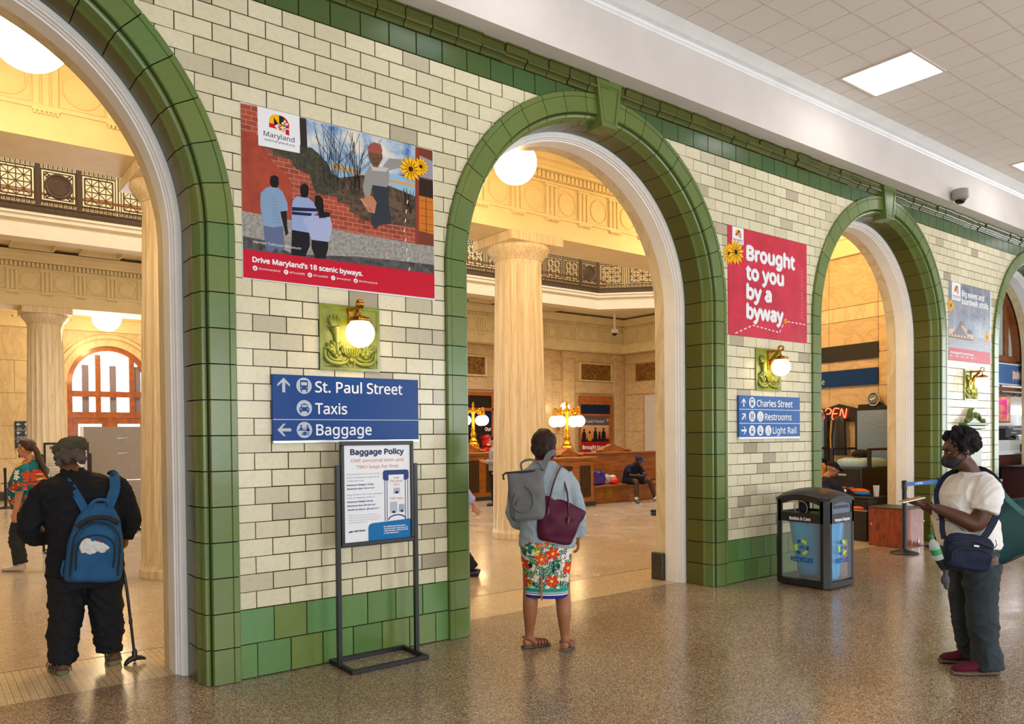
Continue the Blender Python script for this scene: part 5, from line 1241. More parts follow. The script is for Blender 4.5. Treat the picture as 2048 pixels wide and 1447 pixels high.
def lamp_standard(label, x, y, z, s, e):
    t = thing('brass_lamp', label, 'lamp', (x, y, z), 0, 'ornate brass lamps on the benches')
    MB().box(-.17 * s, .17 * s, -.17 * s, .17 * s, 0, .05 * s, bev=.01).lathe([(.16 * s, .05 * s), (.17 * s, .09 * s), (.12 * s, .13 * s), (.13 * s, .2 * s), (.09 * s, .24 * s), (.10 * s, .28 * s), (.06 * s, .33 * s), (.055 * s, .36 * s)], 20).build('scrolled_base', M['gold'], t, smooth=40)
    m = MB().lathe([(.055 * s, .35 * s), (.075 * s, .40 * s), (.06 * s, .45 * s), (.04 * s, .52 * s), (.05 * s, .56 * s), (.035 * s, .62 * s), (.034 * s, .92 * s), (.06 * s, .96 * s), (.05 * s, 1.02 * s), (.02 * s, 1.08 * s), (.035 * s, 1.12 * s), (.012 * s, 1.2 * s)], 16)
    for k in range(8): a = k * pi / 4; m.ball((.11 * s * cos(a), .11 * s * sin(a), .15 * s), .035 * s, 8, 6)
    m.build('stem', M['gold'], t, smooth=40)
    for k in range(4):
        a = radians(20 + 90 * k); c, s_ = cos(a), sin(a)
        MB().tube([(.03 * c * s, .03 * s_ * s, .93 * s), (.12 * c * s, .12 * s_ * s, 1.0 * s), (.2 * c * s, .2 * s_ * s, .93 * s), (.26 * c * s, .26 * s_ * s, 1.04 * s), (.30 * c * s, .30 * s_ * s, 1.0 * s), (.30 * c * s, .30 * s_ * s, .88 * s)], [.02 * s, .016 * s, .02 * s, .03 * s, .026 * s, .03 * s], 8).lathe([(.05 * s, .86 * s), (.055 * s, .88 * s), (.03 * s, .92 * s)], 12, (.30 * c * s, .30 * s_ * s)).build('arm', M['gold'], t, smooth=50)
        MB().ball((.30 * c * s, .30 * s_ * s, .76 * s), .125 * s, 20, 14).build('glass_globe', M['globe'], t, smooth=60)
    point('lamp_glow', (0, -.35, .7 * s), e, WARM, .1, t)
M['gold'] = plain('gilded_brass', S(226, 162, 40), .3, metal=.9, var=.2, scale=30)
lamp_standard('gilded lamp with four lit globes on the cabinet behind the woman with the maroon bag', 10.28, 8.62, 1.155, 1.12, 12)
lamp_standard('gilded lamp with four lit globes left of the column, half hidden behind it', 9.55, 11.5, 1.25, 1.1, 12)
# wall sconce behind the lamp
t = thing('wall_sconce', 'lit gilded wall sconce on the marble behind the bench lamp', 'wall lamp', (17.05, 16.74, 2.3))
MB().tube([(0, 0, -.45), (0, -.08, -.2), (0, -.05, .1)], [.03, .08, .05], 10).tube([(0, -.05, .05), (0, -.35, .1), (0, -.38, .25)], .03, 8).build('bracket', M['gold'], t, smooth=50)
MB().ball((0, -.38, .42), .17, 20, 12).build('glass_globe', M['globe'], t, smooth=60); point('lamp_glow', (0, -.6, .4), 30, WARM, .1, t)
# ticket door with the poster, right half of the far wall
t = thing('window_poster', 'poster reading Look! Ponies! in an oak framed opening of the far marble wall', 'poster', (18.16, 16.72, 0))
m = MB(); m.box(0, 1.72, 0, .1, 0, 3.2).build('oak_panelling', M['oak'], t)
MB().box(.02, 1.56, -.012, 0, 2.50, 2.86).build('navy_band', fm(S(16, 34, 70)), t); MB().box(.0, 1.7, -.03, 0, 2.86, 2.96, bev=.01).box(0, 1.7, -.03, 0, 2.42, 2.50, bev=.01).build('cross_rail', M['oak'], t)
p = Print(.003); p.rect(.02, 1.5, .5, 2.40, S(96, 90, 100), 1)
mn = NT('print_sunset'); v_ = mn.obj(); sp = mn.node('ShaderNodeSeparateXYZ'); mn.l(v_, sp.inputs[0]); mr = mn.node('ShaderNodeMapRange'); mn.l(sp.outputs[2], mr.inputs[0]); mr.inputs[1].default_value = 1.45; mr.inputs[2].default_value = 2.05; mn.set(mn.ramp(mr.outputs[0], [(0, S(96, 60, 54)), (.35, S(206, 130, 84)), (1, S(214, 176, 130))]).outputs[0], .3)
p.rect(.02, 1.5, 1.42, 2.06, mn.m, 2).rect(.02, 1.5, .5, 1.42, S(170, 16, 34), 2).rect(.02, 1.5, 1.42, 1.52, S(40, 28, 30), 3)
for x, h, w in ((.16, .46, .11), (.46, .36, .09), (.76, .52, .10), (.98, .34, .07), (1.20, .50, .12)):
    c_ = S(206, 150, 40) if x == .46 else S(30, 22, 26)
    p.poly([(x - w, 1.46), (x + w, 1.46), (x + w * .9, 1.46 + h * .6), (x + w * .4, 1.46 + h * .78), (x - w * .4, 1.46 + h * .78), (x - w * .9, 1.46 + h * .6)], c_, 4).circ(x, 1.46 + h * .9, .05, S(30, 22, 26), 5, 12)
p.rrect(.04, .18, 2.2, 2.36, .01, WHITE, 3); sunflower(p, 1.42, 2.26, .07, 4); p.text('\u2018Look! Ponies!\u2019', .26, 2.16, .11, WHITE, 1.0, layer=4); p.text('Brought to you', .08, 1.14, .14, WHITE, 1.30, True, layer=4); p.text('by a byway', .08, .88, .14, WHITE, 1.0, True, layer=4)
p.build('printed_picture', t)
# shop window left of the column: dark opening with a red machine
t = thing('ticket_window', 'dark oak framed window with a navy band, left of the fluted column', 'window', (12.6, 16.72, 0))
MB().box(0, 2.2, .05, .1, 0, 3.2).build('dark_glass', plain('dark_shop_glass', S(26, 22, 22), .1), t)
m = MB(); m.box(0, 2.2, -.02, .08, 3.08, 3.22, bev=.01).box(0, 2.2, -.02, .08, 2.55, 2.66, bev=.01).box(1.35, 1.47, -.02, .08, 0, 3.1, bev=.01).box(-.08, .02, -.02, .08, 0, 3.2, bev=.01).build('oak_frame', M['oak'], t)
MB().box(.02, 1.35, .03, .05, 2.14, 2.55).build('navy_band', fm(S(14, 36, 84)), t)
p = Print(.003); p.text('Our', 1.05, 1.86, .12, WHITE, .26, True, layer=1).build('lettering', t)
t = thing('slush_machine', 'red drink machine standing in the dark ticket window', 'drink machine', (13.35, 16.2, 0))
MB().box(-.3, .3, -.2, .2, 0, 1.0, bev=.02).build('counter_box', plain('dark_counter', S(40, 30, 28), .5), t)
MB().box(-.2, .2, -.16, .16, 1.0, 1.3, bev=.04).lathe([(.10, 1.3), (.17, 1.36), (.18, 1.6), (.10, 1.72)], 20).box(-.2, .2, -.17, .1, 1.55, 1.68, bev=.03).build('red_body', plain('red_plastic', S(206, 16, 28), .3), t, smooth=40)
MB().box(-.11, .11, -.175, -.16, 1.36, 1.42).build('label_plate', fm(WHITE), t)
# luggage on the bench
mb = MB(); rings = []
for k in range(11):
    x = -.33 + .066 * k; e = (1 - abs(-1 + k / 5) ** 6) ** .5 * .12 + .88 if 0 < k < 10 else .55
    rings.append([(x, .17 * e * (abs(cos(a)) ** .5) * (1 if cos(a) > 0 else -1), .19 + .175 * e * (abs(sin(a)) ** .5) * (1 if sin(a) > 0 else -1) + .01 * sin(5 * a + k)) for a in [2 * pi * j / 28 for j in range(28)]])
mb.loft(rings)
t = thing('duffel_bag', 'shiny purple duffel bag lying on the oak bench', 'bag', (10.98, 8.48, .44))
pm = NT('purple_vinyl'); v = pm.obj(); n = pm.noise(7, 5, .65, v, .8); pm.set(S(66, 22, 150), .22, 0, .3); pm.bump(n.outputs[0], .9, .04); mb.build('bag_body', pm.m, t, smooth=60)
MB().tube([(-.12, -.17, .25), (-.10, -.20, .33), (0, -.19, .37), (.10, -.20, .33), (.12, -.17, .25)], .012, 8).box(-.30, .30, -.01, .01, .362, .372).build('handle', M['black'], t, smooth=40)
zb = NT('zebra_print_cloth'); v = zb.obj(); w_ = zb.node('ShaderNodeTexWave'); w_.inputs['Scale'].default_value = 9; w_.inputs['Distortion'].default_value = 8; zb.l(v, w_.inputs[0]); zb.set(zb.ramp(w_.outputs[0], [(.45, (.01, .01, .01, 1)), (.55, (.8, .78, .75, 1))]).outputs[0], .6)
t = thing('tote_bag', 'small black and white striped bag between the purple bag and the sitting man', 'bag', (11.47, 8.52, .44))
MB().ball((0, 0, .13), .17, 20, 14, sc=(.9, .7, .78)).build('bag_body', zb.m, t, smooth=60)
t = thing('red_jacket', 'crumpled bright red and white cloth beside the sitting man', 'jacket', (11.66, 8.45, .44))
MB().ball((0, 0, .09), .15, 18, 12, sc=(.95, .8, .62)).build('red_cloth', plain('bright_red_nylon', S(236, 44, 26), .4, bump=.5, bscale=12), t, smooth=60); MB().ball((-.02, .02, .19), .10, 16, 10, sc=(1, .8, .5)).build('white_cloth', plain('white_nylon', S(220, 214, 208), .5, bump=.5, bscale=12), t, smooth=60)
# grey partition panel and advertising stand
t = thing('partition_panel', 'tall grey divider panel in front of the far arched door', 'partition', (0, 0, 0))
GP = plain('grey_fabric_panel', S(156, 150, 146), .6, var=.03)
MB().box(.26, 1.5, 10.12, 10.17, .94, 1.90).build('upper_panel', GP, t); MB().box(.26, 1.5, 10.12, 10.17, .06, .93).build('lower_panel', GP, t)
MB().box(.215, .255, 10.11, 10.18, 0, 1.905).build('white_edge_post', M['white'], t); MB().box(.2, 1.52, 10.08, 10.2, 0, .05, bev=.01).build('foot_rail', M['black'], t)
m = MB()
for z in (1.69, 1.42): m.tube([(.80, 10.115, z), (.88, 10.10, z + .005), (.96, 10.10, z + .012)], .006, 6)
m.build('handle', M['chrome'], t)
t = thing('advertising_stand', 'white framed advertising stand seen edge-on beside the marble jamb', 'sign stand', (10.02, 5.45, 0), radians(-47))
MB().box(-.02, .02, -.02, .75, .12, 1.86, bev=.004).build('white_frame', M['white'], t); MB().box(.021, .026, .02, .71, .2, 1.8).build('green_picture', mottled('print_green_ad', S(40, 120, 40), S(190, 210, 60), 4), t)
MB().box(-.2, .2, 0, .08, 0, .06, bev=.01).box(-.2, .2, .65, .73, 0, .06, bev=.01).box(-.03, .03, .02, .06, .06, .14).box(-.03, .03, .67, .71, .06, .14).build('foot', M['black'], t)
# small dome camera under the hall balcony
t = thing('dome_camera', 'tiny dome camera in the corner under the hall balcony', 'camera', (18.9, 15.6, 5.55)); MB().lathe([(.02, .68), (.05, .67), (.05, .12), (.14, .1), (.14, .0), (.10, -.04)], 20).build('housing', M['white'], t, smooth=40); MB().ball((0, 0, -.04), .10, 16, 10).build('dome', M['black'], t, smooth=60)

# ------------------------------------------------------------------ shoe shine stand (along the wall in the third arch)
SH = Matrix.Translation(PIV) @ Matrix.Rotation(AW, 4, 'Z')
def at_wall(o, x, y, z=0): o.location = SH @ Vector((x, y, z)); o.rotation_euler = (0, 0, AW); return o
M['ebony'] = plain('black_painted_wood', S(30, 24, 20), .35, var=.2)
fab = NT('blue_grey_upholstery'); v = fab.obj(); n = fab.noise(9, 4, .6, v, 1); fab.set(S(126, 146, 178), .8); fab.bump(n.outputs[0], .5, .03); M['uph'] = fab.m
seatm = plain('pale_blue_cushion', S(172, 200, 208), .7, bump=.4, bscale=12)
def shine_chair(label, yc):
    t = at_wall(thing('shoe_shine_chair', label, 'chair', (0, 0, 0), 0, 'high upholstered shoe shine chairs'), 0, yc)
    MB().box(-.98, -.06, -.37, .37, 0, 1.06, bev=.01).build('cabinet_base', M['ebony'], t)
    MB().box(-1.25, -.98, -.37, .37, 0, .42, bev=.01).build('step', M['ebony'], t)
    m = MB(); m.box(-.13, -.04, -.39, -.33, 1.05, 2.08, bev=.01).box(-.13, -.04, .33, .39, 1.05, 2.08, bev=.01)
    m.pyz([(-.39, 2.06), (.39, 2.06), (.38, 2.10), (.2, 2.13), (.1, 2.2), (-.1, 2.2), (-.2, 2.13), (-.38, 2.10)], -.11, -.05); m.build('back_frame', M['ebony'], t)
    b_ = MB(); n_ = 8; rows = []
    for i in range(n_ + 1):
        y = -.33 + .66 * i / n_; b_rows = []
        for j in range(n_ + 1):
            z = 1.18 + .88 * j / n_; b_rows.append((-.14 - .05 * (1 - (2 * i / n_ - 1) ** 4) * (1 - (2 * j / n_ - 1) ** 4) ** .8, y, z))
        rows.append(b_rows)
    V = [q for r_ in rows for q in r_]; b_.add(V, [(i * 9 + j, (i + 1) * 9 + j, (i + 1) * 9 + j + 1, i * 9 + j + 1) for i in range(8) for j in range(8)]); b_.box(-.14, -.08, -.33, .33, 1.18, 2.06)
    b_.build('back_cushion', M['uph'], t, smooth=60)
    rings = [[(-.46 + .36 * q * (abs(cos(a)) ** .5) * (1 if cos(a) > 0 else -1), .33 * q * (abs(sin(a)) ** .5) * (1 if sin(a) > 0 else -1), z) for a in [2 * pi * k / 32 for k in range(32)]] for q, z in ((.94, 1.06), (1, 1.09), (1, 1.16), (.95, 1.20), (.7, 1.225), (.2, 1.235))]
    MB().loft(rings).build('seat_cushion', seatm, t, smooth=60)
    for s in (-1, 1): MB().box(-.80, -.10, s * .37 - .03, s * .37 + .03, 1.36, 1.40, bev=.008).box(-.80, -.74, s * .37 - .025, s * .37 + .025, 1.05, 1.37, bev=.006).build('armrest', M['ebony'], t)
    return t
c1 = shine_chair('high shoe shine chair with a round silver emblem and a cap on its seat', .04)
c2 = shine_chair('high shoe shine chair on the left, cut off by the green jamb', 1.42)
p = Print(.002); p.circ(0, 0, .125, S(200, 200, 200), 1).circ(0, 0, .108, S(120, 120, 120), 2).poly([(-.08, .0), (.08, .03), (.03, .005), (.01, -.02), (-.01, -.005), (-.03, -.03)], WHITE, 3).text('AMTRAK', 0, .035, .02, WHITE, .11, layer=3, align='c').rect(-.06, .06, -.09, -.075, INK, 3).rect(-.05, .05, .085, .10, INK, 3)
o = MB().lathe([(.02, 0), (.125, 0), (.125, .02), (.02, .02)], 28).build('silver_emblem', M['chrome'], c1, loc=(-.125, 0, 2.26)); o.rotation_euler = (0, -pi / 2, 0)
o = p.build('emblem_print', c1, loc=(-.147, 0, 2.26)); o.rotation_euler = (0, 0, -pi / 2)
p = Print(.001); p.text('AMTRAK', 0, 0, .03, WHITE, .17, True, True, layer=1, align='c'); o = p.build('lettering', c1, loc=(-.983, .0, .93)); o.rotation_euler = (0, 0, -pi / 2)
t = at_wall(thing('flat_cap', 'black flat cap lying on the seat of the shoe shine chair', 'cap', (0, 0, 0)), -.50, .02, 1.235)
MB().ball((0, 0, .055), .15, 24, 12, sc=(.9, 1.15, .55)).build('crown', plain('black_wool', (.012, .011, .011, 1), .9, bump=.5), t, smooth=60); MB().tube([(-.12, -.1, .02), (-.17, 0, .015), (-.12, .1, .02)], .03, 8, flat=(.3, 1)).build('brim', M['black'], t)
t = at_wall(thing('brass_foot_rest', 'brass shoe-shaped foot rest in front of the shoe shine chair', 'foot rest', (0, 0, 0)), -1.12, .30, .425)
MB().tube([(0, 0, .0), (0, 0, .35)], .02, 10).tube([(0, 0, .36), (-.02, 0, .42), (-.02, 0, .54), (-.02, 0, .66), (-.02, 0, .72)], [.02, .045, .04, .055, .02], 12, flat=(.5, 1)).build('sole_plate', plain('worn_tan_brass', S(196, 130, 50), .35, metal=.5), t, smooth=50)
# drawers and working table in front
t = thing('drawer_cabinet', 'low black drawer cabinet of the shoe shine stand', 'cabinet', (9.97, 1.16, 0), AW)
MB().box(-.24, .24, -.32, .32, 0, .62, bev=.008).box(-.27, .27, -.35, .35, .62, .655, bev=.006).build('cabinet_body', M['ebony'], t)
for y in (-.155, .155):
    for z0 in (.06, .33):
        d = MB().box(-.255, -.24, y - .14, y + .14, z0, z0 + .24, bev=.004).build('drawer', M['ebony'], t); MB().ball((-.265, y, z0 + .13), .015, 10, 8).build('knob', M['chrome'], d, smooth=60)
for nm, lb, cat, x, y, mt, shp in (('polish_cloth', 'blue polishing cloth on the black cabinet', 'cloth', 9.93, 1.12, plain('blue_cloth', S(20, 110, 180), .8), lambda: MB().ball((0, 0, .03), .13, 16, 8, sc=(.8, 1.1, .3))),
                                  ('orange_cloth', 'orange cloth on the black cabinet behind the blue one', 'cloth', 10.08, 1.24, plain('orange_cloth', S(236, 90, 30), .8), lambda: MB().ball((0, 0, .05), .15, 16, 8, sc=(.6, 1.2, .35))),
                                  ('polish_tin', 'small silver shoe polish tin with a green label', 'tin', 9.82, 1.36, M['chrome'], lambda: MB().lathe([(.045, 0), (.047, .02), (.04, .09), (.02, .10)], 18))):
    t = thing(nm, lb, cat, (x, y, .656), AW); shp().build(nm + '_body', mt, t, smooth=50)
t = thing('plastic_cup', 'clear plastic cup standing on the black cabinet', 'cup', (9.88, .86, .656))
MB().lathe([(.035, 0), (.037, .01), (.048, .17), (.052, .175), (.048, .175), (.034, .015), (.01, .012)], 20).build('cup_wall', glass('clear_cup', (.9, .9, .88), .35), t, smooth=40)
t = thing('black_box', 'low black box with an orange cloth in front of the shoe shine drawers', 'box', (9.52, 1.02, 0), AW)
MB().box(-.12, .12, -.3, .3, 0, .46, bev=.008).build('box_body', M['ebony'], t); MB().box(-.125, .125, -.305, .305, .46, .475).build('lid', M['chrome'], t); 
t = thing('orange_cloth', 'small orange cloth on the low black box beside the bin', 'cloth', (9.52, .98, .476)); MB().ball((0, 0, .015), .09, 14, 8, sc=(.8, 1.2, .3)).build('cloth_folds', plain('orange_cloth_two', S(232, 96, 40), .8), t, smooth=60)
# coats on the rack between the chairs
t = at_wall(thing('hanging_coat', 'dark coat hanging between the two shoe shine chairs', 'coat', (0, 0, 0)), -.16, .73, 0)
MB().tube([(0, 0, 1.98), (0, 0, 1.9), (-.02, 0, 1.6), (-.02, 0, 1.25)], [(.02, .02), (.05, .13), (.07, .15), (.07, .17)], 18, up=(1, 0, 0)).build('coat_body', M['black'], t, smooth=60)
MB().tube([(-.06, .12, 1.9), (-.08, .13, 1.6), (-.08, .12, 1.35)], .016, 8).build('gold_scarf', plain('gold_scarf', S(196, 150, 70), .6), t, smooth=50)
# neon sign and blue sign on the wall
t = at_wall(thing('neon_sign', 'red neon OPEN sign on the marble wall', 'neon sign', (0, 0, 0)), -.10, .80, 1.90)
MB().pyz([(-.70, -.02), (.66, -.02), (.66, .26), (.38, .27), (.38, .2), (-.02, .30), (-.42, .2), (-.42, .27), (-.70, .27)], 0, .02).build('back_board', M['ebony'], t)
NEON = emit('red_neon_tube', (1, .06, .02), 9); EN = [[(0, .12)] + [(.075 * cos(a) + .0, .10 + .085 * sin(a)) for a in [pi / 2 + 2 * pi * k / 12 for k in range(13)]]]
strokes = [[(.08 * cos(a), .10 + .09 * sin(a)) for a in [2 * pi * k / 14 for k in range(15)]], [(.14, .01), (.14, .19), (.22, .19), (.25, .15), (.22, .10), (.14, .10)], [(.40, .01), (.30, .01), (.30, .19), (.40, .19)], [(.30, .10), (.38, .10)], [(.45, .01), (.45, .19), (.55, .01), (.55, .19)]]
m = MB()
for st in strokes: m.tube([(-.02, -(a * 1.08 + (b - .1) * .25) + .42, b + .02) for a, b in st], .009, 6)
m.build('neon_tube', NEON, t, smooth=60)
t = at_wall(thing('wall_sign', 'blue sign with the white ending of the words Shoe Shine on the marble wall', 'sign', (0, 0, 0)), -.07, 0, 2.52)
MB().box(0, .03, .01, 2.6, 0, .30).build('sign_board', M['signblue_dark'] if 'signblue_dark' in M else plain('navy_shop_sign', S(14, 56, 116), .35, spec=.25), t)
p = Print(.001); p.text('Shoe Shine', 0, .06, .105, WHITE, .62, layer=1, align='r'); o = p.build('lettering', t, loc=(-.002, 1.12, 0)); o.rotation_euler = (0, 0, -pi / 2)

# ------------------------------------------------------------------ coffee shop in the fourth arch
SX0, SX1, SY = 13.2, 23.9, 1.6
shop = thing('coffee_shop', 'wooden coffee shop front with frosted glass and a blue name board at the right edge', 'shop front', (0, 0, 0))
M['shopwood'] = plain('brown_shop_timber', S(150, 84, 42), .35, var=.15, scale=8)
M['frost'] = plain('frosted_pane', S(196, 214, 212), .25, var=.05, scale=2)
zs = lambda v_: v_
y = .85
m = MB(); m.box(SX0, SX1, y, y + .12, 3.02, 3.14, bev=.005).box(SX0, SX1, y, y + .12, 2.46, 2.53, bev=.005).build('transom_bar', M['shopwood'], shop)
for x in (14.92, 16.5, 18.1): MB().box(x - .08, x + .08, y, y + .14, 3.14, 4.75, bev=.006).build('mullion', M['shopwood'], shop)
MB().box(SX0, SX1, y + .05, y + .07, 3.14, 4.8).build('glass_pane', M['frost'], shop)
rings = [[(13.805 + r * cos(a), yy, ZC + r * sin(a)) for r, yy in ((1.50, y - .08), (1.60, y - .08), (1.60, y + .1), (1.50, y + .1))] for a in [pi * k / 24 for k in range(25)]]
MB().loft(rings).build('arched_frame', M['shopwood'], shop, smooth=30)
MB().box(SX0, SX1, y - .05, y + .0, 2.56, 2.99, bev=.004).build('name_board', plain('shop_blue', S(64, 116, 178), .4, spec=.25), shop)
p = Print(.002); p.rect(SX0, SX1, 2.565, 2.59, WHITE, 1).rect(SX0, SX1, 2.96, 2.985, WHITE, 1); p.text('DUNKIN\u2019', 15.03, 2.70, .13, S(244, 150, 160), .62, .16, layer=2).text('DUNKIN\u2019', 15.03, 2.70, .13, WHITE, .62, .05, layer=4)
p.build('lettering', shop, loc=(0, y - .052, 0))
struct(MB().box(SX0, SX1, 1.0, 3.8, 2.80, 2.86).build('ceiling', M['white']))
struct(MB().box(SX0, SX1, 3.7, 3.8, 0, 2.82).build('wall_shop', plain('beige_shop_wall', S(206, 196, 184), .6)))
struct(MB().box(12.6, 12.75, .7, 3.8, 0, 6.1).build('wall_shop_side', M['plaster']))
struct(MB().box(12.75, 24, .74, 5.2, 6.0, 6.14).build('ceiling', M['stucco']))
struct(MB().box(12.75, 24, 3.81, 3.95, 2.5, 6.0).build('wall_shop_upper', M['plaster']))
t = thing('track_rail', 'grey shutter rail with small spot lamps under the shop name board', 'rail', (0, 0, 0)); m = MB(); m.box(SX0, SX1, y + .1, y + .2, 2.36, 2.44)
for k in range(10): m.ball((14.6 + k * .32, y + .09, 2.39), .03, 8, 6)
m.build('rail_body', M['chrome'], t)
t = thing('shop_counter', 'dark red wood shop counter with a pale top at the right edge', 'counter', (0, 0, 0))
MB().box(13.6, 22, .95, 1.5, 0, 1.2, bev=.01).build('counter_body', plain('dark_red_wood', S(92, 30, 24), .3, var=.2, scale=6), t); MB().box(13.5, 22.1, .88, 1.6, 1.20, 1.24, bev=.006).build('worktop', M['white'], t)
MB().box(13.6, 22, .96, .98, 1.24, 1.49).build('glass_guard', glass('pale_guard_glass', (.75, .86, .88), .45), t)
t = thing('menu_light', 'bright white light strip on the back wall of the shop', 'light', (0, 0, 0)); MB().box(21.6, 23.8, 3.62, 3.69, 2.16, 2.34).build('light_strip', emit('shop_strip_light', (.85, .88, 1), 6), t)
t = thing('paper_roll', 'white paper towel roll standing on the coffee machine', 'paper roll', (19.3, 2.4, 1.80)); MB().lathe([(.03, 0), (.23, 0), (.23, .27), (.03, .27)], 28).build('roll', M['white'], t, smooth=40); MB().add([(.1, -.13, .3), (.34, -.16, .12), (.36, -.14, -.05), (.12, -.12, .02), (.1, -.11, .3), (.34, -.14, .12), (.36, -.12, -.05), (.12, -.10, .02)], [(0, 1, 2, 3), (7, 6, 5, 4), (0, 4, 5, 1), (1, 5, 6, 2), (2, 6, 7, 3), (3, 7, 4, 0)]).build('loose_sheet', M['white'], t)
t = thing('coffee_machine', 'black coffee machine behind the shop counter', 'coffee machine', (19.1, 2.35, 0)); MB().box(-.6, .6, -.2, .2, 0, 1.45, bev=.01).build('base_cabinet', M['white'], t); MB().box(-.6, .6, -.22, .2, 1.45, 1.80, bev=.06).build('machine_body', M['black'], t)
m = MB(); m.box(-.4, .46, -.235, -.22, 1.70, 1.73).box(-.48, -.15, -.235, -.22, 1.62, 1.64)
for x in (-.3, 0, .3): m.lathe([(.09, 1.46), (.10, 1.56), (.05, 1.58)], 12, (x, -.33))
m.build('steel_trim', M['chrome'], t, smooth=40)
t = thing('menu_screen', 'bright pink and yellow poster on the shop wall by the jamb', 'poster', (18.25, 2.2, 1.87)); MB().box(-.03, .03, -.2, .2, 0, .62, bev=.01).box(-.02, .02, -.02, .02, .6, .935).build('screen_case', M['black'], t); MB().box(-.036, -.03, -.18, .18, .02, .6).build('screen_picture', mottled('print_pink_menu', S(240, 60, 160), S(250, 200, 60), 3), t)
MB().box(-.19, -.0, -.206, -.2, .02, .6).build('screen_front', mottled('print_pink_menu_two', S(200, 40, 160), S(250, 220, 80), 4), t)
t = thing('counter_display', 'small framed card standing on the shop counter at the right edge', 'card', (15.88, .90, 1.24)); MB().box(-.12, .3, 0, .02, 0, .16, bev=.004).build('card_frame', M['black'], t); MB().box(-.09, .27, -.003, 0, .02, .14).build('card_sheet', fm(S(200, 210, 220)), t)
t = thing('shop_shelf', 'dark counter wing with a laptop ledge at the right edge', 'shelf', (0, 0, 0)); MB().box(14.6, 17, .3, .85, .0, .96, bev=.01).build('wing_body', plain('dark_maroon_laminate', S(60, 20, 18), .3), t); MB().box(14.5, 17.05, .25, .87, .96, 1.0, bev=.006).build('ledge', M['ebony'], t)
area('shop_light', (18, 2.3, 2.76), 6, 1.5, (0, 0, -1), 60, (.95, .97, 1))
# ------------------------------------------------------------------ people
def solid(name, mb, mat, parent, voxel=.011, sm=4, amp=0, freq=(6, 6, 3), amp2=0, f2=40, fold=0):
    me = mb.mesh('raw', []); o = bpy.data.objects.new('raw', me); COL.objects.link(o)
    r = o.modifiers.new('r', 'REMESH'); r.mode = 'VOXEL'; r.voxel_size = voxel
    s = o.modifiers.new('s', 'SMOOTH'); s.iterations = sm; s.factor = .6
    dg = bpy.context.evaluated_depsgraph_get(); out = bpy.data.meshes.new_from_object(o.evaluated_get(dg)); bpy.data.objects.remove(o); bpy.data.meshes.remove(me)
    out.name = name; out.materials.clear(); out.materials.append(mat)
    if amp or amp2:
        ns = [v.normal.copy() for v in out.vertices]
        for v, n in zip(out.vertices, ns):
            c = v.co; d = 0
            if amp: d += amp * noise.noise(Vector((c.x * freq[0], c.y * freq[1], c.z * freq[2]))) * 1.6
            if fold:
                w = noise.noise_vector(c * 3.1) * .35; q = Vector((c.x * 7, c.y * 7, c.z * 9)) + w * 3; r1 = 1 - min(1, abs(noise.noise(q)) * 3.2); r2 = 1 - min(1, abs(noise.noise(q * 1.9 + Vector((5, 2, 9)))) * 3)
                d += fold * (r1 * r1 - .2) + fold * .45 * (r2 * r2 - .2)
            if amp2: d += amp2 * noise.noise(c * f2)
            v.co = c + n * d
    out.polygons.foreach_set('use_smooth', [True] * len(out.polygons)); out.update()
    return link(name, out, parent)
def V3(*a): return Vector(a)
def ell(m, c, r, n=20, k=14, rot=None):
    e = MB().ball((0, 0, 0), 1, n, k); T = Matrix.Translation(Vector(c)) @ (rot.to_4x4() if rot else Matrix.Identity(4)) @ Matrix.Diagonal((*r, 1)); m.merge(e, T); return m
def torso(m, rings, n=28):
    """rings: (x, y, z, half width, half depth)"""
    rr = []
    for (x, y, z, a, b) in rings:
        rr.append([(x + a * (abs(cos(t)) ** .8) * (1 if cos(t) > 0 else -1), y + b * (abs(sin(t)) ** .85) * (1 if sin(t) > 0 else -1), z) for t in [2 * pi * j / n for j in range(n)]])
    return m.loft(rr)
def limb(m, pts, rad, n=14): return m.tube(pts, rad, n)
def hand(m, w, d, nrm, side, curl=.5, s=1.0, spread=.0):
    """w wrist, d finger direction, nrm palm normal (fingers close towards it), side: sign of the thumb"""
    d = Vector(d).normalized(); nrm = Vector(nrm); nrm = (nrm - d * nrm.dot(d)).normalized(); q = d.cross(nrm) * side; w = Vector(w)
    m.tube([w - d * .02 * s, w + d * .02 * s, w + d * .055 * s, w + d * .088 * s], [(.019 * s, .026 * s), (.016 * s, .034 * s), (.015 * s, .041 * s), (.011 * s, .038 * s)], 12, up=tuple(nrm))
    for k, (o, L) in enumerate(((.031, .066), (.011, .076), (-.010, .071), (-.030, .056))):
        p = w + d * .078 * s + q * o * s; a = 0; pts = [p - d * .015 * s, p]; dd = d
        for j, fr in enumerate((.45, .30, .25)):
            a += curl * (.75 + .25 * j); dd = d * cos(a) + nrm * sin(a); p = p + dd * L * fr * s; pts.append(p.copy())
        m.tube(pts, [.009 * s, .0092 * s, .0085 * s, .008 * s, .0062 * s], 8)
    p = w + d * .025 * s + q * .030 * s; t1 = (d * .65 + q * .7 + nrm * .35).normalized(); t2 = (d * .9 + q * .15 + nrm * (.3 + curl * .3)).normalized()
    m.tube([p - t1 * .02 * s, p, p + t1 * .032 * s, p + t1 * .032 * s + t2 * .03 * s], [.014 * s, .013 * s, .010 * s, .007 * s], 8)
def headm(c, yaw=0, pitch=0, s=1.0): return Matrix.Translation(Vector(c)) @ Matrix.Rotation(yaw, 4, 'Z') @ Matrix.Rotation(pitch, 4, 'X') @ Matrix.Scale(s, 4)
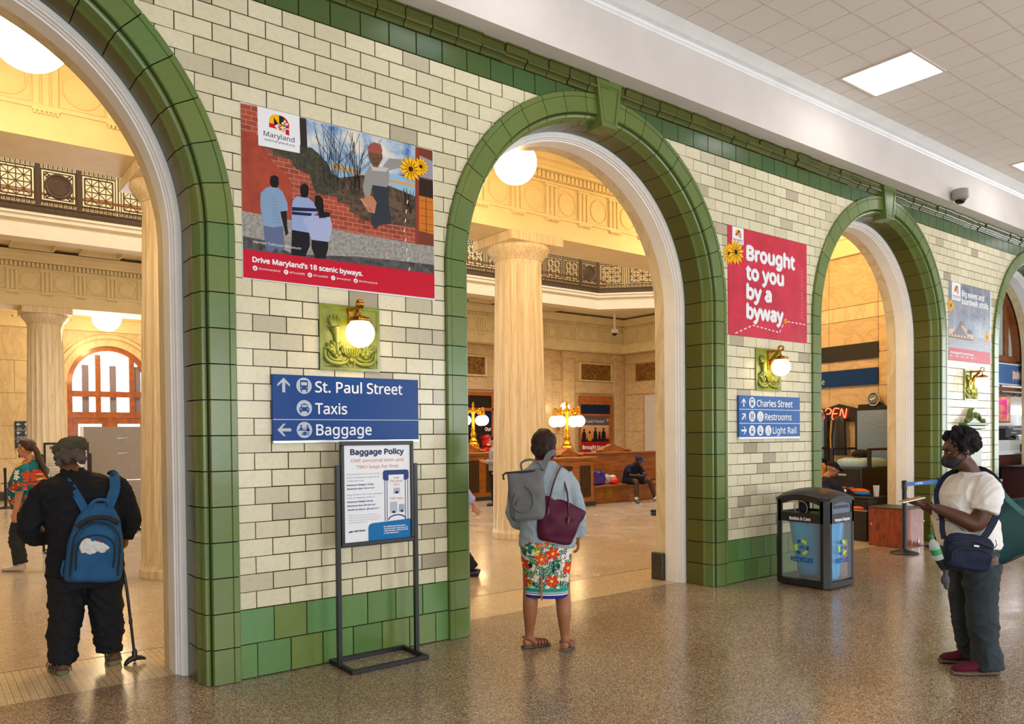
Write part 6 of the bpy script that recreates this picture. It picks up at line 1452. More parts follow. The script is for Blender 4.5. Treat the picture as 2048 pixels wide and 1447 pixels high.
def head_geo(m, T):
    h = MB(); ell(h, (0, -.008, .02), (.076, .096, .09)); ell(h, (0, .026, -.045), (.060, .066, .076)); ell(h, (0, .062, -.098), (.026, .026, .022)); ell(h, (0, .07, .035), (.05, .024, .02))
    h.tube([(0, .086, .012), (0, .100, -.012), (0, .113, -.032), (0, .096, -.040)], [.008, .0095, .0135, .010], 10); ell(h, (0.011, .096, -.036), (.008, .010, .007)); ell(h, (-.011, .096, -.036), (.008, .010, .007))
    ell(h, (0, .089, -.062), (.024, .011, .007)); ell(h, (0, .086, -.074), (.021, .011, .008))
    for sd in (-1, 1): ell(h, (sd * .078, -.006, -.012), (.010, .02, .032)); ell(h, (sd * .045, .055, -.03), (.02, .022, .02))
    m.merge(h, T)
def eyes(parent, T, lid=1.0):
    e = MB()
    for sd in (-1, 1): ell(e, (sd * .031, .080, .004), (.013, .012, .009 * lid), 12, 8)
    b = MB(); b.merge(e, T); o = b.build('eyes', plain('eye_white', S(220, 210, 200), .3) if 'eyew' not in M else M['eyew'], parent, smooth=60)
    e = MB()
    for sd in (-1, 1): ell(e, (sd * .031, .0905, .004), (.006, .003, .006 * lid), 10, 6); e.tube([(sd * .014, .091, .024), (sd * .03, .094, .029), (sd * .046, .086, .024)], .004, 6)
    b = MB(); b.merge(e, T); b.build('pupils_and_brows', M['hairblack'], o, smooth=60)
def person(label, loc, heading): return thing('person', label, 'person', loc, -radians(heading))
M['hairblack'] = plain('black_hair', S(26, 20, 18), .7, var=.3, scale=60, bump=.6, bscale=220)
M['eyew'] = plain('eye_white', S(210, 200, 190), .3)
def skin(name, c): 
    t = NT(name); v = t.obj(); n = t.noise(14, 4, .6, v); t.set(t.ramp(n.outputs[0], [(.3, tuple(x * .86 for x in c[:3]) + (1,)), (.7, c)]).outputs[0], .48, 0, 0, .4); t.b.inputs['Subsurface Weight'].default_value = .06; t.b.inputs['Subsurface Radius'].default_value = (.02, .008, .005); return t.m
def cloth(name, c, rough=.85, bs=220, st=.25, var=.08, wr=0):
    t = NT(name); v = t.obj(); n = t.noise(9, 5, .6, v); t.set(t.ramp(n.outputs[0], [(.3, tuple(x * (1 - 2 * var) for x in c[:3]) + (1,)), (.7, c)]).outputs[0], rough, 0, 0, .25); n2 = t.noise(bs, 2, .6, v); t.bump(n2.outputs[0], st, .004); return t.m
def petals(t, vec, ax, scale, n, rad, seed=0):
    """factor of an n-petalled flower in every voronoi cell, in the plane of the axes ax; also the cell colour"""
    sp = t.node('ShaderNodeSeparateXYZ'); t.l(vec, sp.inputs[0]); cb = t.node('ShaderNodeCombineXYZ'); t.l(sp.outputs[ax[0]], cb.inputs[0]); t.l(sp.outputs[ax[1]], cb.inputs[1])
    ad = t.node('ShaderNodeVectorMath', operation='ADD'); t.l(cb.outputs[0], ad.inputs[0]); ad.inputs[1].default_value = (seed, seed * 1.7, 0)
    v = t.node('ShaderNodeTexVoronoi', voronoi_dimensions='2D'); v.inputs['Scale'].default_value = scale; v.inputs['Randomness'].default_value = .75; t.l(ad.outputs[0], v.inputs['Vector'])
    sb = t.node('ShaderNodeVectorMath', operation='SUBTRACT'); t.l(ad.outputs[0], sb.inputs[0]); t.l(v.outputs['Position'], sb.inputs[1]); s2 = t.node('ShaderNodeSeparateXYZ'); t.l(sb.outputs[0], s2.inputs[0])
    def mth(op, a, b=None):
        k = t.node('ShaderNodeMath', operation=op)
        for i, x in enumerate((a, b)):
            if x is None: continue
            if hasattr(x, 'links'): t.l(x, k.inputs[i])
            else: k.inputs[i].default_value = x
        return k.outputs[0]
    an = mth('ARCTAN2', s2.outputs[1], s2.outputs[0]); sc = t.node('ShaderNodeSeparateColor'); t.l(v.outputs['Color'], sc.inputs[0])
    an = mth('ADD', an, mth('MULTIPLY', sc.outputs[1], 6.28)); pc = mth('ABSOLUTE', mth('COSINE', mth('MULTIPLY', an, n / 2))); pc = mth('POWER', pc, .6)
    lim = mth('MULTIPLY', mth('ADD', mth('MULTIPLY', pc, .75), .25), rad); d = v.outputs['Distance']
    return mth('LESS_THAN', d, lim), sc.outputs[0], mth('LESS_THAN', d, rad * .2), mth('DIVIDE', d, rad)
def shoe(m, heel, toe, w=.045, h=.075, z=0):
    h0, t0 = Vector(heel), Vector(toe); d = (t0 - h0)
    pts = [h0 - d * .04, h0 + d * .05, h0 + d * .3, h0 + d * .6, h0 + d * .85, h0 + d * 1.0]; hh = [h * .55, h * .62, h * .60, h * .42, h * .34, h * .18]
    ww = [w * .6, w * .85, w * .85, w * 1.05, w * 1.0, w * .55]
    return m.tube([p + Vector((0, 0, z + q)) for p, q in zip(pts, hh)], [(a, b) for a, b in zip(hh, ww)], 16, up=(0, 0, 1))
def strap(m, pts, w=.02, t=.004, up=None):
    """flat band along a path; up: the surface normal hint"""
    P = [Vector(p) for p in pts]; rings = []
    if len(P) > 3: P = catmull(P, [0] * len(P))[0]
    for i, p in enumerate(P):
        d = (P[min(i + 1, len(P) - 1)] - P[max(i - 1, 0)]).normalized(); u = Vector(up) if up else Vector((0, -1, 0)); u = (u - d * u.dot(d)).normalized(); s = d.cross(u)
        rings.append([p + s * w + u * t, p - s * w + u * t, p - s * w - u * t, p + s * w - u * t])
    return m.loft(rings)

# --- man with the blue backpack and cane (seen from behind) --------------------
t = person('stooped man in a black coat and olive knit cap leaning on a cane', (-1.135, 1.02, 0), 8)
SK = skin('brown_skin', S(112, 74, 54)); b = MB()
HT = headm((-.10, .09, 1.545), .35, -.35)
head_geo(b, HT); limb(b, [(-.06, -.02, 1.36), (-.085, .05, 1.47)], [.065, .055])
torso(b, [(0, 0, .82, .17, .12), (-.01, -.02, 1.1, .19, .13), (-.03, -.02, 1.3, .20, .12), (-.05, -.01, 1.4, .10, .08)])
limb(b, [(-.22, 0, 1.3), (-.33, .04, 1.05), (-.24, .22, .95)], [.05, .045, .035]); limb(b, [(.2, -.02, 1.3), (.29, .0, 1.08), (.27, .10, .93)], [.05, .045, .032])
hand(b, (.268, .11, .925), (-.05, .35, -.9), (-.8, .5, .2), 1, .9, 1.05); hand(b, (-.24, .23, .95), (.4, .8, -.1), (.3, .2, -1), -1, .6)
for sx, fx, fy in ((-.135, -.17, -.06), (.13, .15, .02)): limb(b, [(sx * .8, 0, .86), (sx, 0, .48), (fx, fy, .09)], [.09, .06, .04]); shoe(b, (fx + .02, fy - .05, 0), (fx - (.05 if sx < 0 else -.02), fy + .17, 0), .04, .07)
solid('body', b, SK, t, .010)
CT = cloth('black_wool_coat', (.010, .010, .013, 1), .85); TR = cloth('black_trousers', (.012, .012, .015, 1), .8)
b = MB(); torso(b, [(-.0, .0, .70, .25, .17), (-.0, 0, .85, .245, .17), (-.01, -.01, 1.0, .235, .16), (-.015, -.02, 1.15, .255, .16), (-.02, -.03, 1.28, .275, .15), (-.03, -.02, 1.355, .245, .125), (-.04, 0, 1.40, .16, .10), (-.06, .02, 1.435, .075, .07)])
limb(b, [(-.20, -.01, 1.335), (-.27, .0, 1.25), (-.35, .02, 1.04), (-.325, .10, .97), (-.25, .20, .945)], [.085, .082, .072, .066, .06]); limb(b, [(.17, -.01, 1.35), (.245, -.02, 1.25), (.305, .0, 1.08), (.29, .05, .99), (.27, .09, .94)], [.085, .082, .072, .062, .056])
torso(b, [(-.05, .03, 1.40, .085, .08), (-.075, .05, 1.46, .07, .065)]); solid('coat', b, CT, t, .011, 4, .006, (7, 7, 4), .0015, 45, fold=0.011)
b = MB(); torso(b, [(0, 0, .60, .225, .15), (0, 0, .70, .235, .155), (0, 0, .86, .20, .14)])
for sx, fx, fy in ((-.125, -.155, -.05), (.12, .14, .03)): limb(b, [(sx, 0, .70), (sx * 1.02, 0, .45), (fx, fy * .5, .22), (fx, fy, .13), (fx, fy, .085)], [.125, .115, .098, .092, .088], 20)
solid('trousers', b, TR, t, .011, 4, .008, (8, 8, 9), .001, 50, fold=0.013)
b = MB(); hh = MB(); ell(hh, (0, -.012, .055), (.098, .122, .062)); ell(hh, (.02, -.055, .075), (.10, .10, .05)); ell(hh, (.07, -.06, .05), (.055, .06, .04)); ell(hh, (0, -.01, .03), (.086, .106, .035)); b.merge(hh, HT)
kn = cloth('olive_knit', S(92, 86, 66), .95, 130, .9, .14); solid('knit_cap', b, kn, t, .008, 3, .004, (18, 18, 18), .003, 70)
b = MB(); random.seed(3); hh = MB()
for k in range(46):
    a = random.uniform(-2.9, -.2) if k % 5 else random.uniform(-3.3, .2); zz = random.uniform(-.07, .015); rr = random.uniform(.085, .1); ell(hh, (rr * cos(a) * .92, rr * sin(a) * 1.08 - .005, zz), (.024,) * 3, 8, 6)
b.merge(hh, HT); solid('curly_hair', b, cloth('grey_curly_hair', S(112, 100, 92), .95, 200, 1, .25), t, .006, 1, 0, amp2=.006, f2=90)
SN = plain('tan_sandal_leather', S(96, 74, 52), .6); SO = plain('sandal_sole', S(120, 118, 84), .7)
for fx, fy, dx in ((-.17, -.06, -.05), (.15, .02, .02)):
    b = MB(); shoe(b, (fx + .02, fy - .06, 0), (fx + dx, fy + .19, 0), .052, .03); s_ = b.build('sandal_sole', SO, t, smooth=60)
    b = MB()
    for k in range(5): y = fy - .04 + k * .045; x = fx + .02 + (dx - .02) * (k + .4) / 5.5; b.tube([(x - .052, y, .02), (x - .045, y + .01, .055), (x, y + .015, .082 - k * .006), (x + .045, y + .01, .055), (x + .052, y, .02)], .008, 6, flat=(.5, 1.3))
    b.tube([(fx - .03, fy - .02, .05), (fx + .02, fy - .075, .055), (fx + .065, fy - .02, .05)], .009, 6); b.build('sandal_straps', SN, s_, smooth=60)
# backpack (rests on the back)
BL = cloth('blue_denim_canvas', S(46, 98, 142), .85, 260, .5, .14); BK = plain('black_webbing', (.01, .01, .012, 1), .7)
bp = thing('backpack', 'blue canvas backpack with papers in its front pocket, on the stooped man', 'backpack', (-1.115, .86, .655), -radians(8)); bp.rotation_euler = (radians(4), radians(5), -radians(8))
def pack(w, d, h, tp=.72):
    R = []
    for z, a, b_ in ((0, .86, .7), (.02, .97, .92), (.1, 1, 1), (.35, .98, 1), (.6, .90, .95), (.8, .74, .8), (.92, .55, .6), (.98, .36, .4), (1, .2, .2)):
        R.append([(w * a * (abs(cos(q)) ** .55) * (1 if cos(q) > 0 else -1), d * b_ * (abs(sin(q)) ** .6) * (1 if sin(q) > 0 else -1), h * z) for q in [2 * pi * j / 32 for j in range(32)]])
    return R
b = MB(); b.loft(pack(.185, .085, .56)); solid('main_bag', b, BL, bp, .010, 3, .005, (9, 9, 9))
b = MB(); b.loft([[(x, y - .065, z + .02) for x, y, z in r] for r in pack(.150, .055, .40)]); pk = solid('front_pocket', b, BL, bp, .009, 2, .003)
b = MB()
def arc_pts(w, h, y, z0, n=18): return [(w * cos(pi * k / n) * (1 if True else 0), y, z0 + h * sin(pi * k / n) ** .8) for k in range(n + 1)]
b.tube([(-.15, -.105, .06)] + [(x, -.112, z) for x, y, z in arc_pts(.150, .20, 0, .24)][::-1] + [(.15, -.105, .06)], .006, 6)
b.tube([(-.115, -.122, .10), (-.12, -.124, .22)] + [(x, -.122, z) for x, y, z in arc_pts(.118, .11, 0, .24)][::-1] + [(.12, -.12, .2), (.115, -.12, .12)], .005, 6)
b.tube([(-.13, -.085, .40), (-.05, -.095, .46), (.05, -.095, .47), (.13, -.085, .43)], .014, 8, flat=(1.2, .5)); b.tube([(-.05, -.105, .45), (-.06, -.11, .42)], .010, 6)
b.build('zips', BK, bp, smooth=60)
b = MB(); b.tube([(-.06, -.045, .525), (-.045, -.055, .57), (.0, -.055, .592), (.05, -.055, .58), (.06, -.045, .535)], .012, 8); b.tube([(-.19, -.02, .15), (-.20, -.03, .08), (-.19, -.02, .04)], .008, 6); b.build('grab_handle', BL, bp, smooth=60)
b = MB(); strap(b, [(.055, -.02, .53), (.09, .02, .66), (.085, .07, .735), (.075, .12, .755), (.07, .18, .745)], .034, .007); strap(b, [(-.08, -.02, .50), (-.14, .02, .60), (-.19, .06, .67), (-.22, .11, .70), (-.225, .17, .69)], .027, .007)
b.build('shoulder_straps', BL, bp, smooth=50)
b = MB(); b.box(.06, .105, .085, .10, .725, .76); b.build('strap_patch', BK, bp)
b = MB(); PPR = plain('crumpled_paper_napkin', S(228, 226, 218), .8, bump=.5, bscale=30)
for k, (x, z, w, h, r) in enumerate(((-.068, .275, .040, .055, .25), (-.03, .245, .045, .030, -.2), (.03, .262, .050, .036, .1), (-.005, .285, .03, .03, .4))): ell(b, (x, -.118 - k * .002, z), (w, .012, h), 18, 10, Matrix.Rotation(r, 3, 'Y'))
stuff(solid('papers', b, PPR, bp, .005, 1, .006, (40, 40, 40))); MB().box(-.01, .03, -.122, -.118, .27, .315).build('red_card', fm(S(150, 40, 44)), bp)
cn = thing('walking_cane', 'black folding cane with a wide tripod foot held by the stooped man', 'cane', (-.842, .905, 0))
hx, hy = -.07, .12
b = MB(); b.tube([(hx - .01, hy + .06, .865), (hx - .015, hy + .01, .875), (hx - .012, hy - .02, .86), (hx - .006, hy - .03, .82), (hx * .75, hy * .0, .62), (hx * .3, hy * .0, .3), (0, 0, .06)], [.013, .013, .012, .011, .0105, .010, .010], 10); b.lathe([(.012, .30), (.013, .31), (.013, .33), (.012, .34)], 10, (hx * .33, 0)); b.build('shaft', M['black'], cn, smooth=50)
b = MB(); b.tube([(-.07, -.02, .006), (-.04, 0, .03), (0, 0, .045), (.045, .015, .035), (.08, .02, .02)], [.012, .02, .022, .018, .008], 8); b.tube([(0, 0, .04), (.01, .05, .02), (.01, .06, .008)], [.02, .014, .01], 8); b.lathe([(.02, .04), (.018, .09), (.013, .11)], 10); b.build('rubber_foot', M['black'], cn, smooth=60)

# --- woman in grey cardigan and floral skirt (seen from behind) ------------------
t = person('woman with short dark hair in a grey cardigan and floral skirt, seen from behind', (1.77, -.72, 0), 38)
SK = skin('warm_brown_skin', S(166, 108, 72)); b = MB(); HT = headm((.0, .02, 1.585), -.15, -.08, .97)
head_geo(b, HT); limb(b, [(0, -.01, 1.40), (0, 0, 1.50)], [.05, .048])
torso(b, [(0, 0, .78, .16, .11), (0, 0, 1.0, .14, .10), (0, 0, 1.25, .16, .10), (0, 0, 1.38, .13, .08), (0, 0, 1.43, .06, .06)])
limb(b, [(-.17, 0, 1.34), (-.22, .02, 1.08), (-.18, .16, .95)], [.042, .036, .026]); limb(b, [(.17, 0, 1.34), (.25, .0, 1.1), (.265, .05, .86)], [.042, .036, .026])
hand(b, (-.18, .17, .95), (.2, .9, .1), (.9, 0, -.2), -1, .6, .9); hand(b, (.262, .055, .85), (0, .15, -1), (-1, 0, 0), 1, .5, .9)
for sx in (-1, 1):
    x = -.12 if sx < 0 else .135; y0 = .05 if sx < 0 else -.06
    limb(b, [(x * .8, 0, .75), (x * .95, .0, .46), (x * 1.0, -.03 + y0 * .3, .36), (x * 1.02, -.035 + y0 * .6, .28), (x * 1.06, y0 * .9, .14), (x * 1.08, y0, .075), (x * 1.08, y0, .05)], [.085, .062, .060, .056, .037, .033, .036], 18)
LF = ((-.165, .01, .012), (.02, .115, .012)); RF = ((.13, -.10, .012), (.20, .10, .012))
for (a, c) in (LF, RF): shoe(b, a, c, .036, .052)
solid('body', b, SK, t, .009)
fl = NT('floral_skirt_print'); v = fl.obj(); base_n = fl.noise(13, 2, .5, fl.obj(sc=(1, 1, .55)), 2.5); base = fl.ramp(base_n.outputs[0], [(.40, S(16, 22, 34)), (.44, S(36, 116, 52)), (.50, S(236, 238, 232)), (.55, S(90, 170, 70)), (.60, S(16, 30, 34)), (.66, S(240, 240, 236))], 'CONSTANT').outputs[0]
c = base
for (sc_, n_, rd, sd, st) in ((11, 5, .62, 3.1, [(0, S(250, 250, 246)), (.5, S(234, 224, 90)), (.8, S(196, 60, 150))]), (26, 5, .55, 7.7, [(0, S(30, 140, 130)), (.4, S(60, 160, 70)), (.7, S(250, 250, 250))]), (8.2, 6, .46, 1.3, [(0, S(238, 62, 26)), (.42, S(244, 84, 40)), (.6, S(20, 130, 116)), (.8, S(226, 50, 40))])):
    f, cc, ctr, rad = petals(fl, v, (0, 2), sc_, n_, rd, sd)
    kp = fl.node('ShaderNodeMath', operation='LESS_THAN'); fl.l(cc, kp.inputs[0]); kp.inputs[1].default_value = .66 if sc_ < 20 else .9; k2 = fl.node('ShaderNodeMath', operation='MULTIPLY'); fl.l(f, k2.inputs[0]); fl.l(kp.outputs[0], k2.inputs[1]); f = k2.outputs[0]; k3 = fl.node('ShaderNodeMath', operation='MULTIPLY'); fl.l(ctr, k3.inputs[0]); fl.l(kp.outputs[0], k3.inputs[1]); ctr = k3.outputs[0]; col = fl.ramp(cc, st, 'CONSTANT').outputs[0]; col = fl.mix(rad, col, fl.mix(1.0, col, (.75, .45, .45, 1), 'MULTIPLY')); c = fl.mix(f, c, col); c = fl.mix(ctr, c, S(250, 210, 60))
sp = fl.node('ShaderNodeSeparateXYZ'); fl.l(v, sp.inputs[0]); mr = fl.node('ShaderNodeMapRange'); fl.l(sp.outputs[2], mr.inputs[0]); mr.inputs[1].default_value = .405; mr.inputs[2].default_value = .505
bd = fl.ramp(mr.outputs[0], [(0, S(30, 46, 130)), (.36, S(240, 240, 244)), (.46, S(30, 46, 120)), (.52, S(236, 238, 238)), (.58, S(36, 160, 140)), (.78, S(20, 40, 50)), (.82, S(60, 180, 150))], 'CONSTANT').outputs[0]
gt = fl.node('ShaderNodeMath', operation='GREATER_THAN'); fl.l(mr.outputs[0], gt.inputs[0]); gt.inputs[1].default_value = .9; fl.set(fl.mix(gt.outputs[0], bd, c), .6, 0, 0, .3)
b = MB(); torso(b, [(.01, 0, .415, .172, .13), (.01, 0, .55, .178, .14), (.01, 0, .70, .195, .155), (.01, -.005, .82, .20, .16), (0, 0, .95, .165, .13)], 40); solid('skirt', b, fl.m, t, .008, 3, .005, (10, 10, 3))
MB().box(-.042, -.028, -.152, -.125, .41, .60).build('skirt_slit', SK, t)
GR = cloth('light_grey_knit', S(160, 172, 178), .9, 240, .35, .05); b = MB()
torso(b, [(.015, .0, .80, .215, .165), (.015, 0, .88, .222, .17), (.01, 0, 1.02, .205, .155), (0, 0, 1.18, .205, .145), (0, -.005, 1.30, .205, .135), (0, -.005, 1.385, .175, .11), (0, 0, 1.435, .105, .085), (0, 0, 1.475, .066, .066)])
limb(b, [(-.15, 0, 1.355), (-.20, .0, 1.26), (-.245, .02, 1.08), (-.23, .09, .99), (-.19, .16, .95)], [.07, .066, .058, .052, .045]); limb(b, [(.15, 0, 1.345), (.205, 0, 1.25), (.262, .0, 1.08), (.272, .02, .96), (.268, .05, .87)], [.07, .066, .058, .052, .044])
solid('cardigan', b, GR, t, .010, 4, .007, (8, 8, 5), fold=0.008); MB().tube([(-.06, .03, 1.47), (-.062, -.03, 1.485), (0, -.066, 1.49), (.062, -.03, 1.485), (.06, .03, 1.47)], .014, 8, flat=(1.5, .6)).build('red_collar', cloth('red_collar', S(160, 30, 34)), t, smooth=60)
b = MB(); hh = MB(); ell(hh, (0, -.02, .030), (.104, .116, .096)); ell(hh, (0, -.045, -.03), (.100, .088, .078)); ell(hh, (.012, -.066, -.07), (.084, .060, .05)); ell(hh, (0, -.01, .09), (.07, .08, .045)); b.merge(hh, HT)
hb = NT('dark_brown_hair'); v = hb.obj(sc=(60, 60, 7)); n = hb.noise(2.5, 3, .6, v); hb.set(hb.ramp(n.outputs[0], [(.35, S(24, 16, 14)), (.62, S(66, 48, 42)), (.75, S(92, 70, 62))]).outputs[0], .55, 0, 0, .15); hb.bump(n.outputs[0], .35, .004)
solid('hair', b, hb.m, t, .007, 2, .006, (26, 26, 6), .003, 60)
b = MB()
for sd in (-1, 1): b.merge(MB().loft([[(sd * .088 + .011 * cos(a) * .3, -.005 + (.013 + .002 * cos(q)) * cos(a), -.062 + (.013 + .002 * cos(q)) * sin(a) + .002 * sin(q)) for q in (0, 1.57, 3.14, 4.71)] for a in [2 * pi * k / 14 for k in range(14)]], closed=True, cap=False), HT)
b.build('hoop_earrings', M['brass'], t)
SB = plain('tan_leather_sandal', S(126, 72, 40), .5); SS = plain('grey_brown_sole', S(104, 88, 80), .7)
for (a, c) in (LF, RF):
    a, c = Vector(a), Vector(c); b = MB(); b.tube([a - (c - a) * .08 - V3(0, 0, .0), a + (c - a) * .2, a + (c - a) * .65, c + (c - a) * .05], [(.013, .036), (.012, .038), (.012, .046), (.009, .030)], 14, up=(0, 0, 1)); s_ = b.build('sandal_sole', SS, t, smooth=50)
    d = (c - a).normalized(); q = Vector((-d.y, d.x, 0)); b = MB()
    for k, f in enumerate((.48, .62, .76, .88)): p0 = a + (c - a) * f; b.tube([p0 + q * .043 + V3(0, 0, .004), p0 + q * .03 + V3(0, 0, .04 - k * .004), p0 + V3(0, 0, .056 - k * .007), p0 - q * .03 + V3(0, 0, .04 - k * .004), p0 - q * .043 + V3(0, 0, .004)], .006, 6, flat=(.6, 1.4))
    p0 = a + (c - a) * .15; b.tube([a + (c - a) * .4 + q * .04, p0 + q * .038 + V3(0, 0, .06), a - d * .02 + V3(0, 0, .08), p0 - q * .038 + V3(0, 0, .06), a + (c - a) * .4 - q * .04], .006, 6, flat=(1.4, .6)); b.build('sandal_straps', SB, s_, smooth=60)
GB = cloth('grey_canvas', S(116, 116, 116), .9, 300, .6, .12)
gp = thing('backpack', 'grey canvas backpack hanging on the left shoulder of the woman in the floral skirt', 'backpack', (1.545, -.80, 1.03)); gp.rotation_euler = (0, radians(-4), -radians(40))
b = MB(); R = []
for z, a, b_ in ((0, .82, .8), (.03, .95, 1), (.12, 1.0, 1), (.24, .98, .95), (.33, .98, .5), (.37, 1.02, .22), (.375, .8, .1)): R.append([(.138 * a * (abs(cos(q)) ** .5) * (1 if cos(q) > 0 else -1), -.02 + .075 * b_ * (abs(sin(q)) ** .6) * (1 if sin(q) > 0 else -1), z) for q in [2 * pi * j / 32 for j in range(32)]])
b.loft(R); solid('main_bag', b, GB, gp, .009, 3, .005, (12, 12, 12))
b = MB(); b.loft([[(x * .80, y * .5 - .082, z * .45 + .015) for x, y, z in r] for r in pack(.138, .05, .38)]); solid('front_pocket', b, GB, gp, .009, 2)
b = MB(); b.tube([(-.14, -.03, .365), (0, -.045, .362), (.14, -.03, .365)], .007, 6); b.tube([(-.14, -.03, .365), (-.165, -.04, .35), (-.16, -.045, .315)], .008, 6); b.build('zip', BK, gp, smooth=60)
b = MB(); b.tube([(-.075, -.105, .02 + .19), (-.10, -.11, .12), (-.04, -.12, .07), (.04, -.118, .10), (.045, -.11, .20), (.0, -.10, .26)], .007, 6, flat=(1, 1)); b.build('pocket_loop', GB, gp, smooth=60); b = MB(); b.tube([(-.02, -.02, .37), (-.02, -.03, .43), (.05, -.03, .45), (.12, -.02, .41), (.13, -.02, .37)], .009, 8); b.build('grab_handle', GB, gp, smooth=60)
b = MB(); strap(b, [(.12, .02, .33), (.15, .045, .40), (.19, .075, .47), (.24, .13, .49)], .022, .006); b.build('shoulder_strap', GB, gp)
WN = cloth('maroon_nylon', S(86, 18, 46), .5, 300, .2, .1)
tb = thing('tote_bag', 'maroon nylon tote bag hanging from the right shoulder of the woman in the floral skirt', 'tote bag', (1.745, -.865, .845)); tb.rotation_euler = (0, radians(9), -radians(38))
b = MB(); R = []
for z, w, d_ in ((0, .115, .05), (.015, .135, .062), (.08, .150, .068), (.18, .170, .060), (.27, .190, .035), (.325, .200, .014), (.33, .195, .008)): R.append([(w * (abs(cos(q)) ** .6) * (1 if cos(q) > 0 else -1), d_ * (abs(sin(q)) ** .7) * (1 if sin(q) > 0 else -1), z - .055 * (abs(cos(q)) ** 2) * 0 + (.06 * (-cos(q)) if z > .2 else 0)) for q in [2 * pi * j / 32 for j in range(32)]])
b.loft(R); solid('bag_body', b, WN, tb, .009, 3, .007, (10, 10, 10))
b = MB(); b.tube([(-.09, -.05, .27), (-.085, -.048, .40), (-.06, -.01, .52), (-.03, .06, .59), (-.03, .12, .585)], .010, 8, flat=(.7, 1.3)); b.tube([(.07, -.04, .22), (.04, -.01, .38), (-.01, .06, .50), (-.03, .11, .575)], .010, 8, flat=(.7, 1.3)); b.tube([(-.09, -.066, .26), (-.09, -.07, .21)], .012, 6); b.tube([(.07, -.06, .215), (.07, -.066, .165)], .012, 6); b.build('leather_handles', plain('maroon_leather', S(84, 24, 34), .4), tb, smooth=60)

# --- woman in white shirt reading a phone (facing left) --------------------------
t = person('woman in a white T-shirt, black face mask and dark trousers reading a phone', (3.745, -3.017, 0), -50)
SKD = skin('deep_brown_skin', S(92, 56, 38)); b = MB(); HT = headm((0, .10, 1.535), 0, -.30, 1.06)
head_geo(b, HT); limb(b, [(0, .0, 1.33), (0, .045, 1.42), (0, .085, 1.47)], [.068, .06, .055])
torso(b, [(0, .02, .82, .18, .15), (0, .05, 1.0, .17, .15), (0, .06, 1.2, .17, .13), (0, .02, 1.33, .13, .09)])
limb(b, [(-.18, .0, 1.29), (-.22, .04, 1.18), (-.225, .10, 1.04), (-.20, .19, 1.075), (-.16, .30, 1.13), (-.15, .33, 1.145)], [.060, .066, .056, .052, .036, .032], 16)
limb(b, [(.18, .0, 1.29), (.225, .02, 1.18), (.22, .06, 1.05), (.15, .20, 1.10), (.05, .33, 1.16)], [.060, .064, .054, .05, .032], 16)
hand(b, (-.148, .335, 1.147), (.30, .90, .12), (.15, -.15, .95), -1, .35, 1.0); hand(b, (.05, .34, 1.16), (-.5, .85, .0), (-.3, .1, .9), 1, .35, 1.0)
for sx in (-1, 1): limb(b, [(sx * .10, 0, .8), (sx * .12, 0, .45), (sx * .13, -.02 - .03 * (sx > 0), .1)], [.1, .07, .05])
solid('body', b, SKD, t, .009); eyes(t, HT, .25)
WS = cloth('white_cotton', S(232, 226, 220), .85, 260, .25, .03); b = MB()
torso(b, [(0, .03, .855, .205, .175), (0, .045, .95, .212, .188), (0, .06, 1.05, .215, .185), (0, .07, 1.14, .215, .180), (0, .06, 1.23, .22, .160), (0, .03, 1.30, .215, .135), (0, .01, 1.345, .16, .105), (0, .01, 1.375, .09, .08)])
for sx in (-1, 1): limb(b, [(sx * .13, .01, 1.31), (sx * .20, .01, 1.27), (sx * .235, .04, 1.19), (sx * .24, .06, 1.125)], [.075, .086, .088, .086], 18)
solid('t_shirt', b, WS, t, .010, 4, .008, (8, 8, 6), .001, 40, fold=0.009)
p = Print(.001)
PT = cloth('dark_slate_trousers', S(52, 60, 64), .85, 240, .25, .08); b = MB(); torso(b, [(0, .02, .70, .18, .145), (0, .03, .80, .19, .16), (0, .04, .95, .18, .155)])
for sx, yo in ((-1, .0), (1, -.03)): limb(b, [(sx * .10, .0, .75), (sx * .115, yo * .5 + .01, .50), (sx * .125, yo, .28), (sx * .13, yo - .02, .10), (sx * .13, yo - .025, .045)], [(.122, .122), (.104, .104), (.092, .092), (.092, .092), (.096, .096)], 20)
solid('trousers', b, PT, t, .010, 4, .008, (8, 8, 7), .001, 50, fold=0.01)
MR = cloth('maroon_suede', S(92, 20, 36), .8, 260, .4, .1); SL = plain('brown_crepe_sole', S(110, 84, 70), .7)
for sx, yo in ((-1, 0), (1, -.06)):
    b = MB(); shoe(b, (sx * .13, yo - .06, .022), (sx * .14, yo + .215, .022), .047, .075); s_ = b.build('shoe_upper', MR, t, smooth=60); b = MB(); b.tube([(sx * .13, yo - .09, .018), (sx * .13, yo, .018), (sx * .14, yo + .13, .018), (sx * .14, yo + .225, .018)], [(.018, .042), (.018, .044), (.018, .052), (.016, .03)], 14, up=(0, 0, 1)); b.build('shoe_sole', SL, s_, smooth=50)
b = MB(); hh = MB(); random.seed(11)
for k in range(150):
    u_ = random.uniform(-1, 1); a = random.uniform(0, 2 * pi); x, y, z = sqrt(1 - u_ * u_) * cos(a), sqrt(1 - u_ * u_) * sin(a), u_
    if y > .42 - .6 * max(z, 0) and z < .62: continue
    if z < -.58: continue
    ell(hh, (x * .093, -.022 + y * .108, .034 + z * .10), (.022,) * 3, 8, 6)
ell(hh, (0, -.03, .03), (.090, .104, .09)); b.merge(hh, HT); solid('curly_hair', b, cloth('black_curly_hair', S(34, 30, 32), .85, 160, 1, .3), t, .006, 1, 0, amp2=.009, f2=70)
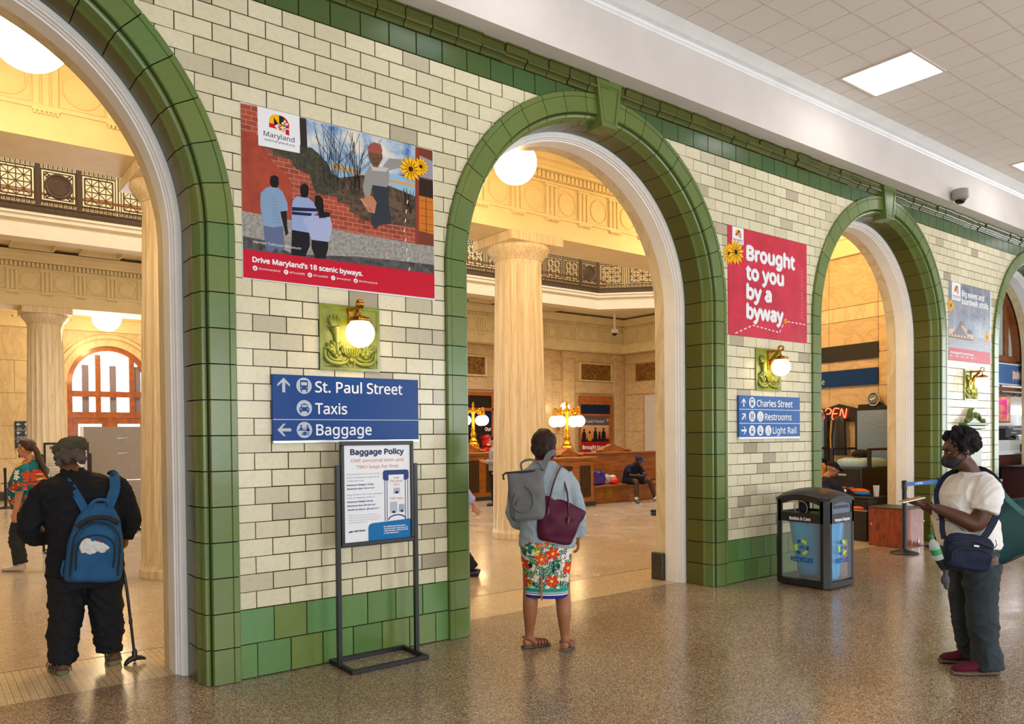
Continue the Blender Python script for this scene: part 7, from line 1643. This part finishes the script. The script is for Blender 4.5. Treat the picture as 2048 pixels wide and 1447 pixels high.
b = MB(); hh = MB(); ell(hh, (0, .052, -.064), (.060, .066, .050)); ell(hh, (0, .10, -.052), (.024, .034, .040)); b.merge(hh, HT); mk = solid('face_mask', b, plain('black_mask_cloth', S(34, 32, 36), .8), t, .006, 3)
b = MB(); hh = MB()
for sd in (-1, 1): hh.tube([(sd * .056, .075, -.04), (sd * .076, .03, -.01), (sd * .084, -.004, .02), (sd * .088, -.02, -.008)], .003, 5); hh.tube([(sd * .056, .07, -.09), (sd * .075, .03, -.06), (sd * .086, -.012, -.035)], .003, 5)
b.merge(hh, HT); b.build('ear_loops', M['hairblack'], mk, smooth=60)
b = MB(); hh = MB(); ell(hh, (-.088, .0, -.042), (.004,) * 3, 8, 6); b.merge(hh, HT); b.build('pearl_earring', M['white'], t)
gw = MB()
gw.tube([(-.223, .16 + .0, .99), (-.20, .205, 1.03), (-.12, .245, 1.055), (-.02, .26, 1.05)], .006, 6, flat=(1, 1)); stuff(gw.build('shirt_print', fm(S(150, 150, 152)), t, smooth=60))
PH = thing('phone', 'phone in a white case held by the woman in the white T-shirt', 'phone', (0, 0, 0)); Tm = Matrix.Translation((3.745, -3.017, 0)) @ Matrix.Rotation(radians(50), 4, 'Z')
PH.location = Tm @ Vector((-.10, .47, 1.195)); PH.rotation_euler = (radians(-12), 0, radians(54)); MB().box(-.038, .038, -.08, .08, -.005, .004, bev=.003).build('phone_case', M['white'], PH); MB().box(-.034, .034, -.074, .074, .004, .0055).build('screen', fm(S(20, 22, 28), .1), PH)
NB = cloth('navy_nylon', S(22, 30, 54), .7, 280, .3, .1)
cb = thing('crossbody_bag', 'navy crossbody bag on the hip of the woman in the white T-shirt', 'handbag', (0, 0, 0)); cb.location = Tm @ Vector((-.30, .215, .745)); cb.rotation_euler = (0, 0, radians(50) + radians(90)); cb.rotation_euler = (radians(0), radians(8), radians(-42))
b = MB(); R = []
for z, w, d_ in ((0, .120, .03), (.02, .145, .05), (.10, .155, .055), (.19, .150, .05), (.225, .130, .03), (.24, .09, .014)): R.append([(w * (abs(cos(q)) ** .5) * (1 if cos(q) > 0 else -1), d_ * (abs(sin(q)) ** .6) * (1 if sin(q) > 0 else -1), z) for q in [2 * pi * j / 32 for j in range(32)]])
b.loft(R); solid('bag_body', b, NB, cb, .009, 3, .004, (14, 14, 14)); b = MB(); b.tube([(-.13, -.055, .17), (0, -.062, .205), (.13, -.055, .17)], .005, 6); b.tube([(-.12, -.055, .05), (-.10, -.062, .14), (.10, -.062, .14), (.12, -.055, .05)], .004, 6); b.build('zips', BK, cb, smooth=50)
MB().box(.0, .035, -.066, -.060, .165, .178, bev=.001).build('metal_badge', M['chrome'], cb); MB().tube([(.15, -.03, .17), (.16, -.035, .20), (.15, -.03, .23)], .006, 6).build('metal_ring', M['chrome'], cb)
b = MB(); L = lambda *a: cb.matrix_basis.inverted() @ (Tm @ Vector(a))
strap(b, [L(-.285, .10, .94), L(-.275, .05, 1.00), L(-.262, .0, 1.08), L(-.245, -.045, 1.17), L(-.19, -.08, 1.27), L(-.10, -.08, 1.35), L(.0, -.05, 1.395), L(.08, .0, 1.39)], .022, .004, up=L(-1, 0, 0) - L(0, 0, 0))
strap(b, [L(-.28, .34, .95), L(-.235, .33, 1.01), L(-.16, .295, 1.07), L(-.06, .275, 1.15), L(.03, .235, 1.25), L(.09, .13, 1.36), L(.08, .0, 1.39)], .016, .004, up=L(-1, .4, 0) - L(0, 0, 0)); b.build('shoulder_strap', NB, cb, smooth=50)
bt = thing('water_bottle', 'small clear water bottle with a green cap tucked in the crossbody bag', 'bottle', (0, 0, 0)); bt.location = Tm @ Vector((-.30, .395, .85)); bt.rotation_euler = (radians(-12), radians(-14), 0)
CL = glass('clear_bottle', (.85, .92, .88), .35, .05); MB().lathe([(.02, -.04), (.032, -.035), (.032, .06), (.03, .075), (.014, .10), (.012, .115)], 18).build('bottle_body', CL, bt, smooth=40); MB().lathe([(.015, .108), (.016, .112), (.016, .132), (.012, .134)], 16).build('green_cap', plain('green_plastic', S(20, 130, 70), .4), bt, smooth=40); MB().lathe([(.0325, .0), (.0328, .003), (.0328, .035), (.0325, .037)], 18, cap=False).build('label_band', fm(S(60, 150, 90)), bt)
pc = thing('drawstring_pouch', 'small grey drawstring pouch dangling below the crossbody bag', 'pouch', (0, 0, 0)); pc.location = Tm @ Vector((-.30, .34, .64)); b = MB(); ell(b, (0, 0, .04), (.034, .026, .042)); ell(b, (.008, 0, .0), (.018, .016, .026)); b.tube([(0, 0, .075), (0, 0, .105)], [.014, .02], 10); solid('pouch_body', b, cloth('dark_grey_cloth', S(82, 82, 92), .8, 200, .4), pc, .006, 2, .004, (40, 40, 10)); MB().tube([(0, 0, .09), (.01, -.03, .12), (.02, -.06, .15)], .004, 6).build('cord', BK, pc)
cs = thing('instrument_case', 'large dark green padded case behind the woman in the white T-shirt', 'case', (0, 0, 0)); cs.location = (4.17, -2.74, .60); cs.rotation_euler = (0, radians(-22), radians(-38))
b = MB(); R = []
for x, a in ((-.10, .6), (-.07, .85), (0, 1), (.3, 1.1), (.6, 1.0), (.8, .7), (.84, .5)): R.append([(x, .09 * (abs(cos(q)) ** .7) * (1 if cos(q) > 0 else -1), .15 + .20 * a * (abs(sin(q)) ** .8) * (1 if sin(q) > 0 else -1)) for q in [2 * pi * j / 28 for j in range(28)]])
b.loft(R); solid('case_body', b, cloth('bottle_green_nylon', S(8, 58, 56), .6, 260, .3, .15), cs, .012, 3, .004)
b = MB(); b.tube([(-.06, -.075, .05), (.1, -.094, -.02), (.4, -.094, -.04), (.7, -.08, 0)], .006, 6); b.build('zip', BK, cs, smooth=60); b = MB(); ci = cs.matrix_basis.inverted(); strap(b, [ci @ (Tm @ Vector(q)) for q in ((.10, .0, 1.385), (.03, -.10, 1.36), (.0, -.17, 1.27), (.0, -.22, 1.20), (.0, -.30, 1.12), (.0, -.38, 1.06))], .02, .004, up=ci @ (Tm @ Vector((-1, -.3, 0))) - ci @ (Tm @ Vector((0, 0, 0)))); b.build('carry_strap', plain('green_strap', S(30, 84, 80), .7), cs)

# --- man in the flowered shirt (facing left, mid stride) --------------------------
t = person('man with a long ponytail and glasses in a teal flowered shirt, walking left', (-.93, 6.32, 0), -48)
SKL = skin('light_skin', S(206, 146, 112)); b = MB(); HT = headm((0, .06, 1.565), .0, .03, 1.02)
head_geo(b, HT); limb(b, [(0, -.01, 1.36), (0, .02, 1.47)], [.062, .06]); torso(b, [(0, 0, .85, .16, .13), (0, .03, 1.1, .17, .14), (0, 0, 1.3, .17, .11), (0, -.01, 1.39, .09, .07)])
limb(b, [(-.20, -.03, 1.30), (-.245, -.03, 1.08), (-.23, .03, .83), (-.225, .06, .76)], [.052, .048, .036, .03]); limb(b, [(.20, 0, 1.30), (.23, .06, 1.10), (.16, .26, 1.10)], [.052, .046, .03])
hand(b, (-.225, .062, .755), (0, .15, -1), (1, 0, 0), -1, .45); hand(b, (.155, .27, 1.10), (-.1, .95, .1), (-.6, 0, .8), 1, .7)
limb(b, [(-.09, .05, .8), (-.10, .16, .46), (-.10, .10, .1)], [.09, .06, .04]); limb(b, [(.09, 0, .8), (.10, -.14, .46), (.10, -.40, .16)], [.09, .06, .04]); solid('body', b, SKL, t, .011); eyes(t, HT)
hw = NT('flowered_shirt_print'); v = hw.obj(); c = S(10, 108, 122)
q_ = hw.node('ShaderNodeTexVoronoi', distance='MANHATTAN', voronoi_dimensions='2D'); sx_ = hw.node('ShaderNodeSeparateXYZ'); hw.l(v, sx_.inputs[0]); cb2 = hw.node('ShaderNodeCombineXYZ'); hw.l(sx_.outputs[1], cb2.inputs[0]); hw.l(sx_.outputs[2], cb2.inputs[1]); hw.l(cb2.outputs[0], q_.inputs['Vector']); q_.inputs['Scale'].default_value = 4.6; q_.inputs['Randomness'].default_value = .4
lt = hw.ramp(q_.outputs['Distance'], [(0, (1, 1, 1)), (.24, (.0, .0, .0))], 'CONSTANT').outputs[0]; c = hw.mix(lt, c, S(226, 176, 30))
for sc_, n_, rd, sd, st in ((9, 5, .34, 2.2, [(0, S(206, 60, 24)), (.4, S(232, 236, 236)), (.7, S(214, 90, 30))]), (5.5, 6, .34, 5.5, [(0, S(196, 44, 24)), (.5, S(214, 70, 34)), (.8, S(90, 160, 180))])):
    f, cc, ctr, rad = petals(hw, v, (1, 2), sc_, n_, rd, sd); c = hw.mix(f, c, hw.ramp(cc, st, 'CONSTANT').outputs[0]); c = hw.mix(ctr, c, S(240, 220, 160))
hw.set(c, .7, 0, 0, .25)
b = MB(); torso(b, [(0, .03, .79, .20, .185), (0, .05, .92, .21, .20), (0, .06, 1.06, .21, .195), (0, .03, 1.2, .215, .165), (0, 0, 1.31, .20, .13), (0, -.01, 1.37, .14, .10), (0, 0, 1.41, .075, .075)])
limb(b, [(-.14, -.01, 1.33), (-.21, -.03, 1.27), (-.255, -.035, 1.13), (-.255, -.03, 1.05)], [.08, .085, .085, .088]); limb(b, [(.14, 0, 1.33), (.21, .0, 1.27), (.245, .04, 1.12)], [.08, .082, .08]); solid('flowered_shirt', b, hw.m, t, .011, 3, .008, (9, 9, 6), fold=0.008)
JE = cloth('charcoal_jeans', S(52, 56, 58), .85, 240, .3, .14); b = MB(); torso(b, [(0, 0, .68, .165, .14), (0, .0, .80, .175, .155), (0, .02, .88, .16, .14)])
limb(b, [(-.085, .02, .74), (-.10, .14, .47), (-.10, .12, .28), (-.10, .085, .10)], [.108, .085, .08, .078], 18); limb(b, [(.085, 0, .74), (.10, -.13, .47), (.10, -.28, .30), (.10, -.42, .17)], [.108, .085, .076, .072], 18); solid('jeans', b, JE, t, .011, 3, .007, (9, 9, 12), fold=0.011)
SH_ = plain('off_white_sneaker', S(222, 206, 192), .6, bump=.3, bscale=150)
b = MB(); shoe(b, (-.10, .05, 0), (-.10, .34, .0), .05, .085); b.build('sneaker', SH_, t, smooth=60); b = MB(); shoe(b, (.10, -.50, .12), (.10, -.27, -.01), .05, .085); b.build('sneaker', SH_, t, smooth=60)
LH = NT('long_brown_hair'); v = LH.obj(sc=(70, 70, 8)); n = LH.noise(2, 3, .6, v); LH.set(LH.ramp(n.outputs[0], [(.35, S(34, 20, 14)), (.65, S(84, 52, 34))]).outputs[0], .45); LH.bump(n.outputs[0], .6, .005)
b = MB(); hh = MB(); ell(hh, (0, -.028, .034), (.083, .094, .086)); ell(hh, (0, .02, .075), (.064, .07, .042)); hh.tube([(0, -.09, .02), (0, -.135, -.03), (0, -.17, -.12), (0, -.22, -.22), (0, -.26, -.31), (0, -.29, -.37)], [.04, .036, .040, .036, .024, .008], 12); b.merge(hh, HT); solid('ponytail_hair', b, LH.m, t, .008, 2, .003, (30, 30, 6))
b = MB(); hh = MB(); ell(hh, (0, .082, -.098), (.022, .018, .024)); ell(hh, (0, .096, -.056), (.022, .010, .004)); b.merge(hh, HT); b.build('goatee', M['hairblack'], t, smooth=60)
b = MB(); hh = MB()
for sd in (-1, 1): hh.tube([(sd * .055 + 0 * k, .106, .004) if False else (sd * .031 + .023 * cos(k * pi / 6), .106, .002 + .015 * sin(k * pi / 6)) for k in range(13)], .002, 5); hh.tube([(sd * .054, .104, .008), (sd * .08, .05, .008), (sd * .083, -.01, .004)], .0025, 5)
hh.tube([(-.008, .108, .006), (.008, .108, .006)], .002, 5); b.merge(hh, HT); b.build('glasses', M['hairblack'], t)
PH = thing('phone', 'dark phone held by the man in the flowered shirt', 'phone', (0, 0, 0)); T2 = Matrix.Translation((-.93, 6.32, 0)) @ Matrix.Rotation(radians(48), 4, 'Z'); PH.location = T2 @ Vector((.13, .40, 1.115)); PH.rotation_euler = (radians(-6), 0, radians(48)); MB().box(-.038, .038, -.09, .09, -.006, .006, bev=.003).build('phone_case', M['black'], PH)

# --- seated man on the bench -------------------------------------------------------
SKX = skin('dark_brown_skin', S(70, 44, 32))
t = person('man in a navy cap and navy shirt sitting on the oak bench', (12.16, 8.38, 0), 180); b = MB(); HT = headm((0, .30, 1.04), 0, -.55)
head_geo(b, HT); limb(b, [(0, .14, .90), (0, .24, .98)], [.058, .056]); torso(b, [(0, -.02, .50, .17, .13), (0, .0, .65, .17, .12), (0, .07, .8, .18, .12), (0, .13, .90, .12, .09)])
for sx in (-1, 1):
    limb(b, [(sx * .10, .05, .53), (sx * .22, .42, .52), (sx * .25, .46, .44), (sx * .30, .52, .22), (sx * .33, .54, .07)], [.09, .066, .058, .052, .036], 16)
    limb(b, [(sx * .2, .10, .86), (sx * .23, .25, .66), (sx * .08, .46, .66)], [.05, .044, .03]); hand(b, (sx * .07, .47, .66), (-sx * .6, .7, .1), (0, -.1, 1), -sx, .7)
    shoe(b, (sx * .33, .50, 0), (sx * .38, .72, 0), .045, .07)
solid('body', b, SKX, t, .011); eyes(t, HT)
NV = cloth('navy_cotton', S(22, 30, 58), .85); b = MB(); torso(b, [(0, -.02, .47, .20, .15), (0, .0, .6, .2, .15), (0, .05, .75, .21, .145), (0, .11, .86, .19, .12), (0, .15, .92, .10, .08)])
for sx in (-1, 1): limb(b, [(sx * .13, .11, .875), (sx * .21, .14, .82), (sx * .235, .22, .71)], [.075, .078, .075])
solid('navy_shirt', b, NV, t, .011, 3, .007, fold=0.009); b = MB(); torso(b, [(0, 0, .46, .19, .17), (0, 0, .52, .19, .16)])
for sx in (-1, 1): limb(b, [(sx * .10, .03, .53), (sx * .19, .34, .525)], [.10, .092])
solid('dark_shorts', b, cloth('dark_shorts', S(28, 26, 34), .85), t, .012, 3, .006)
b = MB(); hh = MB(); ell(hh, (0, -.012, .055), (.087, .105, .07)); hh.tube([(0, .06, .055), (0, .12, .045), (0, .165, .03)], [(.008, .07), (.007, .068), (.004, .04)], 14, up=(0, 0, 1)); b.merge(hh, HT); solid('navy_cap', b, cloth('blue_cap', S(40, 52, 104), .8), t, .008, 2)
for sx in (-1, 1): b = MB(); b.tube([(sx * .33, .54, .06), (sx * .325, .535, .15)], [.045, .043], 12); b.build('white_sock', WS, t, smooth=60); b = MB(); shoe(b, (sx * .33, .49, 0), (sx * .39, .74, 0), .052, .085); s_ = b.build('grey_sneaker', plain('grey_sneaker', S(64, 74, 78), .7), t, smooth=60); b = MB(); b.tube([(sx * .33, .46, .014), (sx * .34, .56, .014), (sx * .395, .75, .014)], [(.014, .045), (.014, .05), (.012, .035)], 12, up=(0, 0, 1)); b.build('white_sole', WS, s_, smooth=50)
PH = thing('phone', 'small phone in the hands of the sitting man', 'phone', (12.16, 7.86, .70)); PH.rotation_euler = (radians(35), 0, 0); MB().box(-.035, .035, -.07, .07, -.004, .004, bev=.002).build('phone_case', M['black'], PH)

# --- partly hidden people --------------------------------------------------------
def simple_person(label, loc, heading, sk, top, bottom, arm_back=False):
    t = person(label, loc, heading); b = MB(); HT = headm((0, .03, 1.56), 0, -.1); head_geo(b, HT); limb(b, [(0, -.01, 1.36), (0, .02, 1.47)], [.058, .055]); torso(b, [(0, 0, .85, .15, .11), (0, 0, 1.1, .15, .11), (0, 0, 1.3, .17, .11), (0, -.01, 1.39, .09, .07)])
    la = [(-.18, 0, 1.32), (-.22, -.14, 1.1), (-.21, -.29, .90), (-.21, -.31, .86)] if arm_back else [(-.18, 0, 1.32), (-.22, -.02, 1.06), (-.16, .20, 1.05), (-.14, .24, 1.06)]
    ra = [(.18, 0, 1.32), (.22, .0, 1.06), (.16, .22, 1.05), (.12, .26, 1.06)]
    for a in (la, ra): limb(b, a, [.048, .042, .03, .027])
    dl = (Vector(la[3]) - Vector(la[2])).normalized(); hand(b, la[3], dl, (1, 0, .2), -1, .5); hand(b, ra[3], (-.2, 1, .1), (-.4, 0, 1), 1, .5)
    st = .28 if arm_back else .0
    limb(b, [(-.09, 0, .8), (-.1, .02 - st * .3, .46), (-.1, -st, .1)], [.09, .06, .04]); limb(b, [(.09, 0, .8), (.1, .1 * (st > 0), .46), (.1, st * .7, .1)], [.09, .06, .04]); solid('body', b, sk, t, .012); eyes(t, HT)
    b = MB(); torso(b, [(0, 0, .84, .185, .14), (0, 0, 1.0, .18, .135), (0, 0, 1.2, .195, .135), (0, 0, 1.31, .185, .12), (0, 0, 1.38, .12, .09), (0, 0, 1.41, .07, .07)])
    for a in (la, ra): limb(b, [Vector(a[0]) * 1.0, a[1], a[2]], [.075, .064, .052])
    solid('shirt', b, top, t, .012, 3, .006, fold=0.008)
    b = MB(); torso(b, [(0, 0, .70, .16, .13), (0, 0, .86, .165, .135)]); limb(b, [(-.085, 0, .74), (-.1, .02 - st * .3, .46), (-.1, -st, .10)], [.105, .08, .07]); limb(b, [(.085, 0, .74), (.1, .1 * (st > 0), .46), (.1, st * .7, .10)], [.105, .08, .07]); solid('trousers', b, bottom, t, .012, 3, .006, fold=0.009)
    b = MB(); shoe(b, (-.1, -st - .07, 0), (-.1, -st + .19, 0), .045, .08); b.build('shoe', M['black'], t, smooth=60); b = MB(); shoe(b, (.1, st * .7 - .07, 0), (.1, st * .7 + .19, 0), .045, .08); b.build('shoe', M['black'], t, smooth=60)
    b = MB(); hh = MB(); ell(hh, (0, -.02, .035), (.084, .10, .086)); ell(hh, (0, -.05, -.02), (.075, .06, .06)); b.merge(hh, HT); solid('hair', b, M['hairblack'], t, .009, 2, .003); return t
simple_person('walker in a lavender shirt almost hidden by the second pier, one hand showing', (2.94, 2.46, 0), -52, SKL, cloth('lavender_shirt', S(168, 170, 208), .85), TR, True)
t = simple_person('person in a grey top half hidden behind the fluted column in the second arch', (8.95, 9.75, 0), -52, SKL, cloth('grey_top', S(168, 166, 168), .85), cloth('dark_jeans', S(26, 28, 38), .85))
# shoe shine worker, sitting low at the stand
WK = Matrix.Translation((10.02, 1.72, 0)); t = person('worker in a black cap and glasses sitting low behind the recycling bin', (9.74, 1.66, 0), 112)
b = MB(); HT = headm((0, .16, 1.07), -.2, -.45); head_geo(b, HT); limb(b, [(0, .02, .92), (0, .10, 1.0)], [.058, .056]); torso(b, [(0, -.08, .40, .18, .14), (0, -.06, .6, .17, .13), (0, -.02, .8, .19, .12), (0, .01, .91, .11, .09)])
for sx in (-1, 1): limb(b, [(sx * .1, 0, .46), (sx * .17, .36, .44), (sx * .17, .38, .08)], [.09, .065, .045]); limb(b, [(sx * .2, 0, .86), (sx * .25, .14, .66), (sx * .12, .38, .74)], [.05, .045, .03]); hand(b, (sx * .11, .40, .745), (-sx * .3, .9, .1), (0, 0, -1), sx, .7); shoe(b, (sx * .17, .34, 0), (sx * .18, .58, 0), .045, .08)
solid('body', b, skin('tan_skin', S(170, 112, 78)), t, .011); eyes(t, HT)
b = MB(); torso(b, [(0, -.08, .38, .21, .16), (0, -.06, .6, .2, .15), (0, -.02, .78, .22, .14), (0, 0, .88, .18, .12), (0, .01, .93, .09, .08)])
for sx in (-1, 1): limb(b, [(sx * .13, 0, .88), (sx * .22, .04, .80), (sx * .26, .14, .66), (sx * .16, .33, .72)], [.075, .075, .068, .05])
solid('dark_jacket', b, cloth('dark_navy_jacket', S(30, 32, 48), .8), t, .011, 3, .008, fold=0.009)
b = MB()
for sx in (-1, 1): limb(b, [(sx * .1, -.02, .47), (sx * .17, .37, .45), (sx * .17, .39, .12)], [.11, .085, .07])
solid('trousers', b, TR, t, .012, 3, .005); b = MB()
for sx in (-1, 1): shoe(b, (sx * .17, .32, 0), (sx * .18, .60, 0), .052, .09)
b.build('shoes', M['black'], t, smooth=60)
b = MB(); hh = MB(); ell(hh, (0, -.012, .055), (.088, .108, .072)); hh.tube([(0, .06, .055), (0, .13, .045), (0, .175, .03)], [(.008, .07), (.007, .068), (.004, .04)], 14, up=(0, 0, 1)); b.merge(hh, HT); cp = solid('black_cap', b, cloth('black_cap', S(24, 24, 30), .8), t, .008, 2)
b = MB(); hh = MB(); hh.loft([[(sgn, .085, .07) for sgn in ()]] * 0 or [[(.058 + .012 * cos(a), .062 - .03 + q, .07 + .014 * sin(a)) for a in [2 * pi * k / 10 for k in range(10)]] for q in (0, .004)]); b.merge(hh, HT); b.build('orange_badge', plain('orange_badge', S(230, 70, 30), .5), cp)
b = MB(); hh = MB()
for sd in (-1, 1): hh.tube([(sd * .031 + .022 * cos(k * pi / 6), .106, .002 + .015 * sin(k * pi / 6)) for k in range(13)], .003, 5); hh.tube([(sd * .054, .104, .008), (sd * .083, -.01, .004)], .003, 5)
b.merge(hh, HT); b.build('glasses', M['chrome'], t)
st_ = thing('work_stool', 'low black stool under the shoe shine worker', 'stool', (9.70, 1.68, 0)); MB().box(-.18, .18, -.18, .18, .29, .335, bev=.01).build('seat', M['ebony'], st_)
for sx in (-1, 1):
    for sy in (-1, 1): MB().box(sx * .15 - .015, sx * .15 + .015, sy * .15 - .015, sy * .15 + .015, 0, .29).build('leg', M['ebony'], st_)
